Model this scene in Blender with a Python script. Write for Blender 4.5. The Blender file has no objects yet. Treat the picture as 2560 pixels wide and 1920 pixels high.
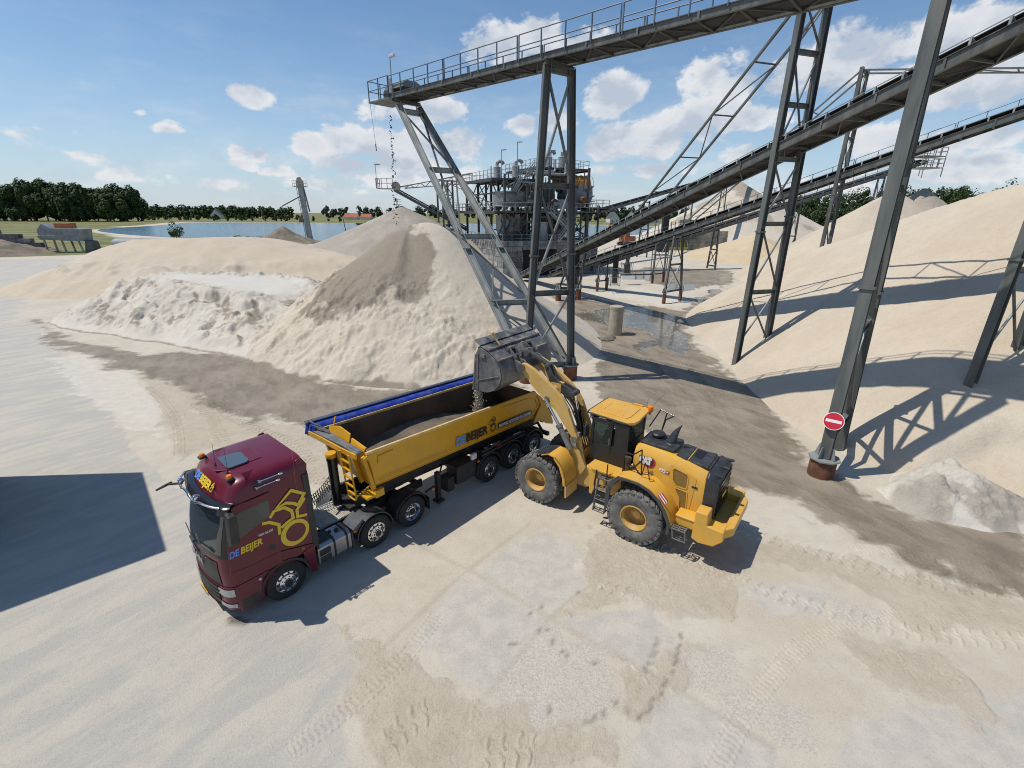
import bpy, math, random
import numpy as np
from mathutils import Vector, Matrix, Euler

# ---------------------------------------------------------------- camera, sky, sun, exposure
SC = bpy.context.scene
COL = SC.collection
CAM_H, CAM_PITCH, CAM_ROLL, CAM_F = 9.5377, 0.3494, 0.0060, 1174.1
SUN_AZ, SUN_EL = math.radians(184.5), math.radians(62.5)     # direction towards the sun, measured from +X
cd = bpy.data.cameras.new('camera')
cam = bpy.data.objects.new('camera', cd)
COL.objects.link(cam)
cd.sensor_width = 36.0
cd.lens = 36.0 * CAM_F / 2560.0
cd.clip_start, cd.clip_end = 0.1, 12000.0
cam.location = (0, 0, CAM_H)
cam.rotation_euler = (Matrix.Rotation(math.pi / 2 - CAM_PITCH, 3, 'X') @ Matrix.Rotation(CAM_ROLL, 3, 'Z')).to_euler()
SC.camera = cam
SC.view_settings.view_transform = 'Standard'
SC.view_settings.look = 'None'
SC.view_settings.exposure = 0.0
SC.view_settings.gamma = 1.0
SC.view_settings.use_curve_mapping = False
SC.cycles.use_denoising = True
SC.cycles.filter_width = 1.0
SC.cycles.max_bounces = 6
SC.cycles.diffuse_bounces = 3
SC.cycles.transparent_max_bounces = 8
SC.cycles.caustics_reflective = False
SC.cycles.caustics_refractive = False

sd = bpy.data.lights.new('sun', 'SUN')
sd.energy = 4.05
sd.angle = math.radians(0.5)
sd.color = (1.0, 0.945, 0.86)
sun = bpy.data.objects.new('sun', sd)
COL.objects.link(sun)
S_DIR = Vector((math.cos(SUN_AZ) * math.cos(SUN_EL), math.sin(SUN_AZ) * math.cos(SUN_EL), math.sin(SUN_EL)))
sun.rotation_euler = S_DIR.to_track_quat('Z', 'Y').to_euler()
sun.location = (-60, 0, 80)

DATA = {
 'wet': (((-44.2, 42.91),(-38.37, 38.51),(-34.57, 35.55),(-29.65, 33.9),(-26.41, 31.88),(-22.9, 32.55),(-18.98, 31.47),(-16.27, 29.91),(-11.21, 26.34),(-8.39, 25.22),(-6.54, 25.25),(-2.2, 27.79),(-0.48, 28.74),(0.38, 25.36),(-4.73, 21.36),(-7.59, 20.24),(-9.02, 19.96),(-10.43, 20.72),(-12.35, 20.97),(-13.85, 21.22),(-15.7, 22.37),(-18.64, 25.04),(-21.05, 26.58),(-24.01, 28.29),(-26.13, 28.72),(-28.68, 31.27),(-32.27, 32.95),(-36.34, 35.51)),((4.68, 57.54),(8.66, 57.68),(16.62, 44.62),(14.38, 35.98),(13.65, 29.01),(14.01, 24.85),(13.22, 20.53),(12.4, 16.97),(12.7, 14.93),(13.52, 13.78),(15.22, 13.03),(17.47, 13.56),(14.59, 9.68),(13.67, 9.83),(12.53, 10.24),(11.67, 11.24),(11.04, 12.51),(10.3, 13.49),(9.47, 14.3),(8.56, 15.19),(7.46, 16.91),(6.38, 19.93),(5.55, 22.09),(4.54, 24.69),(5.5, 28.85),(6.36, 32.0)),((4.34, 51.4),(7.28, 52.01),(10.38, 51.08),(10.85, 50.59),(14.08, 52.23),(15.87, 50.75),(17.78, 48.89),(34.44, 74.18),(38.91, 86.04),(31.65, 89.86),(25.48, 91.0),(18.69, 82.42),(21.15, 68.0),(22.14, 61.74),(29.36, 68.34),(27.28, 60.53),(20.54, 51.41),(16.33, 44.58),(7.11, 44.32),(5.67, 46.31),(3.97, 46.69))),
 'sand': (((-21.02, 25.77),(-18.61, 25.81),(-13.85, 21.22),(-10.21, 20.2),(-7.42, 19.74),(-3.84, 16.77),(-6.98, 14.71),(-10.18, 16.69),(-13.19, 18.27),(-15.44, 21.2)),((-4.23, 8.92),(-3.13, 8.01),(-2.43, 8.26),(-1.87, 7.93),(-1.44, 7.53),(-0.65, 7.08),(-0.19, 6.73),(0.53, 6.21),(1.25, 6.42),(2.31, 6.35),(1.94, 5.59),(-2.65, 5.57),(-3.18, 6.5),(-3.63, 7.3),(-3.47, 7.78)),((2.47, 12.69),(4.72, 12.0),(6.35, 10.62),(5.62, 8.99),(4.17, 8.98),(3.5, 9.49),(2.13, 10.38),(2.29, 11.48)),((1.82, 9.91),(2.13, 10.38),(3.5, 9.49),(1.72, 9.19),(1.02, 9.04),(1.23, 9.3)),((-23.94, 28.13),(-20.45, 25.79),(-16.29, 21.99),(-13.92, 20.09),(-12.93, 17.83),(-13.51, 16.84),(-14.92, 18.4),(-17.93, 21.97),(-21.58, 25.77)),((2.45, 8.05),(3.01, 7.64),(3.82, 8.15),(4.12, 8.55),(4.56, 8.56),(3.39, 7.18),(2.45, 6.36),(2.13, 6.49),(2.37, 6.94),(2.34, 7.51)),((5.08, 11.59),(7.5, 12.16),(9.27, 11.63),(10.91, 10.65),(13.63, 9.8),(12.36, 8.55),(9.95, 8.77),(9.87, 9.64),(8.86, 10.95),(7.14, 10.93),(5.82, 10.23)),((7.86, 8.52),(9.96, 8.21),(9.84, 6.65),(9.37, 6.57),(7.94, 7.05))),
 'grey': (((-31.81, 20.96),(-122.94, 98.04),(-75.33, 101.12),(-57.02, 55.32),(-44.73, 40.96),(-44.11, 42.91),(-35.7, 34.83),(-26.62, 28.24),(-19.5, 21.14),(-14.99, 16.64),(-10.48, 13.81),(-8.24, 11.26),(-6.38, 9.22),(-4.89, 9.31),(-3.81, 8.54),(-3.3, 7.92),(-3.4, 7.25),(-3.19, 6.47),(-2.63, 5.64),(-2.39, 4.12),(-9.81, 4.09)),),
 'slab': (((-1.38, 10.35),(-0.62, 10.25),(0.89, 9.04),(-0.43, 7.16),(-0.66, 7.16),(-1.45, 7.61),(-1.88, 8.02),(-2.4, 8.31),(-2.01, 9.05)),((-0.95, 10.63),(0.19, 12.04),(1.12, 12.49),(2.29, 11.48),(2.1, 10.51),(1.67, 9.91),(1.13, 9.18),(0.9, 9.18),(-0.57, 10.29)),((1.11, 8.96),(1.72, 9.19),(3.48, 9.43),(4.03, 8.55),(3.82, 8.15),(3.02, 7.69),(2.36, 8.05)),((3.39, 7.18),(4.25, 6.65),(5.01, 6.07),(4.62, 5.32),(1.88, 5.31),(2.45, 6.36)),((-1.62, 6.06),(-1.27, 6.51),(-0.99, 6.27),(-1.12, 5.94),(-1.02, 5.66),(-1.62, 5.66)),((6.05, 10.02),(6.91, 10.46),(8.54, 9.9),(7.99, 9.11),(7.31, 9.23),(6.57, 9.35)),((7.03, 6.64),(9.83, 7.07),(11.32, 7.29),(9.53, 5.58),(5.93, 5.56))),
 'gravel': (((0.97, 8.96),(2.28, 8.05),(2.38, 7.34),(2.37, 6.94),(2.05, 6.49),(1.26, 6.45),(0.66, 6.18),(0.14, 6.52),(-0.38, 6.88),(-0.28, 7.32)),((8.54, 9.9),(9.42, 9.37),(9.56, 8.76),(7.91, 8.99)),((3.94, 8.17),(5.05, 8.39),(5.28, 7.87),(4.4, 7.25),(3.48, 7.29)),((4.43, 7.12),(5.42, 7.08),(6.23, 6.63),(5.51, 5.69),(5.48, 5.89),(4.32, 6.66))),
 'puddle': (((5.37, 46.73),(8.72, 49.08),(12.0, 51.13),(14.64, 50.71),(16.44, 46.2),(16.06, 43.81),(14.94, 40.93),(14.32, 37.8),(13.61, 34.59),(12.68, 32.7),(12.04, 32.46),(11.16, 35.28),(11.63, 37.17),(11.81, 40.19),(9.81, 41.47),(8.55, 41.44),(7.65, 43.57),(5.91, 44.68)),((9.27, 34.99),(10.07, 36.31),(11.62, 36.89),(11.09, 35.03),(9.32, 33.3)),((22.69, 68.94),(26.65, 69.11),(24.4, 63.3),(20.76, 63.16)),((17.94, 77.67),(24.4, 85.29),(21.46, 73.6),(16.73, 73.39)),((22.26, 57.7),(23.76, 57.76),(22.85, 53.6),(21.55, 54.11)),((36.06, 83.29),(37.96, 82.15),(33.01, 72.15),(31.41, 72.08)),((26.47, 64.14),(28.38, 64.22),(26.09, 59.8),(24.98, 59.76)),((4.38, 48.48),(5.92, 48.52),(7.35, 45.94),(6.22, 43.91),(4.69, 45.05))),
 'pale': (((-31.78, 30.81),(-29.91, 32.04),(-27.69, 31.28),(-27.49, 29.42),(-23.9, 27.81),(-19.8, 24.22),(-16.68, 20.98),(-15.83, 19.19),(-17.94, 20.03),(-23.8, 24.16)),((1.86, 11.02),(2.31, 11.25),(2.97, 10.59),(2.55, 10.52)),((8.38, 60.51),(15.5, 53.91),(16.37, 51.78),(19.95, 52.42),(20.75, 57.65),(16.37, 66.12),(12.55, 61.38)),((6.41, 22.71),(9.21, 26.3),(8.26, 24.05),(6.82, 21.53))),
 'stain': (((-7.14, 9.06),(-6.78, 9.07),(-6.44, 8.9),(-6.49, 8.79),(-6.91, 8.74)),),
 'grass': (),
 'joint': (((-3.12, 7.96),(-1.3, 10.63),(0.61, 12.86)),((-2.72, 11.68),(-1.05, 10.63),(0.98, 9.04),(3.01, 7.64),(4.25, 6.65),(4.99, 6.04)),((-0.46, 7.08),(0.98, 9.04),(1.82, 9.91))),
 'tracks': (('loader', ((4.34, 11.94),(4.11, 10.91),(4.18, 10.0),(4.33, 9.33)), 0.62),('loader', ((5.38, 11.59),(5.37, 10.92),(5.85, 10.3)), 0.6),('loader', ((-2.47, 5.65),(-2.24, 6.36),(-1.66, 6.72),(-1.32, 6.92)), 0.7),('truck', ((-1.2, 6.54),(-0.63, 6.69),(-0.18, 6.59)), 0.34),('loader', ((-0.86, 5.66),(-0.34, 5.88),(0.52, 6.08),(0.81, 5.89)), 0.75),('truck', ((-13.6, 16.97),(-15.09, 19.2),(-17.0, 21.57),(-19.19, 23.74),(-21.38, 25.5)), 0.5),('loader', ((-12.41, 18.13),(-13.61, 19.56),(-14.82, 21.2),(-17.14, 23.31)), 0.7),('loader', ((-7.84, 16.39),(-9.6, 18.47),(-11.36, 19.42),(-13.41, 20.83),(-15.56, 22.43),(-18.02, 24.25)), 0.7),('loader', ((-6.88, 14.87),(-7.46, 15.42),(-8.04, 16.38)), 0.7),('truck', ((8.95, 8.53),(8.71, 7.84),(8.65, 7.37)), 0.45),('truck', ((9.59, 8.21),(9.63, 7.61),(9.75, 6.98)), 0.45),('truck', ((10.04, 9.19),(10.69, 9.07),(11.5, 9.14),(12.44, 9.39)), 0.4),('loader', ((2.58, 7.18),(2.81, 7.51),(3.15, 7.87)), 0.6),('truck', ((4.26, 7.43),(4.21, 6.99),(4.12, 6.66)), 0.35),('truck', ((-32.5, 33.26),(-31.52, 35.14),(-29.54, 36.19)), 0.5),('truck', ((-26.17, 28.09),(-25.18, 30.94),(-22.83, 33.47)), 0.6),('truck', ((-24.42, 27.18),(-22.81, 29.16),(-20.55, 32.66)), 0.6),('truck', ((-22.18, 26.33),(-20.08, 28.21),(-17.61, 31.49)), 0.6),('truck', ((-18.32, 23.76),(-17.62, 25.84),(-14.97, 28.3)), 0.6),('truck', ((-16.54, 21.99),(-15.24, 23.34),(-14.11, 24.57)), 0.6),('truck', ((9.91, 12.88),(11.34, 12.89),(13.38, 13.01),(14.42, 12.71)), 0.5),('truck', ((9.63, 11.63),(11.68, 11.65),(13.46, 10.99),(14.37, 10.52)), 0.5),('loader', ((2.13, 10.38),(2.47, 10.05),(3.58, 9.8)), 0.5)),
 'holes': ((3.54, 8.45),(3.44, 8.27),(3.35, 8.13),(3.25, 7.97),(3.14, 7.8),(3.01, 7.66),(4.12, 8.55),(4.0, 8.3),(3.92, 8.15),(3.8, 7.96),(3.71, 7.8),(3.58, 7.6),(3.44, 7.43),(3.32, 7.28),(3.18, 7.12),(3.04, 6.98),(2.89, 6.83),(2.75, 6.7),(2.62, 6.59),(0.8, 9.42),(0.51, 9.18),(0.73, 8.67),(0.92, 8.7),(1.01, 8.37),(1.23, 8.09),(1.3, 7.99),(0.03, 8.28),(0.14, 8.28),(1.92, 7.81),(0.78, 6.74),(2.36, 6.74),(1.71, 6.58),(1.55, 6.49),(1.89, 6.67),(2.19, 6.89),(1.82, 9.9)),
 'p0dark': (None, None, (-7.63, 36.36),(-7.05, 36.18),(-6.46, 36.52),(-5.84, 35.32),(-5.56, 34.17),(-5.63, 32.3),(-5.93, 31.4),(-6.43, 30.81),(-7.1, 30.91),(-7.91, 31.73),(-8.83, 31.21),(-10.42, 30.69),(-12.09, 30.5),(-15.46, 32.88),(-14.34, 34.32),(-12.76, 35.6), None),
 'clouds': ((-0.446, 0.181, 0.031, 0.015, 1.0),(-0.468, 0.182, 0.01, 0.008, 0.8),(-0.581, 0.122, 0.02, 0.009, 0.7),(-0.484, 0.097, 0.015, 0.014, 0.9),(-0.455, 0.091, 0.019, 0.013, 0.9),(-0.475, 0.078, 0.025, 0.01, 0.6),(-0.612, 0.142, 0.008, 0.005, 0.5),(-0.371, 0.114, 0.031, 0.021, 1.0),(-0.315, 0.12, 0.038, 0.024, 1.0),(-0.268, 0.111, 0.037, 0.021, 1.0),(-0.303, 0.085, 0.057, 0.017, 1.0),(-0.43, 0.068, 0.024, 0.009, 0.9),(-0.18, 0.173, 0.084, 0.023, 1.0),(-0.109, 0.121, 0.052, 0.028, 1.0),(-0.219, 0.089, 0.094, 0.024, 0.8),(-0.183, 0.121, 0.077, 0.026, 1.0),(-0.264, 0.06, 0.076, 0.016, 0.8),(-0.009, 0.277, 0.046, 0.032, 1.0),(0.045, 0.287, 0.049, 0.031, 1.0),(-0.068, 0.27, 0.023, 0.02, 0.9),(0.107, 0.279, 0.065, 0.019, 0.9),(0.189, 0.195, 0.046, 0.03, 1.0),(0.022, 0.156, 0.031, 0.017, 1.0),(0.074, 0.161, 0.038, 0.021, 1.0),(0.301, 0.213, 0.012, 0.009, 0.8),(0.341, 0.223, 0.045, 0.03, 0.9),(0.388, 0.199, 0.044, 0.023, 0.9),(0.475, 0.217, 0.04, 0.025, 0.9),(0.525, 0.218, 0.075, 0.033, 1.0),(0.582, 0.228, 0.081, 0.035, 1.0),(0.661, 0.227, 0.077, 0.035, 1.0),(0.711, 0.233, 0.057, 0.041, 1.0),(0.644, 0.191, 0.086, 0.029, 1.0),(0.459, 0.194, 0.055, 0.022, 0.9),(0.706, 0.167, 0.074, 0.025, 1.0),(0.251, 0.129, 0.107, 0.029, 1.0),(0.313, 0.149, 0.071, 0.026, 1.0),(0.168, 0.117, 0.06, 0.026, 1.0),(0.365, 0.164, 0.053, 0.027, 1.0),(0.431, 0.156, 0.05, 0.021, 1.0),(0.17, 0.076, 0.052, 0.013, 0.8),(0.273, 0.076, 0.058, 0.013, 0.8),(0.434, 0.097, 0.044, 0.016, 1.0),(0.722, 0.103, 0.064, 0.016, 1.0),(0.758, 0.108, 0.032, 0.016, 1.0),(0.67, 0.085, 0.071, 0.014, 0.8),(0.729, 0.075, 0.07, 0.016, 0.8),(0.708, 0.058, 0.088, 0.015, 0.7),(-0.754, 0.066, 0.057, 0.018, 0.35),(-0.682, 0.074, 0.049, 0.01, 0.3),(-0.648, 0.054, 0.034, 0.009, 0.4),(-0.608, 0.049, 0.037, 0.008, 0.4),(-0.731, 0.156, 0.038, 0.011, 0.2),(-0.726, 0.101, 0.03, 0.007, 0.25),(-0.098, 0.067, 0.071, 0.02, 0.7),(0.495, 0.033, 0.085, 0.022, 0.6),(0.638, 0.031, 0.071, 0.02, 0.6),(-0.356, 0.046, 0.072, 0.013, 0.5),(-0.52, 0.042, 0.041, 0.009, 0.4),(0.608, 0.111, 0.071, 0.019, 0.8)),
}


def N(nt, kind, **kw):
    n = nt.nodes.new(kind)
    for k, v in kw.items():
        if k.startswith('i_'):
            key = k[2:]
            n.inputs[int(key) if key.isdigit() else key.replace('_', ' ')].default_value = v
        else:
            setattr(n, k, v)
    return n


def math_node(nt, op, a, b=None, c=None, clamp=False):
    n = nt.nodes.new('ShaderNodeMath')
    n.operation = op
    n.use_clamp = clamp
    for i, v in enumerate((a, b, c)):
        if v is None:
            continue
        if hasattr(v, 'is_output'):
            nt.links.new(v, n.inputs[i])
        else:
            n.inputs[i].default_value = v
    return n.outputs[0]


def ramp(nt, fac, lo, hi, a=0.0, b=1.0):
    n = nt.nodes.new('ShaderNodeMapRange')
    n.interpolation_type = 'SMOOTHSTEP'
    nt.links.new(fac, n.inputs[0])
    n.inputs[1].default_value, n.inputs[2].default_value = lo, hi
    n.inputs[3].default_value, n.inputs[4].default_value = a, b
    return n.outputs[0]


def mixc(nt, fac, a, b, mode='MIX'):
    n = nt.nodes.new('ShaderNodeMix')
    n.data_type = 'RGBA'
    n.blend_type = mode
    for sock, v in ((0, fac), (6, a), (7, b)):
        if hasattr(v, 'is_output'):
            nt.links.new(v, n.inputs[sock])
        elif sock == 0:
            n.inputs[0].default_value = v
        else:
            n.inputs[sock].default_value = (*v[:3], 1.0)
    return n.outputs[2]


def noise(nt, vec, scale, detail=4.0, rough=0.55, dist=0.0):
    n = nt.nodes.new('ShaderNodeTexNoise')
    n.inputs['Scale'].default_value = scale
    n.inputs['Detail'].default_value = detail
    n.inputs['Roughness'].default_value = rough
    n.inputs['Distortion'].default_value = dist
    if vec is not None:
        nt.links.new(vec, n.inputs['Vector'])
    return n.outputs[0]


def vscale(nt, vec, s, rot=0.0):
    n = nt.nodes.new('ShaderNodeMapping')
    n.inputs['Scale'].default_value = s
    n.inputs['Rotation'].default_value = (0, 0, rot)
    nt.links.new(vec, n.inputs['Vector'])
    return n.outputs[0]


def build_world():
    w = bpy.data.worlds.new('World')
    SC.world = w
    w.use_nodes = True
    nt = w.node_tree
    nt.nodes.clear()
    sky = N(nt, 'ShaderNodeTexSky', sky_type='NISHITA', sun_disc=False)
    sky.sun_elevation = SUN_EL
    sky.sun_rotation = math.pi / 2 - SUN_AZ
    sky.altitude = 0.0
    sky.air_density, sky.dust_density, sky.ozone_density = 1.0, 0.25, 1.6
    tc = N(nt, 'ShaderNodeTexCoord')
    sep = N(nt, 'ShaderNodeSeparateXYZ')
    nt.links.new(tc.outputs['Generated'], sep.inputs[0])
    az = math_node(nt, 'ARCTAN2', sep.outputs[0], sep.outputs[1])
    el = math_node(nt, 'ARCSINE', sep.outputs[2])
    cmb = N(nt, 'ShaderNodeCombineXYZ')
    nt.links.new(az, cmb.inputs[0])
    nt.links.new(el, cmb.inputs[1])
    P = cmb.outputs[0]
    # billows distort the outlines
    Pn = vscale(nt, P, (1.0, 1.45, 1.0))
    n1 = noise(nt, Pn, 9.0, 9.0, 0.6, 0.35)
    n2 = noise(nt, Pn, 34.0, 6.0, 0.6)
    field = None
    for (a, e, ra, re, wt) in DATA['clouds']:
        s = N(nt, 'ShaderNodeVectorMath', operation='SUBTRACT')
        nt.links.new(P, s.inputs[0])
        s.inputs[1].default_value = (a, e, 0)
        m = N(nt, 'ShaderNodeVectorMath', operation='MULTIPLY')
        nt.links.new(s.outputs[0], m.inputs[0])
        m.inputs[1].default_value = (1 / (ra * 1.5), 1 / (re * 1.5), 0)
        l = N(nt, 'ShaderNodeVectorMath', operation='LENGTH')
        nt.links.new(m.outputs[0], l.inputs[0])
        f = math_node(nt, 'MULTIPLY_ADD', l.outputs['Value'], -wt, wt)
        field = f if field is None else math_node(nt, 'SMOOTH_MAX', field, f, 0.12)
    nn = math_node(nt, 'ADD', math_node(nt, 'MULTIPLY_ADD', n1, 2.6, -1.3), math_node(nt, 'MULTIPLY_ADD', n2, 0.7, -0.35))
    fz = math_node(nt, 'ADD', field, nn)
    dens = ramp(nt, fz, 0.12, 0.50)
    inside = ramp(nt, field, -0.12, 0.10)
    dens = math_node(nt, 'MULTIPLY', dens, inside)
    # thin veil towards the horizon
    veil_n = noise(nt, vscale(nt, P, (1.0, 4.0, 1.0)), 5.0, 6.0, 0.6)
    veil = math_node(nt, 'MULTIPLY', ramp(nt, el, 0.40, 0.02), ramp(nt, veil_n, 0.42, 0.72, 0.0, 0.42))
    dens = math_node(nt, 'MAXIMUM', dens, veil)
    dens = math_node(nt, 'MULTIPLY', dens, ramp(nt, el, -0.02, 0.03, 0.0, 0.93))
    # grey undersides: the same billows sampled a little higher
    up = N(nt, 'ShaderNodeVectorMath', operation='ADD')
    nt.links.new(Pn, up.inputs[0])
    up.inputs[1].default_value = (-0.02, 0.05, 0)
    n3 = noise(nt, up.outputs[0], 9.0, 9.0, 0.6, 0.35)
    shade = math_node(nt, 'SUBTRACT', n1, n3)
    shade = ramp(nt, shade, -0.16, 0.14)
    core = ramp(nt, fz, 0.35, 0.95, 0.0, 0.35)
    lum = math_node(nt, 'SUBTRACT', shade, core, clamp=True)
    ccol = mixc(nt, lum, (0.58, 0.65, 0.76), (0.95, 0.955, 0.97))
    b1 = N(nt, 'ShaderNodeBackground')
    hs = N(nt, 'ShaderNodeHueSaturation')
    hs.inputs['Saturation'].default_value = 1.14
    hs.inputs['Value'].default_value = 1.12
    nt.links.new(sky.outputs[0], hs.inputs['Color'])
    hz = math_node(nt, 'POWER', ramp(nt, el, 0.42, -0.02), 2.0)
    skyc = mixc(nt, math_node(nt, 'MULTIPLY', hz, 0.62), hs.outputs[0], (3.9, 5.3, 7.3))
    nt.links.new(skyc, b1.inputs[0])
    b1.inputs[1].default_value = 0.105
    b2 = N(nt, 'ShaderNodeBackground')
    nt.links.new(ccol, b2.inputs[0])
    b2.inputs[1].default_value = 0.88
    mx = N(nt, 'ShaderNodeMixShader')
    nt.links.new(dens, mx.inputs[0])
    nt.links.new(b1.outputs[0], mx.inputs[1])
    nt.links.new(b2.outputs[0], mx.inputs[2])
    out = N(nt, 'ShaderNodeOutputWorld')
    nt.links.new(mx.outputs[0], out.inputs[0])


build_world()
random.seed(7)
RNG = np.random.default_rng(11)


# ---------------------------------------------------------------- helpers
def tag(o, label=None, cat=None, group=None, kind=None):
    if label:
        o['label'] = label
    if cat:
        o['category'] = cat
    if group:
        o['group'] = group
    if kind:
        o['kind'] = kind
    return o


def empty(name, loc=(0, 0, 0), rz=0.0, label=None, cat=None, group=None):
    o = bpy.data.objects.new(name, None)
    COL.objects.link(o)
    o.location = loc
    o.rotation_euler = (0, 0, rz)
    return tag(o, label, cat, group)


class MB:
    """collects shapes into ONE mesh"""

    def __init__(s):
        s.v, s.f, s.m = [], [], []
        s.cur = 0

    def add(s, vs, fs):
        b = len(s.v)
        s.v += [tuple(v) for v in vs]
        s.f += [tuple(i + b for i in f) for f in fs]
        s.m += [s.cur] * len(fs)
        return s

    def box(s, x0, y0, z0, x1, y1, z1):
        vs = [(x0, y0, z0), (x1, y0, z0), (x1, y1, z0), (x0, y1, z0), (x0, y0, z1), (x1, y0, z1), (x1, y1, z1), (x0, y1, z1)]
        return s.add(vs, [(3, 2, 1, 0), (4, 5, 6, 7), (0, 1, 5, 4), (1, 2, 6, 5), (2, 3, 7, 6), (3, 0, 4, 7)])

    def frame(s, p, q, up=(0, 0, 1)):
        p, q = Vector(p), Vector(q)
        d = (q - p).normalized()
        u = Vector(up)
        if abs(d.dot(u)) > 0.98:
            u = Vector((1, 0, 0))
        r = d.cross(u).normalized()
        u = r.cross(d)
        return p, q, r, u

    def sect(s, p, q, prof, up=(0, 0, 1), cap=True):
        """extrude a closed 2-D profile (right, up) from p to q"""
        p, q, r, u = s.frame(p, q, up)
        n = len(prof)
        vs = [p + r * a + u * b for a, b in prof] + [q + r * a + u * b for a, b in prof]
        fs = [(i, (i + 1) % n, n + (i + 1) % n, n + i) for i in range(n)]
        if cap:
            fs += [tuple(range(n - 1, -1, -1)), tuple(range(n, 2 * n))]
        return s.add(vs, fs)

    def beam(s, p, q, w, h, up=(0, 0, 1)):
        a, b = w / 2, h / 2
        return s.sect(p, q, [(-a, -b), (a, -b), (a, b), (-a, b)], up)

    def ibeam(s, p, q, w, h, up=(0, 0, 1), t=None):
        a, b = w / 2, h / 2
        t = t or min(w, h) * 0.12
        k = t / 2
        return s.sect(p, q, [(-a, -b), (a, -b), (a, -b + t), (k, -b + t), (k, b - t), (a, b - t), (a, b), (-a, b), (-a, b - t), (-k, b - t), (-k, -b + t), (-a, -b + t)], up)

    def chan(s, p, q, w, h, up=(0, 0, 1), t=0.03):
        """channel, open towards +right"""
        a, b = w / 2, h / 2
        return s.sect(p, q, [(-a, -b), (a, -b), (a, -b + t), (-a + t, -b + t), (-a + t, b - t), (a, b - t), (a, b), (-a, b)], up)

    def tube(s, p, q, r, n=8, r2=None, cap=True):
        p, q, rr, u = s.frame(p, q)
        r2 = r if r2 is None else r2
        vs = []
        for c, rad in ((p, r), (q, r2)):
            for i in range(n):
                a = 2 * math.pi * i / n
                vs.append(c + rr * (math.cos(a) * rad) + u * (math.sin(a) * rad))
        fs = [(i, (i + 1) % n, n + (i + 1) % n, n + i) for i in range(n)]
        if cap:
            fs += [tuple(range(n - 1, -1, -1)), tuple(range(n, 2 * n))]
        return s.add(vs, fs)

    def path(s, pts, r, n=6):
        for a, b in zip(pts[:-1], pts[1:]):
            s.tube(a, b, r, n)
        return s

    def lathe(s, prof, o=(0, 0, 0), axis='Z', n=24, a0=0.0, a1=2 * math.pi):
        """prof: list of (radius, height along the axis)"""
        full = abs(a1 - a0 - 2 * math.pi) < 1e-6
        m = n if full else n + 1
        vs = []
        for r, h in prof:
            for i in range(m):
                a = a0 + (a1 - a0) * i / n
                c, d = r * math.cos(a), r * math.sin(a)
                p = {'Z': (c, d, h), 'Y': (c, h, d), 'X': (h, c, d)}[axis]
                vs.append((p[0] + o[0], p[1] + o[1], p[2] + o[2]))
        fs = []
        for k in range(len(prof) - 1):
            for i in range(n):
                j = (i + 1) % m if full else i + 1
                fs.append((k * m + i, k * m + j, (k + 1) * m + j, (k + 1) * m + i))
        return s.add(vs, fs)

    def prism(s, pts, h0, h1, plane='XZ'):
        """outline extruded between two heights of the axis left over"""
        def P(a, b, h):
            return {'XZ': (a, h, b), 'XY': (a, b, h), 'YZ': (h, a, b)}[plane]
        n = len(pts)
        vs = [P(a, b, h0) for a, b in pts] + [P(a, b, h1) for a, b in pts]
        fs = [(i, (i + 1) % n, n + (i + 1) % n, n + i) for i in range(n)]
        fs += [tuple(range(n - 1, -1, -1)), tuple(range(n, 2 * n))]
        return s.add(vs, fs)

    def loft(s, rings, closed=True, cap0=True, cap1=True):
        n = len(rings[0])
        vs = [p for r in rings for p in r]
        fs = []
        for k in range(len(rings) - 1):
            for i in range(n if closed else n - 1):
                j = (i + 1) % n
                fs.append((k * n + i, k * n + j, (k + 1) * n + j, (k + 1) * n + i))
        if cap0:
            fs.append(tuple(range(n - 1, -1, -1)))
        if cap1:
            fs.append(tuple((len(rings) - 1) * n + i for i in range(n)))
        return s.add(vs, fs)

    def build(s, name, mats, parent=None, smooth=None, bevel=None, loc=None, fix=True):
        me = bpy.data.meshes.new(name)
        me.from_pydata([tuple(v) for v in s.v], [], s.f)
        if fix:
            import bmesh
            bm = bmesh.new()
            bm.from_mesh(me)
            bmesh.ops.recalc_face_normals(bm, faces=bm.faces)
            bm.to_mesh(me)
            bm.free()
        if not isinstance(mats, (list, tuple)):
            mats = [mats]
        for m in mats:
            me.materials.append(m)
        if len(mats) > 1:
            me.polygons.foreach_set('material_index', s.m)
        if smooth:
            me.polygons.foreach_set('use_smooth', [True] * len(me.polygons))
            me.set_sharp_from_angle(angle=math.radians(smooth))
        me.update()
        o = bpy.data.objects.new(name, me)
        COL.objects.link(o)
        if parent:
            o.parent = parent
        if loc:
            o.location = loc
        if bevel:
            b = o.modifiers.new('bevel', 'BEVEL')
            b.width = bevel
            b.segments = 2
            b.limit_method = 'ANGLE'
            b.angle_limit = math.radians(35)
            b.harden_normals = False
        return o


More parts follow.
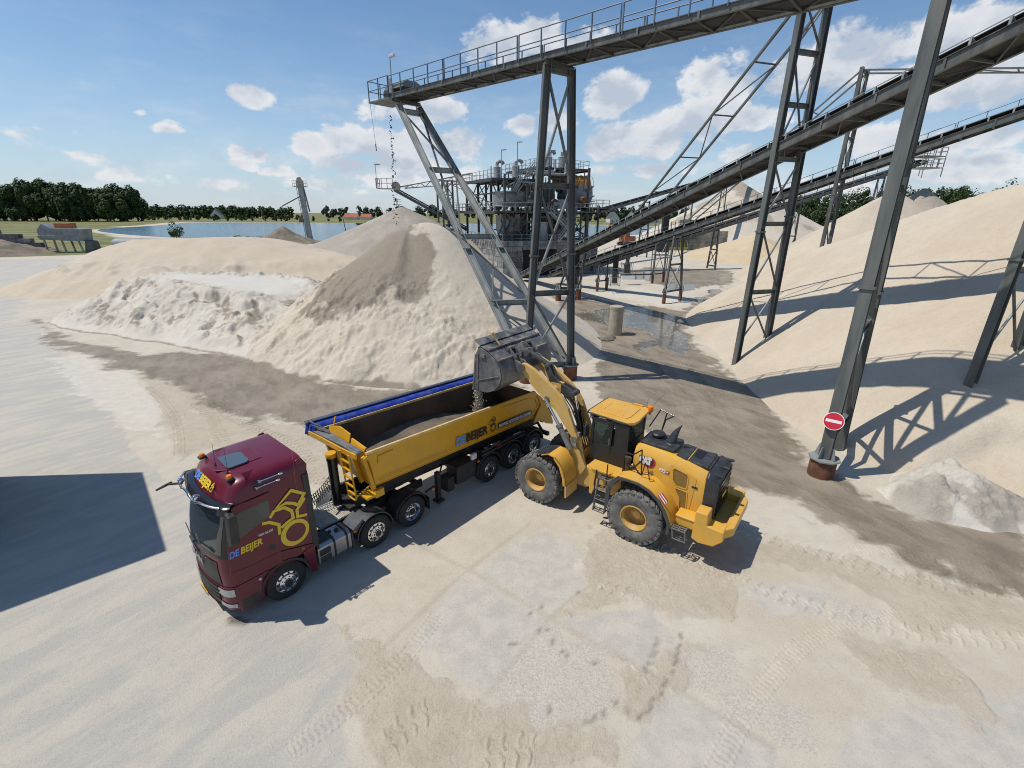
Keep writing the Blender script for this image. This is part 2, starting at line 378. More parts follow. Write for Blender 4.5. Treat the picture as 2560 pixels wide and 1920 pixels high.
def grid_mesh(name, X, Y, Z, mats, parent=None, keep=None, attrs=None, smooth=True):
    ny, nx = X.shape
    idx = np.arange(nx * ny).reshape(ny, nx)
    q = np.stack([idx[:-1, :-1], idx[:-1, 1:], idx[1:, 1:], idx[1:, :-1]], -1).reshape(-1, 4)
    co = np.stack([X, Y, Z], -1).reshape(-1, 3)
    if keep is not None:
        k = keep.reshape(-1)
        q = q[k[q].any(1)]
        used = np.unique(q)
        mp = -np.ones(len(co), int)
        mp[used] = np.arange(len(used))
        q = mp[q]
        co = co[used]
    else:
        used = np.arange(len(co))
    me = bpy.data.meshes.new(name)
    me.vertices.add(len(co))
    me.vertices.foreach_set('co', co.astype(np.float32).ravel())
    me.loops.add(len(q) * 4)
    me.loops.foreach_set('vertex_index', q.astype(np.int32).ravel())
    me.polygons.add(len(q))
    me.polygons.foreach_set('loop_start', (np.arange(len(q)) * 4).astype(np.int32))
    me.polygons.foreach_set('loop_total', np.full(len(q), 4, np.int32))
    if smooth:
        me.polygons.foreach_set('use_smooth', np.ones(len(q), bool))
    for an, arr in (attrs or {}).items():
        a = me.attributes.new(an, 'FLOAT_COLOR', 'POINT')
        a.data.foreach_set('color', arr.reshape(-1, 4)[used].astype(np.float32).ravel())
    me.update(calc_edges=True)
    me.validate()
    for m in (mats if isinstance(mats, (list, tuple)) else [mats]):
        me.materials.append(m)
    o = bpy.data.objects.new(name, me)
    COL.objects.link(o)
    if parent:
        o.parent = parent
    return o


def copy_tree(o, parent=None):
    c = o.copy()
    COL.objects.link(c)
    c.parent = parent
    for ch in [x for x in o.children]:
        copy_tree(ch, c)
    return c


# ---------------------------------------------------------------- numpy noise and polygons
def vnoise(x, y, seed=0):
    xi, yi = np.floor(x).astype(np.int64), np.floor(y).astype(np.int64)
    fx, fy = x - xi, y - yi
    fx, fy = fx * fx * fx * (fx * (fx * 6 - 15) + 10), fy * fy * fy * (fy * (fy * 6 - 15) + 10)

    def h(a, b):
        k = (a * 374761393 + b * 668265263 + seed * 974711) & 0xffffffff
        k = ((k ^ (k >> 13)) * 1274126177) & 0xffffffff
        return ((k ^ (k >> 16)) & 0xffff) / 32767.5 - 1.0
    return (h(xi, yi) * (1 - fx) + h(xi + 1, yi) * fx) * (1 - fy) + (h(xi, yi + 1) * (1 - fx) + h(xi + 1, yi + 1) * fx) * fy


def fbm(x, y, oct=4, seed=0, gain=0.5):
    t, a, s = np.zeros_like(x, float), 1.0, 0.0
    for o in range(oct):
        t += a * vnoise(x * 2 ** o + 17.3 * o, y * 2 ** o - 9.1 * o, seed + o)
        s += a
        a *= gain
    return t / s


def ridged(x, y, oct=4, seed=0, gain=0.5):
    t, a, s = np.zeros_like(x, float), 1.0, 0.0
    for o in range(oct):
        t += a * (1 - 2 * np.abs(vnoise(x * 2 ** o + 17.3 * o, y * 2 ** o - 9.1 * o, seed + o)))
        s += a
        a *= gain
    return t / s


def sstep(x, a, b):
    t = np.clip((x - a) / (b - a), 0, 1)
    return t * t * (3 - 2 * t)


def psd(x, y, poly):
    """signed distance to a polygon, positive inside"""
    d = np.full(x.shape, 1e9)
    ins = np.zeros(x.shape, bool)
    n = len(poly)
    for i in range(n):
        x0, y0 = poly[i]
        x1, y1 = poly[(i + 1) % n]
        ex, ey = x1 - x0, y1 - y0
        t = np.clip(((x - x0) * ex + (y - y0) * ey) / (ex * ex + ey * ey + 1e-12), 0, 1)
        d = np.minimum(d, (x - x0 - t * ex) ** 2 + (y - y0 - t * ey) ** 2)
        if y1 != y0:
            c = ((y0 > y) != (y1 > y)) & (x < ex * (y - y0) / ey + x0)
            ins ^= c
    d = np.sqrt(d)
    return np.where(ins, d, -d)


def segd(x, y, pts):
    d = np.full(x.shape, 1e9)
    for (x0, y0), (x1, y1) in zip(pts[:-1], pts[1:]):
        ex, ey = x1 - x0, y1 - y0
        t = np.clip(((x - x0) * ex + (y - y0) * ey) / (ex * ex + ey * ey + 1e-12), 0, 1)
        d = np.minimum(d, (x - x0 - t * ex) ** 2 + (y - y0 - t * ey) ** 2)
    return np.sqrt(d)


def smin(a, b, k):
    h = np.clip(0.5 + 0.5 * (b - a) / k, 0, 1)
    return b * (1 - h) + a * h - k * h * (1 - h)


# ---------------------------------------------------------------- materials
def mat(name, rgb, rough=0.6, metal=0.0, var=0.12, vs=2.0, bump=0.0, bs=30.0, dust=0.0, dustc=(0.42, 0.37, 0.29), coat=0.0, spec=0.5, streak=False):
    m = bpy.data.materials.new(name)
    m.use_nodes = True
    nt = m.node_tree
    b = nt.nodes['Principled BSDF']
    geo = N(nt, 'ShaderNodeTexCoord')
    P = geo.outputs['Object']
    if streak:
        P = vscale(nt, P, (1.0, 1.0, 0.15))
    c = rgb
    if var:
        n = noise(nt, P, vs, 6, 0.6)
        f = ramp(nt, n, 0.3, 0.7)
        c = mixc(nt, f, [x * (1 - var) for x in rgb], [min(1, x * (1 + var)) for x in rgb])
    r = None
    if dust:
        n2 = noise(nt, P, vs * 1.7 + 0.6, 8, 0.65)
        nz = N(nt, 'ShaderNodeNewGeometry')
        sp = N(nt, 'ShaderNodeSeparateXYZ')
        nt.links.new(nz.outputs['Normal'], sp.inputs[0])
        upf = ramp(nt, sp.outputs[2], -0.2, 0.9, 0.55, 1.0)
        f2 = math_node(nt, 'MULTIPLY', ramp(nt, n2, 0.42, 0.72, 0.0, dust), upf)
        c = mixc(nt, f2, c, dustc)
        r = math_node(nt, 'MULTIPLY_ADD', f2, 0.5, rough, clamp=True)
    if hasattr(c, 'is_output'):
        nt.links.new(c, b.inputs['Base Color'])
    else:
        b.inputs['Base Color'].default_value = (*c, 1)
    b.inputs['Roughness'].default_value = rough
    if r is not None:
        nt.links.new(r, b.inputs['Roughness'])
    b.inputs['Metallic'].default_value = metal
    b.inputs['Coat Weight'].default_value = coat
    b.inputs['Coat Roughness'].default_value = 0.06
    b.inputs['Specular IOR Level'].default_value = spec
    if bump:
        n3 = noise(nt, P, bs, 5, 0.6)
        bp = N(nt, 'ShaderNodeBump')
        bp.inputs['Strength'].default_value = bump
        bp.inputs['Distance'].default_value = 0.02
        nt.links.new(n3, bp.inputs['Height'])
        nt.links.new(bp.outputs[0], b.inputs['Normal'])
    return m


def attr(nt, name):
    a = N(nt, 'ShaderNodeAttribute', attribute_name=name)
    s = N(nt, 'ShaderNodeSeparateColor')
    nt.links.new(a.outputs['Color'], s.inputs[0])
    return s.outputs[0], s.outputs[1], s.outputs[2], a.outputs['Alpha']


def ground_material():
    m = bpy.data.materials.new('yard_ground')
    m.use_nodes = True
    nt = m.node_tree
    b = nt.nodes['Principled BSDF']
    P = N(nt, 'ShaderNodeNewGeometry').outputs['Position']
    grey, wet, sand, slab = attr(nt, 'm1')
    grav, pud, pale, grass = attr(nt, 'm2')
    joint, stain, hole, shore = attr(nt, 'm3')
    big = noise(nt, P, 0.35, 7, 0.62)
    mid = noise(nt, P, 2.1, 7, 0.62)
    fine = noise(nt, P, 38.0, 4, 0.6)
    grain = noise(nt, P, 150.0, 2, 0.6)
    rot = N(nt, 'ShaderNodeVectorRotate', rotation_type='Z_AXIS')
    rot.inputs['Angle'].default_value = -math.radians(52)
    nt.links.new(P, rot.inputs['Vector'])
    streak = noise(nt, vscale(nt, rot.outputs[0], (0.45, 1.6, 1.0)), 0.9, 9, 0.66, 0.6)
    sp1 = noise(nt, P, 13.0, 6, 0.75)
    sp2 = noise(nt, P, 31.0, 4, 0.75)

    def edge(a, n=mid, amp=0.9, lo=0.38, hi=0.62):
        k = math_node(nt, 'MULTIPLY_ADD', n, amp, -amp * 0.5)
        return ramp(nt, math_node(nt, 'ADD', a, k), lo, hi)
    # sandy concrete
    c = mixc(nt, ramp(nt, big, 0.35, 0.65), (0.49, 0.435, 0.345), (0.55, 0.50, 0.41))
    c = mixc(nt, ramp(nt, mid, 0.42, 0.72, 0.0, 0.5), c, (0.44, 0.39, 0.31))
    # grey-blue cemented area on the left with washed-in sand
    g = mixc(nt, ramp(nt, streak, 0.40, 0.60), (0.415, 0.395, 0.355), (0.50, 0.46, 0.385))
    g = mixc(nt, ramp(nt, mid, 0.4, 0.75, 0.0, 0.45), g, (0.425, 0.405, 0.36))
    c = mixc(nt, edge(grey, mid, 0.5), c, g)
    sl = mixc(nt, ramp(nt, mid, 0.35, 0.65), (0.44, 0.412, 0.36), (0.52, 0.48, 0.41))
    c = mixc(nt, edge(slab, mid, 1.6, 0.3, 0.7), c, sl)
    vor = N(nt, 'ShaderNodeTexVoronoi')
    vor.inputs['Scale'].default_value = 34.0
    nt.links.new(P, vor.inputs['Vector'])
    hv = N(nt, 'ShaderNodeSeparateColor')
    nt.links.new(vor.outputs['Color'], hv.inputs[0])
    gr = mixc(nt, hv.outputs[0], (0.38, 0.345, 0.30), (0.57, 0.52, 0.45))
    c = mixc(nt, math_node(nt, 'MULTIPLY', edge(grav, mid, 1.5), 0.7), c, gr)
    pl = mixc(nt, ramp(nt, mid, 0.35, 0.65), (0.53, 0.49, 0.41), (0.60, 0.56, 0.485))
    c = mixc(nt, math_node(nt, 'MULTIPLY', edge(pale, mid, 1.3), 0.85), c, pl)
    sn = mixc(nt, ramp(nt, mid, 0.3, 0.7), (0.405, 0.348, 0.268), (0.48, 0.418, 0.328))
    sn = mixc(nt, ramp(nt, big, 0.4, 0.65, 0.0, 0.6), sn, (0.49, 0.435, 0.345))
    c = mixc(nt, edge(sand, mid, 1.5, 0.3, 0.7), c, sn)
    c = mixc(nt, math_node(nt, 'MULTIPLY', joint, 0.5), c, (0.37, 0.33, 0.26))
    rot2 = N(nt, 'ShaderNodeVectorRotate', rotation_type='Z_AXIS')
    rot2.inputs['Angle'].default_value = math.radians(62)
    nt.links.new(P, rot2.inputs['Vector'])
    wtex = noise(nt, vscale(nt, rot2.outputs[0], (0.7, 1.7, 1.0)), 0.75, 9, 0.64, 0.5)
    wt = mixc(nt, ramp(nt, wtex, 0.32, 0.66), (0.17, 0.14, 0.10), (0.27, 0.225, 0.168))
    wt = mixc(nt, ramp(nt, big, 0.46, 0.68, 0.0, 0.6), wt, (0.33, 0.28, 0.213))
    wm = edge(wet, mid, 1.1, 0.25, 0.75)
    c = mixc(nt, wm, c, wt)
    c = mixc(nt, ramp(nt, shore, 0.1, 0.9), c, (0.52, 0.44, 0.31))
    # meadow
    gn = noise(nt, vscale(nt, P, (1.0, 2.4, 1.0)), 0.045, 8, 0.65)
    gn2 = noise(nt, P, 0.35, 6, 0.7)
    gs = mixc(nt, ramp(nt, gn, 0.35, 0.62), (0.085, 0.105, 0.03), (0.235, 0.215, 0.08))
    gs = mixc(nt, ramp(nt, gn2, 0.45, 0.7, 0.0, 0.6), gs, (0.11, 0.135, 0.04))
    c = mixc(nt, edge(grass, gn2, 0.6), c, gs)
    c = mixc(nt, stain, c, (0.13, 0.115, 0.095))
    c = mixc(nt, math_node(nt, 'MULTIPLY', hole, 0.8), c, (0.22, 0.195, 0.155))
    near_ = math_node(nt, 'SUBTRACT', 1.0, edge(grass, gn2, 0.6))
    c = mixc(nt, math_node(nt, 'MULTIPLY', ramp(nt, sp1, 0.50, 0.66, 0.0, 0.34), near_), c, mixc(nt, 1.0, c, (0.72, 0.70, 0.67), 'MULTIPLY'))
    c = mixc(nt, math_node(nt, 'MULTIPLY', ramp(nt, sp2, 0.54, 0.68, 0.0, 0.55), near_), c, mixc(nt, 1.0, c, (0.66, 0.65, 0.63), 'MULTIPLY'))
    c = mixc(nt, math_node(nt, 'MULTIPLY', ramp(nt, sp2, 0.46, 0.30, 0.0, 0.45), near_), c, (0.60, 0.565, 0.50))
    pm = ramp(nt, math_node(nt, 'ADD', pud, math_node(nt, 'MULTIPLY_ADD', mid, 0.5, -0.25)), 0.4, 0.56)
    c = mixc(nt, pm, c, (0.135, 0.12, 0.085))
    foam = math_node(nt, 'MULTIPLY', math_node(nt, 'MULTIPLY', ramp(nt, noise(nt, P, 0.55, 4, 0.6), 0.45, 0.62), ramp(nt, noise(nt, P, 4.5, 6, 0.7), 0.50, 0.60)), pm)
    c = mixc(nt, math_node(nt, 'MULTIPLY', foam, 0.75), c, (0.50, 0.48, 0.42))
    nt.links.new(c, b.inputs['Base Color'])
    rg = math_node(nt, 'MULTIPLY_ADD', wm, -0.25, 0.92)
    sheen = math_node(nt, 'MULTIPLY', wm, ramp(nt, wtex, 0.30, 0.44, 0.35, 0.0))
    rg = math_node(nt, 'SUBTRACT', rg, sheen)
    mr = N(nt, 'ShaderNodeMix')
    nt.links.new(pm, mr.inputs[0])
    nt.links.new(rg, mr.inputs[2])
    nt.links.new(math_node(nt, 'MULTIPLY_ADD', foam, 0.7, 0.10), mr.inputs[3])
    nt.links.new(mr.outputs[0], b.inputs['Roughness'])
    b.inputs['Specular IOR Level'].default_value = 0.4
    # relief: grain everywhere, churned sand where it is loose or damp
    soft = noise(nt, P, 5.5, 6, 0.62, 0.6)
    hgt = math_node(nt, 'MULTIPLY_ADD', sp2, 0.55, math_node(nt, 'MULTIPLY', sp1, 0.45))
    loose = math_node(nt, 'MAXIMUM', edge(sand, mid, 0.5), wm)
    hgt = math_node(nt, 'ADD', hgt, math_node(nt, 'MULTIPLY', soft, math_node(nt, 'MULTIPLY_ADD', loose, 1.6, 0.2)))
    inv = math_node(nt, 'SUBTRACT', 1.0, pm)
    bp = N(nt, 'ShaderNodeBump')
    bp.inputs['Distance'].default_value = 0.035
    nt.links.new(math_node(nt, 'MULTIPLY', inv, 0.75), bp.inputs['Strength'])
    nt.links.new(hgt, bp.inputs['Height'])
    nt.links.new(bp.outputs[0], b.inputs['Normal'])
    return m


def sand_material(name, a, bcol, dark=(0.24, 0.205, 0.16), bump=0.6, lump=1.0):
    """piled sand; attribute p = (damp, pale crust, rough broken ground, -)"""
    m = bpy.data.materials.new(name)
    m.use_nodes = True
    nt = m.node_tree
    b = nt.nodes['Principled BSDF']
    P = N(nt, 'ShaderNodeNewGeometry').outputs['Position']
    damp, pale, rough, _ = attr(nt, 'p')
    big = noise(nt, P, 0.3, 6, 0.6)
    mid = noise(nt, P, 1.9, 6, 0.62)
    fine = noise(nt, P, 26.0, 5, 0.65)
    grain = noise(nt, P, 120.0, 2, 0.6)
    c = mixc(nt, ramp(nt, big, 0.35, 0.65), a, bcol)
    c = mixc(nt, ramp(nt, mid, 0.45, 0.75, 0.0, 0.3), c, [x * 0.84 for x in a])
    k = math_node(nt, 'ADD', damp, math_node(nt, 'MULTIPLY_ADD', mid, 0.8, -0.4))
    c = mixc(nt, ramp(nt, k, 0.2, 0.75), c, mixc(nt, mid, dark, [x * 1.3 for x in dark]))
    c = mixc(nt, math_node(nt, 'MULTIPLY', pale, 0.8), c, (0.60, 0.57, 0.51))
    sp1 = noise(nt, P, 5.0, 7, 0.72)
    sp2 = noise(nt, P, 17.0, 5, 0.75)
    c = mixc(nt, ramp(nt, sp1, 0.48, 0.68, 0.0, 0.35), c, mixc(nt, 1.0, c, (0.80, 0.78, 0.75), 'MULTIPLY'))
    c = mixc(nt, ramp(nt, sp2, 0.52, 0.68, 0.0, 0.5), c, mixc(nt, 1.0, c, (0.74, 0.72, 0.69), 'MULTIPLY'))
    c = mixc(nt, ramp(nt, sp2, 0.46, 0.30, 0.0, 0.3), c, (0.62, 0.57, 0.48))
    nt.links.new(c, b.inputs['Base Color'])
    b.inputs['Roughness'].default_value = 0.95
    b.inputs['Specular IOR Level'].default_value = 0.2
    clod = noise(nt, P, 6.5, 7, 0.68, 0.5)
    h = math_node(nt, 'MULTIPLY_ADD', sp2, 0.5, math_node(nt, 'MULTIPLY', sp1, 0.5))
    h = math_node(nt, 'ADD', h, math_node(nt, 'MULTIPLY', clod, math_node(nt, 'MULTIPLY_ADD', rough, 2.4 * lump, 0.25)))
    bp = N(nt, 'ShaderNodeBump')
    bp.inputs['Strength'].default_value = bump
    bp.inputs['Distance'].default_value = 0.06
    nt.links.new(h, bp.inputs['Height'])
    nt.links.new(bp.outputs[0], b.inputs['Normal'])
    return m


M = {}
M['ground'] = ground_material()
M['sand_tan'] = sand_material('tan_sand', (0.50, 0.425, 0.325), (0.545, 0.47, 0.365), lump=0.5)
M['sand_pale'] = sand_material('pale_sand', (0.515, 0.455, 0.365), (0.56, 0.50, 0.41))
M['sand_white'] = sand_material('whitish_sand', (0.53, 0.485, 0.41), (0.575, 0.535, 0.46))
M['sand_beige'] = sand_material('beige_sand', (0.50, 0.42, 0.315), (0.54, 0.46, 0.355))
M['sand_gold'] = sand_material('golden_sand', (0.52, 0.415, 0.27), (0.56, 0.455, 0.31), lump=0.5)
M['gravel'] = sand_material('grey_gravel', (0.33, 0.295, 0.245), (0.39, 0.35, 0.295), lump=0.3)
M['soil'] = sand_material('dark_soil', (0.175, 0.145, 0.11), (0.25, 0.21, 0.165))


# ---------------------------------------------------------------- the yard, one sheet to the horizon
LAKE = [(-215, 250), (-150, 196), (-100, 174), (-70, 168), (-40, 164), (-12, 166), (20, 196), (50, 226), (85, 265), (110, 330), (118, 400), (60, 430), (-60, 440), (-180, 445), (-290, 440), (-270, 400), (-240, 330), (-232, 290)]


def masks(x, y):
    """what covers the yard at each point"""
    sh = x.shape
    out = {}
    wob = fbm(x * 0.7, y * 0.7, 4, 3)
    wob2 = fbm(x * 2.2, y * 2.2, 3, 9)
    wd = {'wet': (0.9, 0.8, 0.4), 'sand': (0.6, 0.4, 0.3), 'grey': (0.4, 0.3, 0.25), 'slab': (0.3, 0.12, 0.2), 'gravel': (0.4, 0.2, 0.25), 'puddle': (0.25, 0.35, 0.22), 'pale': (0.8, 0.5, 0.5), 'stain': (0.04, 0.05, 0.04)}
    for k, (w, a1, a2) in wd.items():
        v = np.zeros(sh)
        for p in DATA[k]:
            px, py = [q[0] for q in p], [q[1] for q in p]
            bb = (x > min(px) - 3) & (x < max(px) + 3) & (y > min(py) - 3) & (y < max(py) + 3)
            if not bb.any():
                continue
            s = psd(x[bb], y[bb], p) + wob[bb] * a1 + wob2[bb] * a2
            v[bb] = np.maximum(v[bb], sstep(s, -w, w))
        out[k] = v
    j = np.zeros(sh)
    for p in DATA['joint']:
        j = np.maximum(j, 1 - sstep(segd(x, y, p) + wob2 * 0.07, 0.02, 0.10))
    out['joint'] = j
    h = np.zeros(sh)
    for (hx, hy) in DATA['holes']:
        h = np.maximum(h, 1 - sstep(np.hypot(x - hx, (y - hy) * 0.8), 0.035, 0.085))
    out['hole'] = h
    lk = psd(x, y, LAKE)
    gw = fbm(x * 0.03, y * 0.03, 4, 21) * 14
    meadow = [(-4000, 40), (-150, 70), (-96, 112), (-92, 135), (-100, 168), (-150, 186), (-215, 250), (-300, 440), (110, 440), (125, 330), (105, 215), (4000, 400), (4000, 4000), (-4000, 4000)]
    ms = psd(x, y, meadow)
    far = y + np.abs(x) * 0.2 > 60
    out['grass'] = np.where(far, sstep(ms + gw * 0.25, -2, 3), 0)
    beach = np.where((lk < 0) & (lk > -26) & (y > 300), sstep(lk + gw * 0.35, -20, -4), 0)
    out['shore'] = np.clip(beach, 0, 1)
    out['grass'] = out['grass'] * (1 - out['shore'])
    return out


def ground_z(x, y, mk):
    z = 0.02 * fbm(x * 0.9, y * 0.9, 4, 31) * np.clip(mk['sand'] + mk['wet'], 0, 1)
    z += 0.018 * ridged(x * 2.3, y * 2.3, 3, 35) * mk['sand']
    z += 0.012 * fbm(x * 0.25, y * 0.25, 3, 38)
    z += -0.02 * mk['hole']
    rut = np.zeros_like(z)
    c, s = math.cos(0.33), math.sin(0.33)
    u, v = x * c + y * s, -x * s + y * c
    rut = 0.05 * fbm(u * 0.25, v * 1.9, 4, 41)
    z += rut * mk['wet'] * (1 - mk['puddle']) * sstep(-x, -9, -3)
    z = z * (1 - mk['puddle']) - 0.03 * mk['puddle']
    d = np.hypot(x, y)
    return z * (1 - sstep(d, 55, 110))


def pack(*a):
    return np.stack(a, -1)


def mask_attrs(mk):
    return {'m1': pack(mk['grey'], mk['wet'], mk['sand'], mk['slab']),
            'm2': pack(mk['gravel'], mk['puddle'], mk['pale'], mk['grass']),
            'm3': pack(mk['joint'], mk['stain'], mk['hole'], mk['shore'])}


def build_ground():
    def axis(segs):
        a = [segs[0][0]]
        for s0, s1, st in segs:
            n = max(1, int(round((s1 - s0) / st)))
            a += list(np.linspace(s0, s1, n + 1)[1:])
        return np.array(a)
    xs = axis([(-5000, -1000, 500), (-1000, -400, 50), (-400, -100, 8), (-100, -45, 2.2), (-45, -14, 0.35), (-14, 17, 0.1), (17, 34, 0.3), (34, 60, 1.5), (60, 200, 6), (200, 600, 25), (600, 5000, 500)])
    ys = axis([(-300, -20, 40), (-20, 3, 2.3), (3, 21, 0.1), (21, 50, 0.25), (50, 90, 0.8), (90, 200, 2.4), (200, 500, 7), (500, 1000, 60), (1000, 6000, 500)])
    X, Y = np.meshgrid(xs, ys)
    mk = masks(X, Y)
    Z = ground_z(X, Y, mk)
    o = grid_mesh('ground', X, Y, Z, M['ground'], attrs=mask_attrs(mk))
    tag(o, kind='structure')
    return o


build_ground()


def build_tracks():
    """tyre prints: real lugs of sand pressed a centimetre or two proud of the ground"""
    XS, YS, ZS, FS, base = [], [], [], [], 0
    extra = (('loader', ((3.9, 12.2), (6.6, 10.1), (9.4, 8.7), (13, 8.4)), 0.64), ('loader', ((5.6, 14.0), (8.4, 11.9), (11.5, 10.3), (15, 9.8)), 0.64),
             ('truck', ((-0.5, 17.5), (2.2, 20.2), (5.5, 22.6), (9.5, 23.6), (13, 22.0)), 0.55), ('loader', ((8.2, 19.0), (9.2, 24.0), (9.6, 30.0), (9.0, 36.0)), 0.66), ('loader', ((10.4, 19.4), (11.4, 24.4), (11.7, 30.0), (11.0, 36.0)), 0.66),
             ('loader', ((-4.0, 4.4), (-2.6, 4.9), (-1.2, 4.6), (0.4, 4.0)), 0.66), ('truck', ((-4.5, 5.6), (-3.2, 6.8), (-2.2, 8.2), (-1.7, 9.6)), 0.5), ('truck', ((3.2, 5.0), (4.8, 6.8), (7.2, 8.6), (10.5, 9.4)), 0.5))
    for kind, pts, w in tuple(DATA['tracks']) + extra:
        P = np.array(pts, float)
        # smooth the way
        t = np.r_[0, np.cumsum(np.hypot(*np.diff(P, axis=0).T))]
        n = max(8, int(t[-1] / 0.035))
        tt = np.linspace(0, t[-1], n)
        px, py = np.interp(tt, t, P[:, 0]), np.interp(tt, t, P[:, 1])
        k = min(n // 3 * 2 + 1, 61)
        ker = np.ones(k) / k
        pad = k // 2
        px = np.convolve(np.pad(px, pad, 'edge'), ker, 'valid')[:n]
        py = np.convolve(np.pad(py, pad, 'edge'), ker, 'valid')[:n]
        dx, dy = np.gradient(px), np.gradient(py)
        L = np.hypot(dx, dy) + 1e-9
        nx_, ny_ = -dy / L, dx / L
        m = 19
        v = np.linspace(-1, 1, m)
        u = tt[:, None] + 0 * v[None]
        vv = v[None] + 0 * u
        X = px[:, None] + nx_[:, None] * v[None] * w / 2
        Y = py[:, None] + ny_[:, None] * v[None] * w / 2
        if kind == 'loader':
            ph = u / 0.30 + 0.42 * np.abs(((vv + 1) * 1.5) % 2 - 1) + np.where(vv > 0, 0.5, 0.0)
            pat = np.exp(-((ph % 1.0 - 0.5) / 0.11) ** 2)
            h = 0.045 * pat
        else:
            ph = u / 0.13 + np.where(np.abs(vv) > 0.5, 0.5, 0.0) + 0.35 * vv
            pat = np.exp(-((ph % 1.0 - 0.5) / 0.17) ** 2) * np.where(np.abs(np.abs(vv) - 0.5) < 0.08, 0.2, 1.0)
            h = 0.034 * pat
        fade = sstep(1 - np.abs(vv), 0.0, 0.22) * sstep(np.minimum(u, t[-1] - u), 0, 0.5)
        patch = sstep(fbm(X * 1.3, Y * 1.3, 3, 77), -0.9, -0.3)
        mk = masks(X, Y)
        z = ground_z(X, Y, mk) - 0.012 + (0.011 + h) * fade * (0.35 + 0.65 * patch)
        XS.append(X.ravel()); YS.append(Y.ravel()); ZS.append(z.ravel())
        idx = base + np.arange(n * m).reshape(n, m)
        FS.append(np.stack([idx[:-1, :-1], idx[:-1, 1:], idx[1:, 1:], idx[1:, :-1]], -1).reshape(-1, 4))
        base += n * m
    x, y, z = np.concatenate(XS), np.concatenate(YS), np.concatenate(ZS)
    f = np.concatenate(FS)
    me = bpy.data.meshes.new('tyre_tracks')
    me.vertices.add(len(x))
    me.vertices.foreach_set('co', np.stack([x, y, z], -1).astype(np.float32).ravel())
    me.loops.add(len(f) * 4)
    me.loops.foreach_set('vertex_index', f.astype(np.int32).ravel())
    me.polygons.add(len(f))
    me.polygons.foreach_set('loop_start', (np.arange(len(f)) * 4).astype(np.int32))
    me.polygons.foreach_set('loop_total', np.full(len(f), 4, np.int32))
    me.polygons.foreach_set('use_smooth', np.ones(len(f), bool))
    mk = masks(x, y)
    for an, arr in mask_attrs(mk).items():
        a = me.attributes.new(an, 'FLOAT_COLOR', 'POINT')
        a.data.foreach_set('color', arr.astype(np.float32).ravel())
    me.update(calc_edges=True)
    me.materials.append(M['ground'])
    o = bpy.data.objects.new('tyre_tracks', me)
    COL.objects.link(o)
    tag(o, 'tyre prints pressed into the sandy concrete yard', 'tyre tracks', kind='stuff')


build_tracks()


# ---------------------------------------------------------------- stockpiles
def pile(name, bbox, res, fn, material, label, cat='sand pile', group=None):
    """heightfield stockpile on the ground; fn(x, y) -> height, damp, pale, rough"""
    x0, y0, x1, y1 = bbox
    xs, ys = np.arange(x0, x1 + res, res), np.arange(y0, y1 + res, res)
    X, Y = np.meshgrid(xs, ys)
    h, damp, pale, rough = fn(X, Y)
    keep = h > -0.12
    Z = np.maximum(h, -0.35)
    z0 = lambda v: np.zeros_like(X) if np.isscalar(v) and v == 0 else (np.full_like(X, v) if np.isscalar(v) else v)
    A = pack(np.clip(z0(damp), 0, 1), np.clip(z0(pale), 0, 1), np.clip(z0(rough), 0, 1), np.ones_like(X))
    o = grid_mesh(name, X, Y, Z, material, keep=keep, attrs={'p': A})
    return tag(o, label, cat, group)


def star_R(x, y, A, poly):
    """distance from A to the outline in the direction of each point"""
    th = np.arctan2(y - A[1], x - A[0])
    R = np.zeros_like(th)
    n = len(poly)
    for i in range(n):
        ax, ay = poly[i][0] - A[0], poly[i][1] - A[1]
        bx, by = poly[(i + 1) % n][0] - A[0], poly[(i + 1) % n][1] - A[1]
        ex, ey = bx - ax, by - ay
        c, s = np.cos(th), np.sin(th)
        den = c * ey - s * ex
        den = np.where(np.abs(den) < 1e-9, 1e-9, den)
        t = (ax * ey - ay * ex) / den
        u = (ax * s - ay * c) / den
        R = np.where((t > 0) & (u >= -1e-6) & (u <= 1 + 1e-6), np.maximum(R, t), R)
    return np.maximum(R, 0.5), th


def smooth_poly(poly, it=2):
    P = [tuple(p) for p in poly]
    for _ in range(it):
        Q = []
        for i in range(len(P)):
            a, b = P[i], P[(i + 1) % len(P)]
            Q += [(a[0] * .75 + b[0] * .25, a[1] * .75 + b[1] * .25), (a[0] * .25 + b[0] * .75, a[1] * .25 + b[1] * .75)]
        P = Q
    return P


P0_POLY = smooth_poly([(-18.4, 30.6), (-13, 26.9), (-6.6, 25.0), (-0.5, 25.8), (4.2, 29.2), (6.6, 33), (7.4, 38.5), (6.6, 46), (3, 53), (-6, 56), (-15, 52), (-20, 43), (-21, 35)], 2)


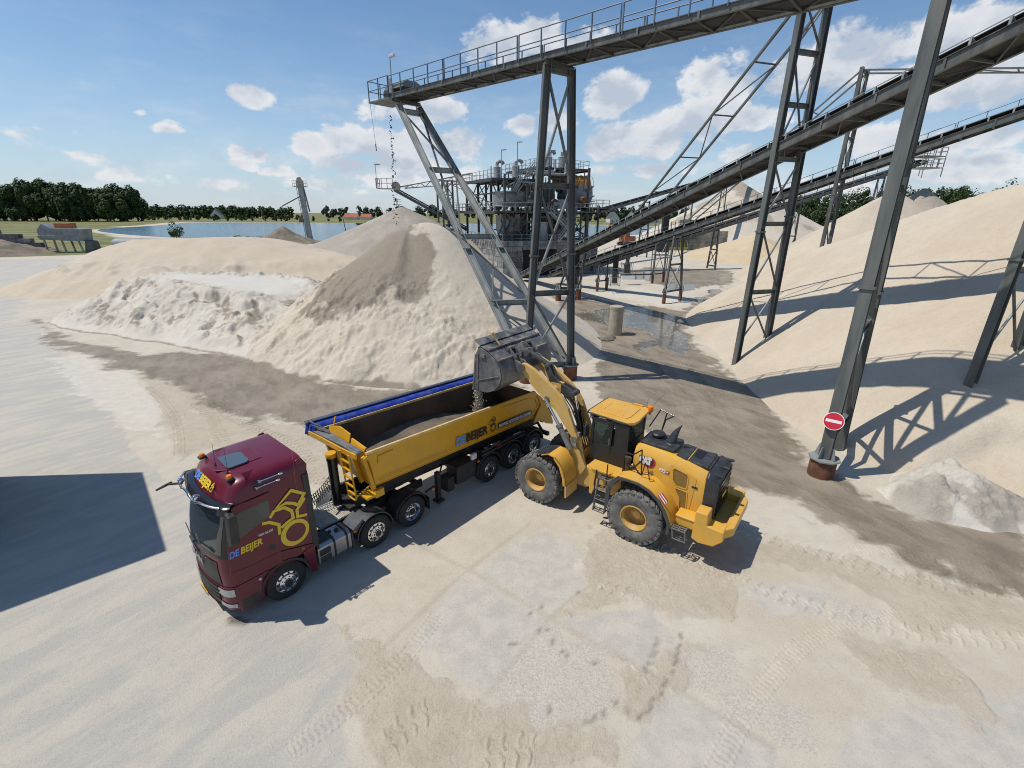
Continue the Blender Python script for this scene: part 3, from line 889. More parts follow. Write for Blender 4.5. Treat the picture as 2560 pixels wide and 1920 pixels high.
def f_cone(x, y):
    A = (-7.9, 37.6)
    R, th = star_R(x, y, A, P0_POLY)
    r = np.hypot(x - A[0], y - A[1])
    q = r / R
    h = 9.0 * (1 - q)
    h = h - 0.5 * np.exp(-(r / 0.9) ** 2)
    # rounded shoulder running from the tip to the right and back
    sh = np.exp(-((th - 0.15) / 0.75) ** 2)
    h += sh * 1.1 * np.exp(-((r - 3.2) / 2.6) ** 2)
    # two avalanche hollows on the front left of the tip
    fr = np.exp(-((th + 1.95) / 0.55) ** 2)
    h -= 0.40 * np.exp(-((th + 1.35) / 0.26) ** 2) * np.exp(-((r - 4.2) / 2.6) ** 2)
    h += 0.16 * np.exp(-((th + 1.62) / 0.11) ** 2) * np.exp(-((r - 3.6) / 2.4) ** 2)
    front = sstep(np.cos(th + 2.1), 0.05, 0.75)
    an = th * 14.0
    low = sstep(q, 0.25, 0.6)
    wx0 = fbm(x * 0.9, y * 0.9, 3, 7)
    # tongues sliding down, clods and slabs between them
    h += front * low * (0.07 * ridged(an * 0.30 + 0.3 * wx0, r * 0.16, 3, 5) + 0.05 * ridged(an * 0.9 + 0.5 * wx0, r * 0.45, 4, 6))
    wx, wy = x + 0.5 * fbm(x * 1.7, y * 1.7, 3, 9), y + 0.5 * fbm(x * 1.7, y * 1.7, 3, 10)
    lowf = front * sstep(q, 0.3, 0.5) * (1 - sstep(q, 0.93, 1.0))
    sx_, sy_ = wx * 0.83 + wy * 0.56, -wx * 0.56 + wy * 0.83
    s1 = fbm(sx_ * 0.55, sy_ * 0.95, 5, 8, 0.62)
    h += lowf * (0.17 * sstep(s1, 0.08, 0.15) + 0.12 * sstep(s1, 0.28, 0.33) - 0.10 * sstep(-s1, 0.22, 0.28))
    s2 = fbm(wx * 1.5, wy * 1.0, 4, 11, 0.6)
    h += lowf * 0.08 * sstep(s2, 0.08, 0.14)
    cl = np.abs(fbm(x * 3.6, y * 3.6, 3, 12)) * 1.6 - 0.3
    zone = front * sstep(fbm(x * 0.5, y * 0.5, 3, 14), -0.1, 0.3) * sstep(q, 0.25, 0.5)
    h += 0.08 * cl * zone
    h += 0.018 * fbm(an * 2.6 + wx0, r * 0.30, 3, 15) * sstep(r, 1.5, 4)
    h += 0.05 * fbm(x * 1.2, y * 1.2, 3, 16)
    dk = psd(x, y, [p for p in DATA['p0dark'] if p] + [(-15.9, 34.0), (-12.0, 37.2), (-9.0, 38.2), (-7.9, 38.0)])
    dk2 = dk + 0.7 * fbm(x * 0.8, y * 0.8, 4, 18) + 0.45 * fbm(x * 2.5, y * 2.5, 3, 19)
    damp = sstep(dk2, -0.8, 0.7)
    lower = sstep(q, 0.42, 0.72) * sstep(fbm(x * 2.8, y * 2.8, 3, 22), -0.25, 0.45)
    damp = damp * (1 - 0.75 * lower)
    # damp strip at the toe
    damp = np.maximum(damp, 0.75 * sstep(q + 0.03 * fbm(x, y, 3, 23), 0.965, 1.0) * front)
    rough = np.clip(zone + 0.5 * damp, 0, 1)
    return h, damp, 0.5 * sh * sstep(r, 1, 4) * 0.5, rough


pile('sand_cone', (-23, 23.5, 9, 58), 0.10, f_cone, M['sand_pale'], 'tall pale sand cone with a damp dark face under the conveyor head')

WH_POLY = [(-43.5, 43.6), (-41.5, 41.0), (-36, 38.2), (-30, 36.0), (-24.8, 33.9), (-20, 31.6), (-15.5, 29.8), (-12, 36), (-12, 48), (-19, 57), (-36, 57.5), (-43, 51)]


def f_white(x, y):
    wob = 0.9 * fbm(x * 0.35, y * 0.35, 4, 50) + 0.35 * fbm(x * 1.1, y * 1.1, 3, 51)
    d = psd(x, y, smooth_poly(WH_POLY, 1)) + 0.4 * fbm(x * 0.3, y * 0.3, 3, 57)
    c, s = math.cos(-0.42), math.sin(-0.42)
    u, v = x * c - y * s, x * s + y * c
    cap = 3.5 - 0.05 * np.maximum(0, x + 36) + 0.35 * fbm(x * 0.12, y * 0.12, 3, 53)
    cap = cap - 1.3 * sstep(x, -22, -15)
    # broken scarp: the foot slopes gently, then a steep bite under the rim
    edge = sstep(d + wob * 1.2, 4.6, 5.6)
    slope = 0.52 * d
    h = smin(slope, cap - 0.9 + edge * 0.9, 0.35)
    face = sstep(d, 0.3, 1.5) * (1 - sstep(d, 6.5, 8.5))
    ww = u + 0.6 * fbm(x * 1.3, y * 1.3, 3, 52)
    t1 = fbm(ww * 0.75, v * 0.42, 5, 55, 0.6)
    h += face * (0.22 * ridged(u * 0.34, v * 0.14, 3, 54) + 0.20 * sstep(t1, 0.06, 0.12) + 0.14 * sstep(t1, 0.24, 0.29) - 0.14 * sstep(-t1, 0.18, 0.25) - 0.10)
    h += face * 0.07 * (np.abs(fbm(x * 2.9, y * 2.9, 4, 56)) * 2 - 0.3) * sstep(fbm(x * 0.7, y * 0.7, 3, 49), -0.2, 0.2)
    h += 0.05 * fbm(x * 0.6, y * 0.6, 3, 58)
    rough = face * sstep(fbm(x * 0.6, y * 0.6, 3, 59), -0.25, 0.3)
    damp = face * 0.6 * sstep(fbm(ww * 1.3, v * 0.7, 4, 60), 0.12, 0.36) + 0.7 * sstep(-d, -0.35, 0.0)
    return h, damp, sstep(d, 6.5, 9.0) * 0.8, rough


pile('sand_mound', (-46, 28.5, -10.5, 60), 0.12, f_white, M['sand_white'], 'low whitish sand mound with a crumbling broken front edge')

BG_POLY = [(-64, 57.5), (-58, 54.6), (-50, 53.6), (-44, 52), (-30, 54), (-14, 55.5), (-10, 62), (-16, 74), (-24, 84), (-34, 92), (-52, 90), (-64, 76), (-68, 66)]


def f_beige(x, y):
    d = psd(x, y, smooth_poly(BG_POLY, 2)) + 0.5 * fbm(x * 0.2, y * 0.2, 3, 61)
    back = sstep(y + 0.25 * x, 47, 55)
    cap = 3.3 + 2.5 * back - 1.6 * sstep(x, -42, -26) * back
    cap = cap - 1.5 * sstep(x, -26, -12)
    h = smin(0.44 * d, cap, 0.7)
    bite = sstep(fbm(x * 0.4, y * 0.4, 3, 63), -0.1, 0.3)
    ring = np.exp(-((d - 6.0) / 1.6) ** 2)
    h += ring * 0.4 * (bite - 0.5)
    face = sstep(d, 0.5, 2.0) * (1 - sstep(d, 8, 11))
    h += face * 0.22 * ridged(x * 0.25 + y * 0.12, y * 0.2, 4, 64)
    h += 0.06 * fbm(x * 0.7, y * 0.7, 4, 65)
    return h, ring * bite * 0.55 * sstep(y, 56, 60), 0.25 * (1 - back) * sstep(d, 3, 6), ring * 0.8


pile('sand_mound', (-70, 50, -7, 94), 0.3, f_beige, M['sand_beige'], 'wide beige sand mound with a smooth flat back, left of the white one')


def cone_fn(A, R, h0, seed, conc=0.0, damp=0.0, squash=1.0, lump=0.05, flat=0.0):
    def f(x, y):
        r = np.hypot((x - A[0]) * squash, y - A[1])
        th = np.arctan2(y - A[1], (x - A[0]))
        Rv = R * (1 + 0.06 * np.sin(2 * th + seed) + 0.05 * fbm(np.cos(th) * 2 + seed, np.sin(th) * 2, 3, seed))
        q = r / Rv
        h = h0 * (1 - q) - conc * h0 * np.sin(np.clip(q, 0, 1) * math.pi)
        if flat:
            h = smin(h, np.full_like(h, h0 * (1 - flat)), 0.6)
        h += lump * ridged(th * R * 0.25, r * 0.06, 4, seed + 1) * sstep(q, 0.02, 0.2) + lump * 0.6 * fbm(x * 0.8, y * 0.8, 3, seed + 2)
        d = damp * sstep(fbm(x * 0.15, y * 0.15, 3, seed + 3) + (0.6 - q), 0.0, 0.35)
        return h, d, 0, 0.25
    return f


pile('gravel_cone', (-48, 62, 8, 118), 0.4, cone_fn((-19.9, 90), 26.5, 10.6, 70, 0.06, 0.25, lump=0.12), M['gravel'], 'grey gravel cone under the tip of the far left conveyor', 'gravel pile')
pile('soil_heap', (-88, 144, -56, 172), 0.45, cone_fn((-73.7, 158), 11.5, 5.4, 74, 0.18, 0.6, lump=0.5), M['soil'], 'small dark heap beside the lake, next to the elevator tower', 'soil heap')
pile('soil_heap', (-134, 96, -98, 128), 0.45, cone_fn((-121, 112), 12.5, 3.9, 78, 0.1, 0.5, lump=0.6), M['soil'], 'brown rubble heap at the far left edge of the yard', 'soil heap')

P1_POLY = smooth_poly([(26, 6), (20.5, 9.6), (15.6, 14.6), (13.3, 18.2), (13.0, 21.5), (13.6, 26.4), (14.4, 34), (15.8, 42.6), (16.9, 46.5), (19.2, 51), (24, 53.5), (31, 52), (41, 47.2), (56, 37), (72, 20), (56, -4)], 1)


def f_right(x, y):
    d = psd(x, y, P1_POLY) + 0.25 * fbm(x * 0.2, y * 0.2, 3, 80)
    cap = 11.6 - 0.06 * np.abs(x - 33) + 0.2 * fbm(x * 0.15, y * 0.15, 3, 82) - 1.6 * sstep(x, 44, 36) * sstep(y, 33, 46)
    h = smin(0.66 * d, cap, 0.6)
    h -= 0.35 * np.exp(-(d / 0.9) ** 2) * (d > -1)
    # faint wind and slide lines running up the slope
    c, s = math.cos(0.42), math.sin(0.42)
    u, v = x * c + y * s, -x * s + y * c
    h += (0.05 * fbm(u * 0.13, v * 1.0, 4, 84) + 0.025 * ridged(u * 0.22, v * 2.4, 3, 85)) * sstep(d, 0.5, 3)
    # a bite taken by the loader near the post
    b = psd(x, y, [(14.6, 14.9), (16.6, 16.7), (18.4, 16.6), (20.4, 15.0), (22, 12.2), (20, 9), (15, 12)])
    bb = b + 0.5 * fbm(x * 0.8, y * 0.8, 4, 86)
    h -= 0.55 * sstep(bb, 0.0, 0.7) * sstep(d, 0.2, 2.2)
    h += 0.05 * fbm(x * 2.2, y * 2.2, 3, 87) * sstep(bb, -0.6, 0.4)
    h += 0.025 * fbm(x * 0.9, y * 0.9, 4, 88)
    rim = np.exp(-((bb - 0.25) / 0.5) ** 2)
    damp = 0.5 * sstep(-d, -0.5, -0.05) + 0.2 * rim
    return h, damp, 0.35 * rim + 0.2 * sstep(fbm(x * 0.1, y * 0.1, 3, 89), 0.1, 0.5), np.clip(rim * 0.7 + 0.05, 0, 1)


pile('sand_pile', (12, -6, 74, 62), 0.2, f_right, M['sand_tan'], 'huge smooth tan sand pile filling the right of the yard')

P2_POLY = smooth_poly([(33, 74), (37, 64), (44, 58), (56, 56), (72, 62), (82, 78), (76, 94), (58, 98), (44, 92)], 2)


def f_p2(x, y):
    d = psd(x, y, P2_POLY)
    h = smin(0.68 * d, 12.6 + 0.2 * fbm(x * 0.1, y * 0.1, 3, 90), 1.0)
    h += 0.08 * ridged(x * 0.15, y * 0.3, 3, 92) + 0.04 * fbm(x * 0.8, y * 0.8, 3, 93)
    return h, 0.4 * sstep(-d, -0.6, 0), 0, 0.1


pile('sand_pile', (30, 52, 86, 102), 0.4, f_p2, M['sand_tan'], 'second tan sand pile behind the huge one, crossed by a conveyor shadow')
pile('sand_cone', (40, 142, 124, 222), 0.8, cone_fn((79.5, 178), 34.5, 20.3, 96, 0.03, 0.55, lump=0.25), M['sand_pale'], 'tall far sand cone with a brownish tip, behind the sloping conveyors')
pile('sand_heap', (34, 95, 78, 135), 0.4, cone_fn((56, 114), 17.5, 5.2, 99, 0.05, 0.0, lump=0.12), M['sand_gold'], 'low golden sand heap in front of the tall far cone', 'sand heap')
pile('sand_cone', (86, 178, 150, 232), 0.9, cone_fn((112, 206), 24.0, 12.6, 103, 0.03, 0.1, lump=0.2), M['sand_pale'], 'pale far sand cone to the right of the tallest far cone')
pile('gravel_cone', (56, 76, 108, 126), 0.5, cone_fn((80.8, 100), 23.0, 14.7, 106, 0.05, 0.4, lump=0.12), M['gravel'], 'grey brown cone under the conveyor head at far right', 'gravel pile')


def f_heap(x, y):
    d = psd(x, y, smooth_poly([(13.4, 15.2), (16.7, 17.3), (17.9, 16.2), (17.6, 14.0), (19.2, 12.2), (16.6, 12.4), (14.6, 12.9), (13.3, 13.9)], 2)) + 0.3 * fbm(x * 0.9, y * 0.9, 3, 110)
    h = smin(0.62 * d, np.full_like(d, 0.92), 0.3)
    h += sstep(d, 0, 0.5) * (0.16 * ridged(x * 1.3, y * 1.3, 4, 111) + 0.12 * np.abs(fbm(x * 3.6, y * 3.6, 3, 112)) + 0.10 * sstep(fbm(x * 1.8, y * 1.8, 3, 115), 0.05, 0.12))
    return h, 0.9 * sstep(14.6 - y + 0.6 * fbm(x, y, 3, 113), -0.3, 0.7) * sstep(fbm(x * 1.2, y * 1.2, 3, 114), -0.5, 0.1), 0.4, sstep(d, 0, 0.6)


pile('sand_heap', (12, 11, 21, 19), 0.07, f_heap, M['sand_white'], 'small churned whitish heap of sand near the road sign post', 'sand heap')


# ---------------------------------------------------------------- steel, concrete and other materials
M['steel'] = mat('grey_green_steel', (0.095, 0.104, 0.10), 0.55, 0.0, 0.4, 1.6, 0.15, 12, dust=0.6, dustc=(0.21, 0.185, 0.15), streak=True)
M['steel_light'] = mat('galvanised_steel', (0.27, 0.29, 0.285), 0.5, 0.15, 0.25, 1.5, 0.1, 14, dust=0.3, dustc=(0.30, 0.27, 0.22), streak=True)
M['steel_dark'] = mat('dark_steel', (0.05, 0.053, 0.054), 0.6, 0.0, 0.3, 1.5, 0.1, 14, dust=0.4, dustc=(0.16, 0.145, 0.12))
M['rail'] = mat('blue_grey_rail', (0.10, 0.13, 0.16), 0.5, 0.1, 0.2, 2.0)
M['belt'] = mat('rubber_belt', (0.018, 0.018, 0.019), 0.7, 0, 0.2, 3.0)
M['rust'] = mat('rusty_pipe', (0.15, 0.065, 0.035), 0.85, 0, 0.45, 3.0, 0.4, 18)
M['concrete'] = mat('cast_concrete', (0.36, 0.32, 0.25), 0.9, 0, 0.2, 2.0, 0.4, 12)
M['block'] = mat('concrete_block', (0.25, 0.25, 0.245), 0.9, 0, 0.35, 0.8, 0.4, 8, dust=0.5, dustc=(0.13, 0.125, 0.115))
M['block_tan'] = mat('stained_block', (0.34, 0.305, 0.23), 0.9, 0, 0.4, 0.5, 0.4, 8)
M['dark'] = mat('dark_interior', (0.02, 0.02, 0.02), 0.9, 0, 0)
M['white'] = mat('white_paint', (0.62, 0.62, 0.60), 0.5, 0, 0.1, 2, dust=0.3)
M['grey_paint'] = mat('grey_paint', (0.22, 0.235, 0.24), 0.5, 0, 0.25, 1.0, 0.1, 10, dust=0.4, dustc=(0.25, 0.22, 0.18))
M['orange'] = mat('orange_screen', (0.55, 0.21, 0.03), 0.55, 0, 0.3, 1.5, 0.1, 10, dust=0.3)
M['chalk'] = mat('chalk', (0.6, 0.6, 0.57), 0.9, 0, 0)
M['red_sign'] = mat('red_sign_face', (0.55, 0.02, 0.035), 0.35, 0, 0.04, 5)
M['white_sign'] = mat('white_sign_face', (0.78, 0.78, 0.76), 0.35, 0, 0.03, 5)
M['rock'] = mat('wet_rubble', (0.16, 0.145, 0.12), 0.9, 0, 0.35, 3, 0.6, 14)


class Line:
    """frame along a conveyor: s along, t across, z up"""

    def __init__(s, o, az, z0, slope):
        s.o = Vector((o[0], o[1], 0))
        a = math.radians(az)
        s.u = Vector((math.cos(a), math.sin(a), 0))
        s.n = Vector((-math.sin(a), math.cos(a), 0))
        s.z0, s.k = z0, slope

    def at(s, d, t, dz=0.0):
        return s.o + s.u * d + s.n * t + Vector((0, 0, s.z0 + s.k * d + dz))

    def xy(s, d, t, z):
        p = s.o + s.u * d + s.n * t
        return Vector((p.x, p.y, z))


C1 = Line((-2.12, 31.84), -43.8, 16.62, -0.011)
C2 = Line((6.02, 59.83), -71.5, 4.42, 0.284)
C3 = Line((9.64, 64.18), -47.9, 3.34, 0.344)


def handrail(mb, pts, h=1.1, step=1.5, r=0.028, rails=(1.0, 0.5), up=Vector((0, 0, 1))):
    for a, b in zip(pts[:-1], pts[1:]):
        a, b = Vector(a), Vector(b)
        L = (b - a).length
        n = max(1, int(round(L / step)))
        for i in range(n + 1):
            p = a.lerp(b, i / n)
            mb.beam(p, p + up * h, r * 2.4, r * 1.6, (b - a).normalized())
        for k in rails:
            mb.tube(a + up * h * k, b + up * h * k, r, 6)


def conveyor(name, L, s0, s1, half, label, gh=0.45, gw=0.16, mid=0.0, rail=None, idler=1.15, low=0.0, flange=True, cat='conveyor', brace=True, covers=True, post=1.5, deep=False):
    """two girders, bracing between them, belt on idlers, optional handrail"""
    r = empty(name, L.xy(s0, mid, 0), 0, label, cat)
    inv = Matrix.Translation(-Vector(r.location))

    def put(mb, nm, m, **k):
        mb.v = [tuple(inv @ Vector(v)) for v in mb.v]
        return mb.build(nm, m, r, **k)
    for sg in (-1, 1):
        g = MB()
        g.ibeam(L.at(s0, mid + sg * half, low + gh / 2), L.at(s1, mid + sg * half, low + gh / 2), gw, gh, t=0.03)
        k = s0 + 0.6
        while k < s1:
            g.beam(L.at(k, mid + sg * (half + 0.05), low + 0.02), L.at(k, mid + sg * (half + 0.05), low + gh - 0.02), 0.05, 0.10, L.u)
            k += 2.6
        put(g, 'girder', M['steel'])
    if brace:
        b = MB()
        k, flip, step = s0 + 0.5, 1, 1.6
        while k + step < s1:
            b.beam(L.at(k, mid - half, low + 0.06), L.at(k, mid + half, low + 0.06), 0.1, 0.1)
            b.beam(L.at(k, mid - flip * half, low + 0.05), L.at(k + step, mid + flip * half, low + 0.05), 0.07, 0.07)
            flip = -flip
            k += step
        put(b, 'bracing', M['steel_dark'])
    bt = MB()
    w = half * 0.82
    zb = low + gh + 0.10 if not deep else low + gh - 0.24
    bt.sect(L.at(s0 + 0.1, mid, zb), L.at(s1, mid, zb), [(-w, 0.17), (-w * 0.55, 0.0), (w * 0.55, 0.0), (w, 0.17), (w, 0.20), (w * 0.53, 0.03), (-w * 0.53, 0.03), (-w, 0.20)])
    bt.beam(L.at(s0 + 0.1, mid, low + gh * 0.45), L.at(s1, mid, low + gh * 0.45), w * 1.9, 0.03)
    put(bt, 'belt', M['belt'])
    it = MB()
    k = s0 + 0.4
    while k < s1 and not deep:
        for sg in (-1, 1):
            it.beam(L.at(k, mid + sg * half, low + gh), L.at(k, mid + sg * half * 0.98, low + gh + 0.30), 0.06, 0.09, L.u)
            it.tube(L.at(k, mid + sg * half * 0.5, low + gh + 0.06), L.at(k, mid + sg * half * 0.92, low + gh + 0.22), 0.05, 6)
        it.beam(L.at(k, mid - half, low + gh + 0.02), L.at(k, mid + half, low + gh + 0.02), 0.06, 0.05)
        k += idler
    if it.v:
        put(it, 'idler_frame', M['steel_light'])
    if covers:
        cv = MB()
        for sg in (-1, 1):
            cv.beam(L.at(s0 + 0.3, mid + sg * half * 0.98, low + gh + 0.32), L.at(s1, mid + sg * half * 0.98, low + gh + 0.32), 0.03, 0.035)
        put(cv, 'edge_rail', M['steel_light'])
    if rail:
        hr = MB()
        for sg, a, b in rail:
            k = a
            while k < b - 0.3:
                e = min(b, k + 4 * post)
                handrail(hr, [L.at(k, mid + sg * (half + 0.10), low + gh - 0.12), L.at(e - 0.12, mid + sg * (half + 0.10), low + gh - 0.12)], 1.12, post, 0.026, (1.0, 0.55))
                k = e
        put(hr, 'handrail', M['rail'])
    return r, put


def tower(name, legs, label, bars, xs, w=0.34, pipe=None, barw=0.26, brace=0.09, mkey='steel', group=None):
    """legs: list of (foot, top); bars: heights of the cross beams; xs: (z0, z1) panels with crossed braces"""
    base = (Vector(legs[0][0]) + Vector(legs[1][0])) / 2
    r = empty(name, (base.x, base.y, 0), 0, label, 'tower', group)
    off = Vector(r.location)

    def put(mb, nm, m, **k):
        mb.v = [tuple(Vector(v) - off) for v in mb.v]
        return mb.build(nm, m, r, **k)
    across = (Vector(legs[1][0]) - Vector(legs[0][0]))
    across.z = 0
    across.normalize()
    side = across.cross(Vector((0, 0, 1)))

    def on(i, z):
        a, b = Vector(legs[i][0]), Vector(legs[i][1])
        return a.lerp(b, (z - a.z) / (b.z - a.z))
    for f, t in legs:
        g = MB()
        g.ibeam(f, t, w, w * 0.95, across, t=0.035)
        zc = f[2] + (t[2] - f[2]) * 0.42
        c = Vector(f).lerp(Vector(t), 0.42)
        g.beam(c - Vector((0, 0, 0.05)), c + Vector((0, 0, 0.05)), w * 1.25, w * 1.25, across)
        put(g, 'leg', M[mkey])
    for z in bars:
        g = MB()
        g.ibeam(on(0, z), on(1, z), barw * 0.7, barw, t=0.03)
        put(g, 'cross_beam', M[mkey])
    if xs:
        for z0, z1 in xs:
            for i in (0, 1):
                g = MB()
                g.beam(on(i, z0) + side * 0.05 * (i * 2 - 1), on(1 - i, z1) + side * 0.05 * (i * 2 - 1), brace, brace)
                put(g, 'brace', M['steel_light'] if i == 0 else M[mkey])
    if pipe:
        for i, (f, t) in enumerate(legs):
            if pipe[i]:
                rr, h = pipe[i]
                g = MB()
                g.lathe([(rr, -0.3), (rr, h), (rr * 0.6, h)], (f[0], f[1], 0), n=20)
                put(g, 'foundation_pipe', M['rust'], smooth=40)
                g = MB()
                g.lathe([(0, h), (rr * 1.22, h), (rr * 1.22, h + 0.05), (0, h + 0.05)], (f[0], f[1], 0), n=8)
                for a in range(4):
                    q = a * math.pi / 2 + 0.4
                    g.beam((f[0] + 0.3 * math.cos(q), f[1] + 0.3 * math.sin(q), h + 0.05), (f[0] + 0.18 * math.cos(q), f[1] + 0.18 * math.sin(q), h + 0.5), 0.03, 0.22)
                put(g, 'base_plate', M['steel_light'])
    return r, on, put


# ---------------------------------------------------------------- conveyor 1, over the near yard
c1, put1 = conveyor('overhead_conveyor', C1, -7.7, 44.0, 0.87, 'level grey overhead conveyor with handrail, its head end above the damp sand cone', gh=0.30, gw=0.14, mid=-0.2, rail=[(-1, -7.6, 44.0), (1, -7.6, 44.0)], low=0.0, idler=1.4, deep=True, covers=False)
g = MB()
g.box(0, 0, 0, 0.01, 0.01, 0.01)
g = MB()
pf = [C1.at(-10.2, -1.15, 0.03), C1.at(-7.5, -1.15, 0.03), C1.at(-7.5, 0.80, 0.03), C1.at(-10.2, 0.80, 0.03)]
g.add([p for p in pf] + [p + Vector((0, 0, 0.09)) for p in pf], [(3, 2, 1, 0), (4, 5, 6, 7), (0, 1, 5, 4), (1, 2, 6, 5), (2, 3, 7, 6), (3, 0, 4, 7)])
put1(g, 'head_platform', M['steel'])
g = MB()
handrail(g, [C1.at(-7.6, -1.12, 0.12), C1.at(-10.15, -1.12, 0.12), C1.at(-10.15, 0.78, 0.12), C1.at(-7.6, 0.78, 0.12)], 1.25, 1.1, 0.028, (1.0, 0.5))
put1(g, 'handrail', M['rail'])
g = MB()
g.tube(C1.at(-8.6, -0.75, 0.45), C1.at(-8.6, 0.35, 0.45), 0.28, 18)
put1(g, 'head_pulley', M['steel_dark'], smooth=40)
g = MB()
a = C1.at(-7.2, -0.2, 0.75)
g.sect(C1.at(-8.3, -0.2, 0.7), C1.at(-6.2, -0.2, 0.7), [(-0.75, -0.1), (0.75, -0.1), (0.75, 0.12), (0.35, 0.3), (-0.35, 0.3), (-0.75, 0.12)])
put1(g, 'hood', M['grey_paint'])
g = MB()
g.tube(C1.at(-7.6, -0.95, 0.35), C1.at(-7.6, -0.95, 0.95), 0.17, 14)
g.tube(C1.at(-7.6, -0.95, 0.95), C1.at(-7.6, -0.95, 1.25), 0.12, 12, 0.08)
put1(g, 'drive_motor', M['white'], smooth=40)
g = MB()
g.tube(C1.at(-7.3, -1.05, 0.3), C1.at(-7.3, -1.05, 2.35), 0.035, 8)
lp = put1(g, 'lamp_pole', M['steel_light'])
g = MB()
p = C1.at(-7.3, -1.05, 2.4)
off1 = Vector(c1.location)
g.beam(p - off1, p - off1 + Vector((0.34, -0.12, 0.06)), 0.24, 0.16)
g.build('lamp_head', M['white'], lp, bevel=0.03)
g = MB()
pc = C1.at(-10.1, -1.1, 0.05)
g.tube(pc, pc + Vector((0.15, 0.0, -2.6)), 0.012, 5)
g.tube(pc + Vector((0.15, 0, -2.6)), pc + Vector((0.17, 0, -3.05)), 0.035, 6)
put1(g, 'hanging_cable', M['steel_dark'])
for k in (-7.0, 6.3, 20.9):
    g = MB()
    g.ibeam(C1.at(k, -1.35, -0.14), C1.at(k, 0.95, -0.14), 0.22, 0.24)
    put1(g, 'bearer', M['steel'])


def text(name, body, size, m, parent, loc, rot, extrude=0.002, shear=0.0, bold=0.0, align='LEFT', squeeze=1.0):
    cu = bpy.data.curves.new(name, 'FONT')
    cu.body = body
    cu.size = size
    cu.extrude = extrude
    cu.shear = shear
    cu.offset = bold
    cu.align_x = align
    cu.resolution_u = 3
    cu.materials.append(m)
    tmp = bpy.data.objects.new('tmp_text', cu)
    COL.objects.link(tmp)
    bpy.context.view_layer.update()
    me = bpy.data.meshes.new_from_object(tmp.evaluated_get(bpy.context.evaluated_depsgraph_get()))
    bpy.data.objects.remove(tmp)
    bpy.data.curves.remove(cu)
    me.name = name
    if not me.materials:
        me.materials.append(m)
    o = bpy.data.objects.new(name, me)
    COL.objects.link(o)
    o.parent = parent
    o.location = loc
    if isinstance(rot, Matrix):
        o.rotation_euler = rot.to_euler()
    else:
        o.rotation_euler = rot
    o.scale = (squeeze, 1, 1)
    return o


rotn = Matrix((C1.u, Vector((0, 0, 1)), -C1.n)).transposed()
for body, d, sz in (('22.*!', 10.6, 0.24), ('22.*!', 12.5, 0.26), ('5,5T', 14.8, 0.28)):
    p = C1.at(d, -0.2 - 0.87 - 0.013, 0.06) - off1
    text('chalk_mark', body, sz, M['chalk'], c1, p, rotn, 0.001, 0.2)

# stones falling from the head
g = MB()
rr = random.Random(5)
for i in range(75):
    z = 15.9 - 7.2 * (i / 75) ** 0.85 + rr.uniform(-.08, .08)
    sp = 0.10 + 0.25 * (16 - z) / 8
    p = C1.at(-9.0 - 0.2 * (16.3 - z) / 8, -0.25 + rr.uniform(-1, 1) * 0.5 * sp)
    p = Vector((p.x + rr.uniform(-1, 1) * sp * 0.6, p.y, z))
    s_ = rr.uniform(0.03, 0.075)
    d = Vector((rr.uniform(-1, 1), rr.uniform(-1, 1), rr.uniform(-.8, .8))).normalized()
    g.tube(p - d * s_ * 1.3, p + d * s_ * 1.3, s_ * 0.7, 5, s_ * 0.35)
tag(g.build('falling_stones', M['steel_dark']), 'stones falling from the overhead conveyor onto the sand cone', 'falling stones', kind='stuff')

# towers under conveyor 1
t1, on1, putt = tower('support_tower', [((0.86, 26.6, 0.75), (1.63, 26.86, 16.40)), ((3.55, 27.2, 0.9), (2.92, 27.84, 16.38))],
                      'tall narrow steel tower carrying the overhead conveyor, right beside the loader bucket', (0.95, 5.25, 10.9, 16.2), [(1.0, 5.2), (5.3, 10.8), (11.0, 16.1)], 0.38, pipe=[(0.42, 0.75), (0.42, 0.9)], barw=0.3, brace=0.11)
t2, on2, putt2 = tower('raking_truss', [((0.60, 27.05, 0.95), (-7.75, 36.0, 16.36)), ((3.30, 27.45, 1.0), (-6.6, 37.1, 16.36))],
                       'leaning steel truss propping the conveyor head, its foot at the narrow tower', (4.3, 8.1, 12.15, 15.9), None, 0.40, barw=0.34, mkey='steel_light')
for a, b in (((1, 16.0), (0, 8.3)), ((0, 16.0), (1, 12.2)), ((1, 12.1), (0, 8.2)), ((0, 8.0), (1, 4.4)), ((1, 8.0), (0, 4.4)), ((0, 4.2), (1, 1.2))):
    g = MB()
    g.beam(on2(*a), on2(*b), 0.10, 0.10)
    putt2(g, 'brace', M['steel'])
t3, on3, putt3 = tower('support_tower', [((12.05, 16.05, 0.78), (12.28, 16.55, 16.1)), ((14.15, 18.15, 0.0), (13.5, 18.05, 16.1))],
                       'thick leaning twin post with the no entry sign, standing on a rusty pipe', (1.6, 5.6, 10.4, 15.9), [(1.7, 5.5), (5.7, 10.3), (10.5, 15.8)], 0.38, pipe=[(0.45, 0.72), None], barw=0.3, brace=0.14)
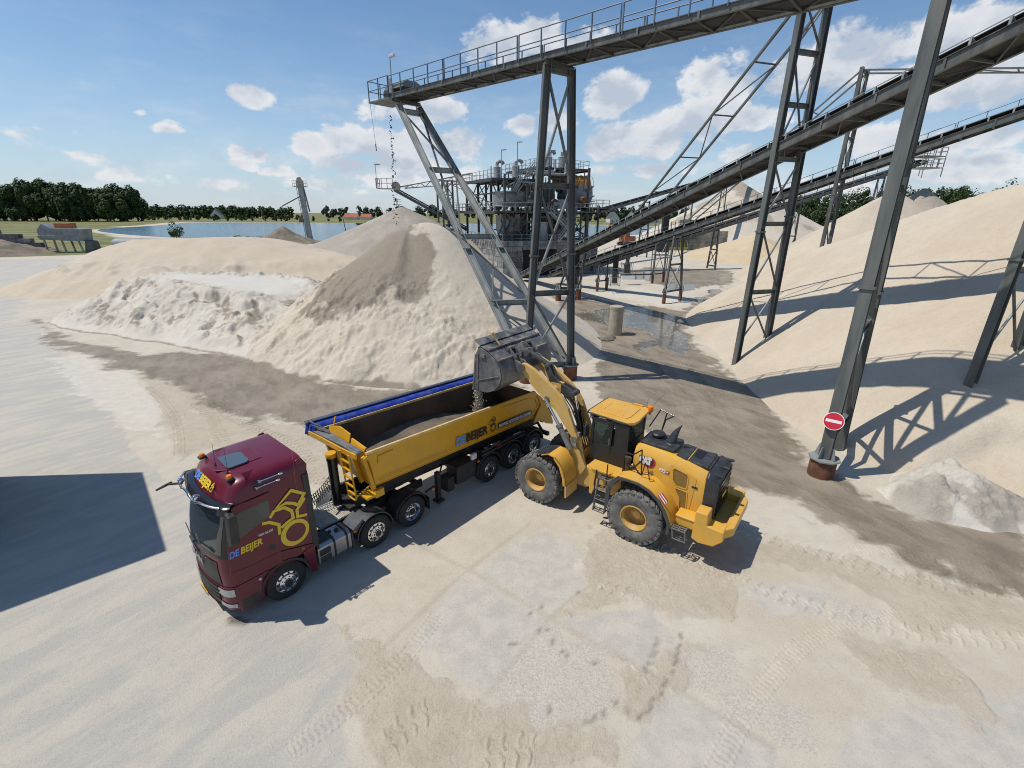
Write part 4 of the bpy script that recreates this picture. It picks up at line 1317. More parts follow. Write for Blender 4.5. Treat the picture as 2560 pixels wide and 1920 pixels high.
# the no entry sign
p = on3(0, 2.36) + Vector((-0.16, -0.22, 0.0))
tocam = (Vector((-2.0, -1.0, 6.5)) - p)
tocam = Vector((-0.60, -0.76, 0.26)).normalized()
xr = Vector((0, 0, 1)).cross(tocam).normalized()
yr = tocam.cross(xr)
RS = Matrix((xr, yr, tocam)).transposed().to_4x4()
RS.translation = p
sign = bpy.data.objects.new('no_entry_sign', None)
COL.objects.link(sign)
sign.matrix_world = RS
tag(sign, 'round red no entry sign with a white bar, fixed to the leaning post', 'road sign')
g = MB()
g.lathe([(0.0, 0.004), (0.31, 0.004)], n=40)
g.build('red_disc', M['red_sign'], sign)
g = MB()
g.lathe([(0, -0.012), (0.335, -0.012), (0.335, 0.0), (0.0, 0.0)], n=40)
g.build('rim', M['white_sign'], sign)
g = MB()
g.box(-0.255, -0.056, 0.006, 0.255, 0.056, 0.010)
g.build('bar', M['white_sign'], sign, bevel=0.002)
g = MB()
g.box(-0.2, -0.05, -0.10, 0.2, 0.0, -0.015)
g.build('bracket', M['steel_light'], sign)


# ---------------------------------------------------------------- conveyors 2 and 3 with their pylons
def pylon(L, s, half, zt, zf, label, bars, xs, w, fa=0.0, spread=1.25):
    n = L
    legs = [(n.xy(s, -half * spread, zf[0]), n.xy(s, -half * 0.93, zt)), (n.xy(s, half * spread, zf[1]), n.xy(s, half * 0.93, zt))]
    return tower('pylon', [(tuple(a), tuple(b)) for a, b in legs], label, bars, xs, w, barw=w * 0.75, brace=w * 0.24)


def stays(L, s, zt, s2, half, put, n=4, th=0.13):
    """pair of raking chords from the pylon top down to the girders, tied together"""
    lo = [L.at(s2, sg * half, 0.42) for sg in (-1, 1)]
    hi = [L.xy(s, sg * half * 0.9, zt) for sg in (-1, 1)]
    for i in (0, 1):
        g = MB()
        g.beam(hi[i], lo[i], th, th)
        put(g, 'stay', M['steel'])
    for k in range(1, n + 1):
        f = k / (n + 0.6)
        g = MB()
        g.beam(hi[0].lerp(lo[0], f), hi[1].lerp(lo[1], f), th * 0.6, th * 0.6)
        if k < n:
            f2 = (k + 1) / (n + 0.6)
            i = k % 2
            g.beam(hi[i].lerp(lo[i], f), hi[1 - i].lerp(lo[1 - i], f2), th * 0.5, th * 0.5)
        put(g, 'tie', M['steel'])


def takeup(L, s, put, zc=1.0, h=1.7, w=0.5, mid=0.0):
    """belt tensioner: dark weight hanging in a guard cage"""
    g = MB()
    p = L.xy(s, mid, 0)
    zt = L.z0 + L.k * s
    g.box(p.x - w * .45, p.y - w * .45, zc + h * 0.55, p.x + w * .45, p.y + w * .45, zt)
    put(g, 'belt_loop', M['belt'])
    g = MB()
    g.box(p.x - w * .5, p.y - w * .5, zc + 0.3, p.x + w * .5, p.y + w * .5, zc + h * 0.85)
    put(g, 'counterweight', M['steel_dark'], bevel=0.04)
    g = MB()
    q = w * 0.95
    cs = [(p.x - q, p.y - q), (p.x + q, p.y - q), (p.x + q, p.y + q), (p.x - q, p.y + q)]
    for i in range(4):
        a, b = cs[i], cs[(i + 1) % 4]
        g.beam((*a, zc), (*a, zc + h), 0.07, 0.07)
        for z in (zc + 0.05, zc + h * 0.5, zc + h):
            g.beam((*a, z), (*b, z), 0.05, 0.05)
    put(g, 'guard_cage', M['steel_light'])


def aframe(feet, tops, label, pipe_r=0.2, pipe_h=1.0, w=0.16, group='low conveyor trestles', extra=True):
    legs = [((f[0], f[1], pipe_h), t) for f, t in zip(feet, tops)]
    bars = [pipe_h + 0.15] + ([pipe_h + (legs[0][1][2] - pipe_h) * 0.5] if extra else [])
    zt = legs[0][1][2]
    xs = [(pipe_h + 0.2, pipe_h + (zt - pipe_h) * 0.5), (pipe_h + (zt - pipe_h) * 0.5, zt - 0.1)] if extra else [(pipe_h + 0.2, zt - 0.1)]
    return tower('trestle', legs, label, bars, xs, w, pipe=[(pipe_r, pipe_h), (pipe_r, pipe_h)], barw=w, brace=w * 0.4, group=group)


c2, put2 = conveyor('rising_conveyor', C2, -13.5, 62, 0.92, 'nearer of the two long conveyors climbing from the block building to the upper right', gh=0.46, gw=0.17, low=-0.42)
stays(C2, 31.3, 20.3, 17.6, 0.92, put2)
stays(C2, 31.3, 20.3, 45.0, 0.92, put2)
takeup(C2, 4.2, put2, 1.4, 2.4, 0.7)
pylon(C2, 31.25, 0.92, 20.5, (-0.1, 1.4), 'tall lattice pylon rising through the nearer sloping conveyor, standing on the big pile', (4.9, 9.0, 12.55, 15.3, 17.8, 20.3), [(1.6, 4.8), (5.0, 8.9), (9.1, 12.4), (12.8, 17.7), (17.9, 20.2)], 0.34)
pylon(C2, 43.6, 0.92, 16.3, (2.0, 3.0), 'steel pylon cut off by the right edge, standing in the big sand pile', (7.6, 12.0, 16.0), [(4.0, 7.5), (7.7, 11.9), (12.1, 15.9)], 0.31)
aframe([(5.3, 54.54), (7.65, 55.0)], [(6.75, 55.0, 5.25), (8.35, 55.5, 5.25)], 'stubby trestle on two thick rusty pipes under the nearer sloping conveyor', 0.34, 1.3, 0.2, extra=False)

c3, put3 = conveyor('rising_conveyor', C3, -6.0, 60, 0.80, 'farther of the two long conveyors climbing from the block building, with a handrail', gh=0.46, gw=0.16, low=-0.42, rail=[(1, -2, 60)])
stays(C3, 27.4, 20.3, 13.8, 0.80, put3, th=0.11)
stays(C3, 27.4, 20.3, 41.3, 0.80, put3, th=0.11)
takeup(C3, 4.9, put3, 0.9, 2.2, 0.62)
pylon(C3, 27.4, 0.80, 20.5, (4.4, 5.4), 'slimmer lattice pylon rising through the farther sloping conveyor, standing on the pile', (9.0, 12.2, 15.5, 20.3), [(6.0, 8.9), (9.1, 12.1), (12.6, 15.4), (15.6, 20.2)], 0.27)
aframe([(17.09, 53.08), (19.57, 55.03)], [(17.75, 54.1, 7.25), (19.0, 55.1, 7.25)], 'tallest trestle on rusty pipes under the farther sloping conveyor, beside the puddles', 0.2, 1.15, 0.2)
aframe([(10.99, 61.6), (12.39, 62.63)], [(11.1, 61.7, 3.75), (12.3, 62.6, 3.75)], 'low trestle on rusty pipes next to the belt tensioner cage', 0.19, 1.15, 0.16, extra=False)

# two thinner conveyors farther back
C5 = Line((26.5, 86.4), 14.3, 4.6, 0.272)
c5, put5 = conveyor('rear_conveyor', C5, -13, 54.2, 0.75, 'rear conveyor ending in a railed head platform above the grey brown cone', gh=0.5, low=-0.45, idler=2.2, rail=[(1, -10, 53)], post=2.6)
g = MB()
for dz in (-0.6, 1.4):
    pf = [C5.at(51.5, -1.8, dz), C5.at(57, -1.8, dz), C5.at(57, 1.8, dz), C5.at(51.5, 1.8, dz)]
    zf = pf[0].z
    pf = [Vector((q.x, q.y, zf)) for q in pf]
    g.add(pf + [q + Vector((0, 0, 0.15)) for q in pf], [(3, 2, 1, 0), (4, 5, 6, 7), (0, 1, 5, 4), (1, 2, 6, 5), (2, 3, 7, 6), (3, 0, 4, 7)])
    handrail(g, [pf[0] + Vector((0, 0, .15)), pf[1] + Vector((0, 0, .15)), pf[2] + Vector((0, 0, .15)), pf[3] + Vector((0, 0, .15))], 1.5, 1.4, 0.05)
    for q in pf:
        g.beam(q, q + Vector((0, 0, -1.5)), 0.12, 0.12)
put5(g, 'head_platform', M['steel_light'])
g = MB()
q = C5.at(53.5, 0, 1.9)
g.box(q.x - 1.1, q.y - 0.8, q.z, q.x + 1.1, q.y + 0.8, q.z + 1.5)
put5(g, 'drive_housing', M['grey_paint'], bevel=0.05)
for s_, lab in ((10.5, 'first'), (27.0, 'second'), (45.0, 'third')):
    f = [C5.xy(s_, -1.2, 0), C5.xy(s_, 1.2, 0)]
    zt = C5.z0 + C5.k * s_ - 0.5
    tower('trestle', [((f[0].x, f[0].y, -0.1), tuple(C5.xy(s_, -0.6, zt))), ((f[1].x, f[1].y, -0.1), tuple(C5.xy(s_, 0.6, zt)))],
          {'first': 'small far trestle under the low end of the rear conveyor', 'second': 'slim far trestle at mid length of the rear conveyor, its foot at the golden heap', 'third': 'tall far trestle under the high end of the rear conveyor'}[lab], (0.6, zt * 0.5, zt - 0.2), [(0.7, zt * 0.5), (zt * 0.5, zt - 0.3)], 0.24, barw=0.2, brace=0.1, group='rear conveyor trestles')
aframe([(20.34, 69.5), (22.4, 71.0)], [(20.4, 69.6, 5.6), (22.3, 70.9, 5.6)], 'trestle behind the farther conveyor holding a small motor on a bar', 0.2, 1.15, 0.18, extra=False)
g = MB()
g.beam((20.34, 69.4, 1.3), (15.3, 67.6, 1.4), 0.16, 0.2)
m_ = empty('tensioner', (15.8, 67.8, 0), 0, 'small belt tensioner cage hanging on a bar behind the sloping conveyors', 'belt tensioner')
g.v = [tuple(Vector(v) - Vector(m_.location)) for v in g.v]
g.build('bar', M['steel_dark'], m_)
g = MB()
g.box(-0.1, -0.35, 1.6, 0.7, 0.35, 2.9)
g.lathe([(0.35, 2.9), (0.25, 3.4), (0.4, 3.7)], (0.3, 0, 0), n=10)
g.build('counterweight', M['steel_dark'], m_, bevel=0.05)
g = MB()
for sx in (-0.4, 1.0):
    for sy in (-0.5, 0.5):
        g.beam((sx, sy, 1.4), (sx, sy, 3.1), 0.07, 0.07)
g.tube((0.0, 0, 3.5), (0.0, 0, 6.3), 0.02, 5)
g.tube((-0.9, 0, 1.5), (-0.9, 0, 5.6), 0.02, 5)
g.build('guard_cage', M['steel_light'], m_)
tk = empty('tensioner', (26.4, 86.0, 0), 0, 'dark belt tensioner cage in front of the far concrete block bay', 'belt tensioner')
g = MB()
g.box(-0.5, -0.5, 3.8, 0.5, 0.5, 9.3)
g.build('belt_loop', M['belt'], tk)
g = MB()
g.box(-0.9, -0.7, 3.2, 0.9, 0.7, 5.4)
g.build('counterweight', M['steel_dark'], tk, bevel=0.1)
g = MB()
for sx in (-1.4, 1.4):
    for sy in (-1.0, 1.0):
        g.beam((sx, sy, 0), (sx, sy, 8.3), 0.14, 0.14)
for z in (2.7, 5.6):
    g.beam((-1.4, -1, z), (1.4, -1, z), 0.12, 0.12)
    g.beam((-1.4, 1, z), (1.4, 1, z), 0.12, 0.12)
g.build('guard_cage', M['steel_light'], tk)

C4 = Line((16.5, 96.0), 51.8, 10.0, 0.138)
c4, put4 = conveyor('thin_conveyor', C4, 0, 104, 0.5, 'thin far conveyor running from the plant to the tallest far cone', gh=0.5, low=-0.4, idler=4.0, covers=False)
for s_ in (22.0, 50.0, 80.0):
    f = [C4.xy(s_, -1.2, 0), C4.xy(s_, 1.2, 0)]
    zt = C4.z0 + C4.k * s_ - 0.8
    tower('trestle', [((f[0].x, f[0].y, -0.1), tuple(C4.xy(s_, -0.6, zt))), ((f[1].x, f[1].y, -0.1), tuple(C4.xy(s_, 0.6, zt)))],
          {22.0: 'slender far trestle under the thin conveyor near the plant', 50.0: 'slender far trestle under the thin conveyor, half hidden by the nearer one', 80.0: 'slender far trestle under the thin conveyor beside the tallest cone'}[s_], (zt * 0.5, zt - 0.3), [(0.5, zt * 0.5), (zt * 0.5, zt - 0.4)], 0.3, barw=0.2, brace=0.12, group='thin conveyor trestles')
# conveyor over the grey gravel cone
C6 = Line((-8.5, 93.0), 190.0, 6.6, 0.53)
c6, put6 = conveyor('gravel_conveyor', C6, 0, 13.0, 0.7, 'conveyor sloping up left to its railed head above the grey gravel cone', gh=0.5, low=-0.45, idler=1.2)
g = MB()
q = C6.at(13.2, 0, -0.1)
g.box(q.x - 2.6, q.y - 1.2, q.z - 0.1, q.x + 0.3, q.y + 1.2, q.z)
handrail(g, [q + Vector((0.3, -1.2, 0)), q + Vector((-2.6, -1.2, 0)), q + Vector((-2.6, 1.2, 0))], 1.6, 1.0, 0.05)
g.tube(q + Vector((-2.5, -1.1, 0)), q + Vector((-2.5, -1.1, 3.8)), 0.05, 6)
g.box(q.x - 2.6, q.y - 1.3, q.z + 3.75, q.x - 1.7, q.y - 1.0, q.z + 3.9)
put6(g, 'head_platform', M['steel_light'])
g = MB()
g.tube(C6.at(12.6, -0.9, 0.6), C6.at(12.6, 0.9, 0.6), 0.75, 14)
put6(g, 'head_drum', M['concrete'], smooth=40)
for sg in (-1, 1):
    g = MB()
    a, b = C6.at(12.0, sg * 0.8, 0.8), Vector((-7.5, 92.8 + sg * 0.8, 16.2))
    a2, b2 = a + Vector((0.9, 0, -0.2)), b + Vector((0.6, 0, -1.6))
    g.beam(a, b, 0.14, 0.14)
    g.beam(a2, b2, 0.12, 0.12)
    for k in range(1, 7):
        g.beam(a.lerp(b, k / 7), a2.lerp(b2, k / 7), 0.07, 0.07)
        g.beam(a.lerp(b, k / 7), a2.lerp(b2, (k - 1) / 7), 0.06, 0.06)
    put6(g, 'stay', M['steel_light'])

# concrete pillar, rubble, far things
pl = empty('concrete_pillar', (8.62, 38.55, 0), 0, 'short round concrete pillar standing alone at the edge of the puddle', 'pillar')
g = MB()
g.lathe([(0.56, -0.2), (0.56, 2.15), (0.58, 2.16), (0.58, 2.36), (0.5, 2.40), (0, 2.40)], n=28)
g.build('shaft', M['concrete'], pl, smooth=35)


def rubble(loc, n, spread, size, label, seed):
    r_ = random.Random(seed)
    for i in range(n):
        g = MB()
        s_ = size * r_.uniform(0.5, 1.25)
        vs = []
        for a in range(7):
            for b in range(4):
                th, ph = 2 * math.pi * a / 7, -0.9 + 0.75 * b
                k = s_ * r_.uniform(0.75, 1.15)
                vs.append((k * 1.5 * math.cos(th) * math.cos(ph), k * math.sin(th) * math.cos(ph), k * 0.55 * math.sin(ph) + s_ * 0.2))
        fs = [(a * 4 + b, ((a + 1) % 7) * 4 + b, ((a + 1) % 7) * 4 + b + 1, a * 4 + b + 1) for a in range(7) for b in range(3)]
        fs.append(tuple(a * 4 + 3 for a in range(7)))
        g.add(vs, fs)
        o = g.build('rubble_lump', M['rock'], loc=(loc[0] + r_.uniform(-1, 1) * spread[0], loc[1] + r_.uniform(-1, 1) * spread[1], 0), smooth=50)
        o.rotation_euler = (0, 0, r_.uniform(0, 6))
        tag(o, label, 'rubble', 'rubble lumps at the foot of the pillar')


rubble((7.2, 37.0), 9, (0.95, 0.45), 0.33, 'dark lump of broken rubble at the foot of the round concrete pillar', 3)

# building outside the frame on the left whose shadow falls on the yard
off_ = Vector((S_DIR.x, S_DIR.y)) / S_DIR.z * 10.0
A1, A2 = Vector((-10.28, 11.45)) + off_, Vector((-14.32, 15.93)) + off_
dv = Vector((A1.y - A2.y, -(A1.x - A2.x))).normalized()
if dv.x > 0:
    dv = -dv
g = MB()
B1, B2 = A1 + dv * 12, A2 + dv * 12
g.prism([tuple(A1), tuple(A2), tuple(B2), tuple(B1)], -0.2, 10.0, 'XY')
tag(g.build('silo_building', M['grey_paint']), 'grey box building just left of the view, shading the yard', 'building')

# block bay, container, excavator beyond
rb = random.Random(9)


MIX = (0,)


def block_wall(mb, p, q, rows, bl=1.6, bh=0.8, th=0.8, jit=0.03, r_=rb):
    p, q = Vector((*p, 0)), Vector((*q, 0))
    L = (q - p).length
    u = (q - p) / L
    n = u.cross(Vector((0, 0, 1)))
    for k in range(rows):
        x = -(bl / 2 if k % 2 else 0)
        while x < L - 0.02:
            mb.cur = r_.choice(MIX)
            a, b = max(0, x), min(L, x + bl)
            j = r_.uniform(-jit, jit)
            c0, c1_ = p + u * (a + 0.025), p + u * (b - 0.025)
            z0, z1 = k * bh + 0.02, (k + 1) * bh - 0.025
            o1, o2 = n * (j + 0.0), n * (j - th)
            mb.add([c0 + o1 + Vector((0, 0, z0)), c1_ + o1 + Vector((0, 0, z0)), c1_ + o2 + Vector((0, 0, z0)), c0 + o2 + Vector((0, 0, z0)),
                    c0 + o1 + Vector((0, 0, z1)), c1_ + o1 + Vector((0, 0, z1)), c1_ + o2 + Vector((0, 0, z1)), c0 + o2 + Vector((0, 0, z1))],
                   [(3, 2, 1, 0), (4, 5, 6, 7), (0, 1, 5, 4), (1, 2, 6, 5), (2, 3, 7, 6), (3, 0, 4, 7)])
            x += bl


g = MB()
block_wall(g, (48.0, 138.4), (57.0, 138.9), 6, 2.0, 1.0, 1.0)
block_wall(g, (47.0, 140.0), (53.0, 140.4), 8, 2.0, 1.0, 1.0)
block_wall(g, (57.0, 138.9), (62.0, 142.0), 5, 2.0, 1.0, 1.0)
tag(g.build('block_bay', M['block_tan']), 'stained concrete block storage bay far behind the sloping conveyors', 'block wall')
ct = empty('skip_container', (45.9, 137.2, 0), 0.15, 'green skip container beside the far concrete block bay', 'container')
M['green'] = mat('green_paint', (0.06, 0.10, 0.055), 0.6, 0, 0.3, 0.6)
M['yellow_far'] = mat('faded_yellow', (0.42, 0.30, 0.06), 0.6, 0, 0.3, 0.6)
g = MB()
g.prism([(-3, 0.9), (-3.4, 4.2), (3.4, 4.2), (3, 0.9)], -1.4, 1.4, 'XZ')
g.build('body', M['green'], ct, bevel=0.05)
g = MB()
for k in range(6):
    g.box(-3.1 + k * 1.15, -1.52, 1.0, -2.9 + k * 1.15, -1.4, 4.2)
g.box(-3.2, -1.5, 0.1, 3.2, 1.5, 0.9)
g.build('rib', M['yellow_far'], ct)
ex = empty('excavator', (36.0, 156.0, 0), 0.5, 'orange excavator far off, its arm bent above the conveyor', 'excavator')
M['exor'] = mat('orange_brown_paint', (0.30, 0.10, 0.04), 0.6, 0, 0.2, 1)
g = MB()
g.box(-1.8, -1.5, 1.2, 2.6, 1.5, 2.8)
g.box(-1.6, -1.5, 2.8, 0.2, 0.0, 4.0)
g.build('body', M['exor'], ex, bevel=0.1)
g = MB()
for y_ in (-1.7, 1.1):
    g.prism([(-2.4, 0.5), (-2.0, 0), (2.0, 0), (2.4, 0.5), (2.0, 1.1), (-2.0, 1.1)], y_, y_ + 0.6, 'XZ')
g.build('track', M['steel_dark'], ex)
g = MB()
g.beam((-1.4, 0.3, 2.4), (-4.0, 0.3, 6.4), 0.5, 0.8)
g.beam((-4.0, 0.3, 6.4), (-6.6, 0.3, 6.6), 0.5, 0.7)
g.build('boom', M['exor'], ex)
g = MB()
g.beam((-6.5, 0.3, 6.9), (-7.6, 0.3, 3.2), 0.4, 0.6)
g.build('stick', M['exor'], ex)


# ---------------------------------------------------------------- vehicle materials
M['maroon'] = mat('maroon_paint', (0.115, 0.005, 0.019), 0.34, 0.0, 0.05, 1.2, dust=0.03, dustc=(0.25, 0.14, 0.12), coat=0.35, spec=0.35)
M['yellow'] = mat('tub_yellow_paint', (0.62, 0.315, 0.008), 0.42, 0.0, 0.07, 1.2, 0.03, 6, dust=0.22, dustc=(0.40, 0.29, 0.13), coat=0.15)
M['yellow_rim'] = mat('pale_yellow_highlight', (0.64, 0.42, 0.14), 0.55, 0.0, 0.2, 4, dust=0.4, dustc=(0.55, 0.48, 0.36))  # pale yellow; on the tub's top rail the cream highlight is painted in
M['loader_yellow'] = mat('loader_yellow_paint', (0.66, 0.36, 0.045), 0.40, 0.0, 0.06, 1.2, 0.02, 6, dust=0.42, dustc=(0.46, 0.36, 0.20), coat=0.15)
M['loader_dusty'] = mat('dusty_yellow_paint', (0.60, 0.37, 0.10), 0.6, 0.0, 0.1, 1.5, 0.05, 9, dust=0.85, dustc=(0.50, 0.40, 0.25))
M['loader_dark_panel'] = mat('ochre_mesh_panel', (0.22, 0.135, 0.03), 0.7, 0, 0.15, 20)
M['liner'] = mat('scuffed_brown_liner', (0.095, 0.060, 0.036), 0.6, 0.15, 0.45, 0.8, 0.2, 10, dust=0.5, dustc=(0.15, 0.115, 0.08))
M['load'] = mat('shaded_brown_sand', (0.125, 0.100, 0.072), 0.95, 0, 0.35, 1.4, 0.8, 10)  # dark brown load, with the shade inside the tub put into the colour
M['black'] = mat('black_plastic', (0.020, 0.021, 0.023), 0.5, 0, 0.1, 3, dust=0.25, dustc=(0.16, 0.15, 0.13))
M['gloss_black'] = mat('gloss_black', (0.012, 0.012, 0.014), 0.18, 0, 0.1, 2)
M['dark_hood'] = mat('dark_grey_hood', (0.030, 0.033, 0.038), 0.42, 0, 0.12, 2, 0.03, 20, dust=0.18, dustc=(0.20, 0.185, 0.16))
M['chassis'] = mat('black_chassis', (0.018, 0.018, 0.019), 0.6, 0, 0.2, 3, dust=0.45, dustc=(0.11, 0.10, 0.085))
M['tyre'] = mat('truck_tyre', (0.022, 0.022, 0.022), 0.85, 0, 0.15, 6, 0.2, 30, dust=0.3, dustc=(0.10, 0.092, 0.08))
M['big_tyre'] = mat('dusty_loader_tyre', (0.125, 0.122, 0.116), 0.95, 0, 0.3, 3, 0.25, 26, dust=0.85, dustc=(0.29, 0.275, 0.245), spec=0.2)
M['chrome'] = mat('polished_alloy', (0.72, 0.72, 0.73), 0.14, 1.0, 0.05, 3)
M['alu'] = mat('brushed_alu', (0.42, 0.42, 0.42), 0.38, 0.9, 0.12, 4)
M['glass'] = mat('dark_glass', (0.035, 0.048, 0.050), 0.05, 0, 0.0, spec=0.8)
M['windshield'] = mat('windscreen', (0.030, 0.040, 0.042), 0.04, 0, 0.0, spec=1.0)
M['hatch'] = mat('tinted_roof_hatch', (0.075, 0.10, 0.125), 0.10, 0, 0.0, spec=0.9)
M['amber'] = mat('amber_lens', (0.80, 0.20, 0.01), 0.2, 0, 0.05, 8)
M['red_lens'] = mat('red_lens', (0.35, 0.01, 0.01), 0.2, 0, 0)
M['lamp'] = mat('headlamp_lens', (0.42, 0.44, 0.44), 0.08, 0.5, 0.15, 30)
M['logo_yellow'] = mat('logo_yellow', (0.70, 0.50, 0.03), 0.35, 0, 0)
M['logo_blue'] = mat('logo_blue', (0.09, 0.27, 0.72), 0.35, 0, 0)
M['logo_dark'] = mat('logo_dark', (0.022, 0.020, 0.026), 0.4, 0, 0)
M['white_mark'] = mat('white_lettering', (0.75, 0.75, 0.75), 0.4, 0, 0)
M['plate'] = mat('yellow_number_plate', (0.72, 0.48, 0.03), 0.4, 0, 0)
M['tarp'] = mat('blue_tarp', (0.012, 0.038, 0.30), 0.42, 0, 0.25, 2.2, 0.35, 7, dust=0.15)
M['tarp_dark'] = mat('navy_tarp', (0.008, 0.016, 0.085), 0.5, 0, 0.2, 2.2, 0.3, 7, dust=0.1)
M['deck_plate'] = mat('ribbed_alu_deck', (0.52, 0.49, 0.42), 0.55, 0.3, 0.2, 3, dust=0.5)
M['deck_grey'] = mat('grey_walkway_plate', (0.13, 0.14, 0.15), 0.6, 0.1, 0.25, 2.5, dust=0.4, dustc=(0.30, 0.27, 0.22))
M['mud'] = mat('grey_mudguard', (0.045, 0.05, 0.058), 0.42, 0, 0.1, 3, dust=0.25, dustc=(0.17, 0.165, 0.16))
M['red_brick'] = mat('brick_red', (0.42, 0.012, 0.03), 0.4, 0, 0)


def fit(o, w):
    bpy.context.view_layer.update()
    d = max(1e-4, max(v[0] for v in o.bound_box) - min(v[0] for v in o.bound_box))
    o.scale = (w / d, 1, 1)


def sidetext(nm, body, x, z, h, w, m, par, y, slope=0.0, shear=0.0, bold=0.008):
    """lettering on a face looking towards -Y"""
    R = Matrix.Rotation(-slope, 3, 'Y') @ Matrix.Rotation(math.pi / 2, 3, 'X')
    o = text(nm, body, h / 0.69, m, par, (x, y, z), R, 0.0015, shear, bold)
    fit(o, w)
    return o


def stroke(pts, w, y, m, name, par, closed=False, t=0.003):
    """flat painted line of width w on a face looking towards -Y"""
    g = MB()
    P = [Vector((a, b)) for a, b in pts]
    n = len(P)
    L, R = [], []
    for i in range(n):
        a = P[i - 1] if (i > 0 or closed) else P[i]
        b = P[(i + 1) % n] if (i < n - 1 or closed) else P[i]
        d1 = (P[i] - a).normalized() if (P[i] - a).length > 1e-6 else (b - P[i]).normalized()
        d2 = (b - P[i]).normalized() if (b - P[i]).length > 1e-6 else d1
        t_ = (d1 + d2).normalized() if (d1 + d2).length > 1e-6 else d1
        nn = Vector((-t_.y, t_.x))
        k = w / 2 / max(0.5, abs(nn.dot(Vector((-d1.y, d1.x)))))
        L.append(P[i] + nn * k)
        R.append(P[i] - nn * k)
    vs = [(p.x, y, p.y) for p in L] + [(p.x, y, p.y) for p in R]
    fs = [(i, (i + 1) % n, n + (i + 1) % n, n + i) for i in range(n if closed else n - 1)]
    g.add(vs, fs)
    return g.build(name, m, par)


def petals(cx, cz, k):
    """open tulip of three petals over a ring, as (points, closed) strokes around the ring centre"""
    def T(L):
        return [(cx + a * k, cz + b * k) for a, b in L]
    return [
        (T([(0.07, 1.22), (0.37, 0.98), (0.27, 0.86), (0.17, 0.74), (0.08, 0.84), (-0.10, 0.94), (-0.36, 0.90)]), True),
        (T([(-0.52, 0.72), (-0.40, 0.86), (-0.15, 0.83), (0.00, 0.66), (0.01, 0.44), (-0.14, 0.40), (-0.31, 0.32)]), False),
        (T([(-0.72, 0.66), (-0.56, 0.62), (-0.35, 0.44), (-0.38, 0.16)]), False),
        (T([(0.37, 0.86), (0.24, 0.72), (0.13, 0.62), (0.12, 0.42), (0.36, 0.36)]), False)]


def truck_wheel(par, x, y, r=0.52, w=0.30, kind='front', name='wheel', far=False):
    """tyre with rim and hub; outer face towards -Y (or +Y on the far side)"""
    g = MB()
    s = 1.0
    prof = [(0.30, 0.02), (0.42, 0.0), (0.475, 0.012), (0.505, 0.035), (r, 0.06), (r, w - 0.06), (0.505, w - 0.035), (0.475, w - 0.012), (0.42, w), (0.30, w - 0.02)]
    if far:
        prof = [(a, -b) for a, b in prof]
    g.lathe(prof, (x, y, r), 'Y', 40)
    # shoulder blocks
    for i in range(40):
        a = 2 * math.pi * i / 40
        c, d = math.cos(a), math.sin(a)
        for q in (0.075, w - 0.075):
            yy = y + (q if not far else -q)
            p = Vector((x + c * (r - 0.01), yy, r + d * (r - 0.01)))
            g.beam(p - Vector((0, 0.035, 0)), p + Vector((0, 0.035, 0)), 0.05, 0.03, (c, 0, d))
    wh = g.build(name, M['tyre'], par, smooth=40)
    g = MB()
    if kind == 'front':
        rp = [(0.305, 0.03), (0.30, 0.0), (0.285, 0.0), (0.275, 0.03), (0.22, 0.02), (0.205, -0.03), (0.13, -0.05), (0.125, -0.10), (0.0, -0.10)]
    elif kind == 'drive':
        rp = [(0.305, 0.03), (0.30, 0.0), (0.285, 0.0), (0.27, 0.05), (0.25, 0.15), (0.20, 0.17), (0.16, 0.16), (0.14, 0.05), (0.0, 0.03)]
    else:
        rp = [(0.305, 0.03), (0.30, 0.0), (0.285, 0.0), (0.27, 0.05), (0.22, 0.07), (0.19, 0.03), (0.13, 0.02), (0.12, -0.02), (0.0, -0.03)]
    if far:
        rp = [(a, -b) for a, b in rp]
    g.lathe(rp, (x, y, r), 'Y', 36)
    rim = g.build('rim', M['chrome'] if not far else M['chassis'], wh, smooth=35)
    if not far:
        g = MB()
        yh = {'front': 0.012, 'drive': 0.155, 'trailer': 0.05}[kind]
        for i in range(10):
            a = 2 * math.pi * i / 10
            c, d = math.cos(a), math.sin(a)
            if kind != 'drive':
                g.tube((x + 0.245 * c, y + yh - 0.012, r + 0.245 * d), (x + 0.245 * c, y + yh + 0.03, r + 0.245 * d), 0.022, 8)
            q = 0.165
            g.tube((x + q * c, y - 0.06 if kind == 'front' else y + yh - 0.05, r + q * d), (x + q * c, y + 0.02 if kind == 'front' else y + yh, r + q * d), 0.014, 6)
        hy = {'front': -0.105, 'drive': 0.02, 'trailer': -0.035}[kind]
        g.lathe([(0.105, hy + 0.02), (0.10, hy - 0.012), (0.0, hy - 0.015)], (x, y, r), 'Y', 20)
        g.build('hub', M['chassis'], wh, smooth=40)
    return wh


TRX = (-5.7911, 9.682, 0.0)
TTH = 0.8556
truck = empty('tractor_truck', TRX, TTH, 'dark maroon tractor unit with yellow and blue lettering, parked nose towards the lower left', 'truck')

CABZ = [(1.08, -1.44, 0.03), (1.6, -1.455, 0.02), (1.95, -1.43, 0.02), (2.3, -1.36, 0.02), (2.7, -1.25, 0.02), (3.1, -1.13, 0.035), (3.3, -1.05, 0.05), (3.48, -0.96, 0.085), (3.60, -0.87, 0.13), (3.67, -0.79, 0.19), (3.715, -0.70, 0.28), (3.735, -0.58, 0.42)]


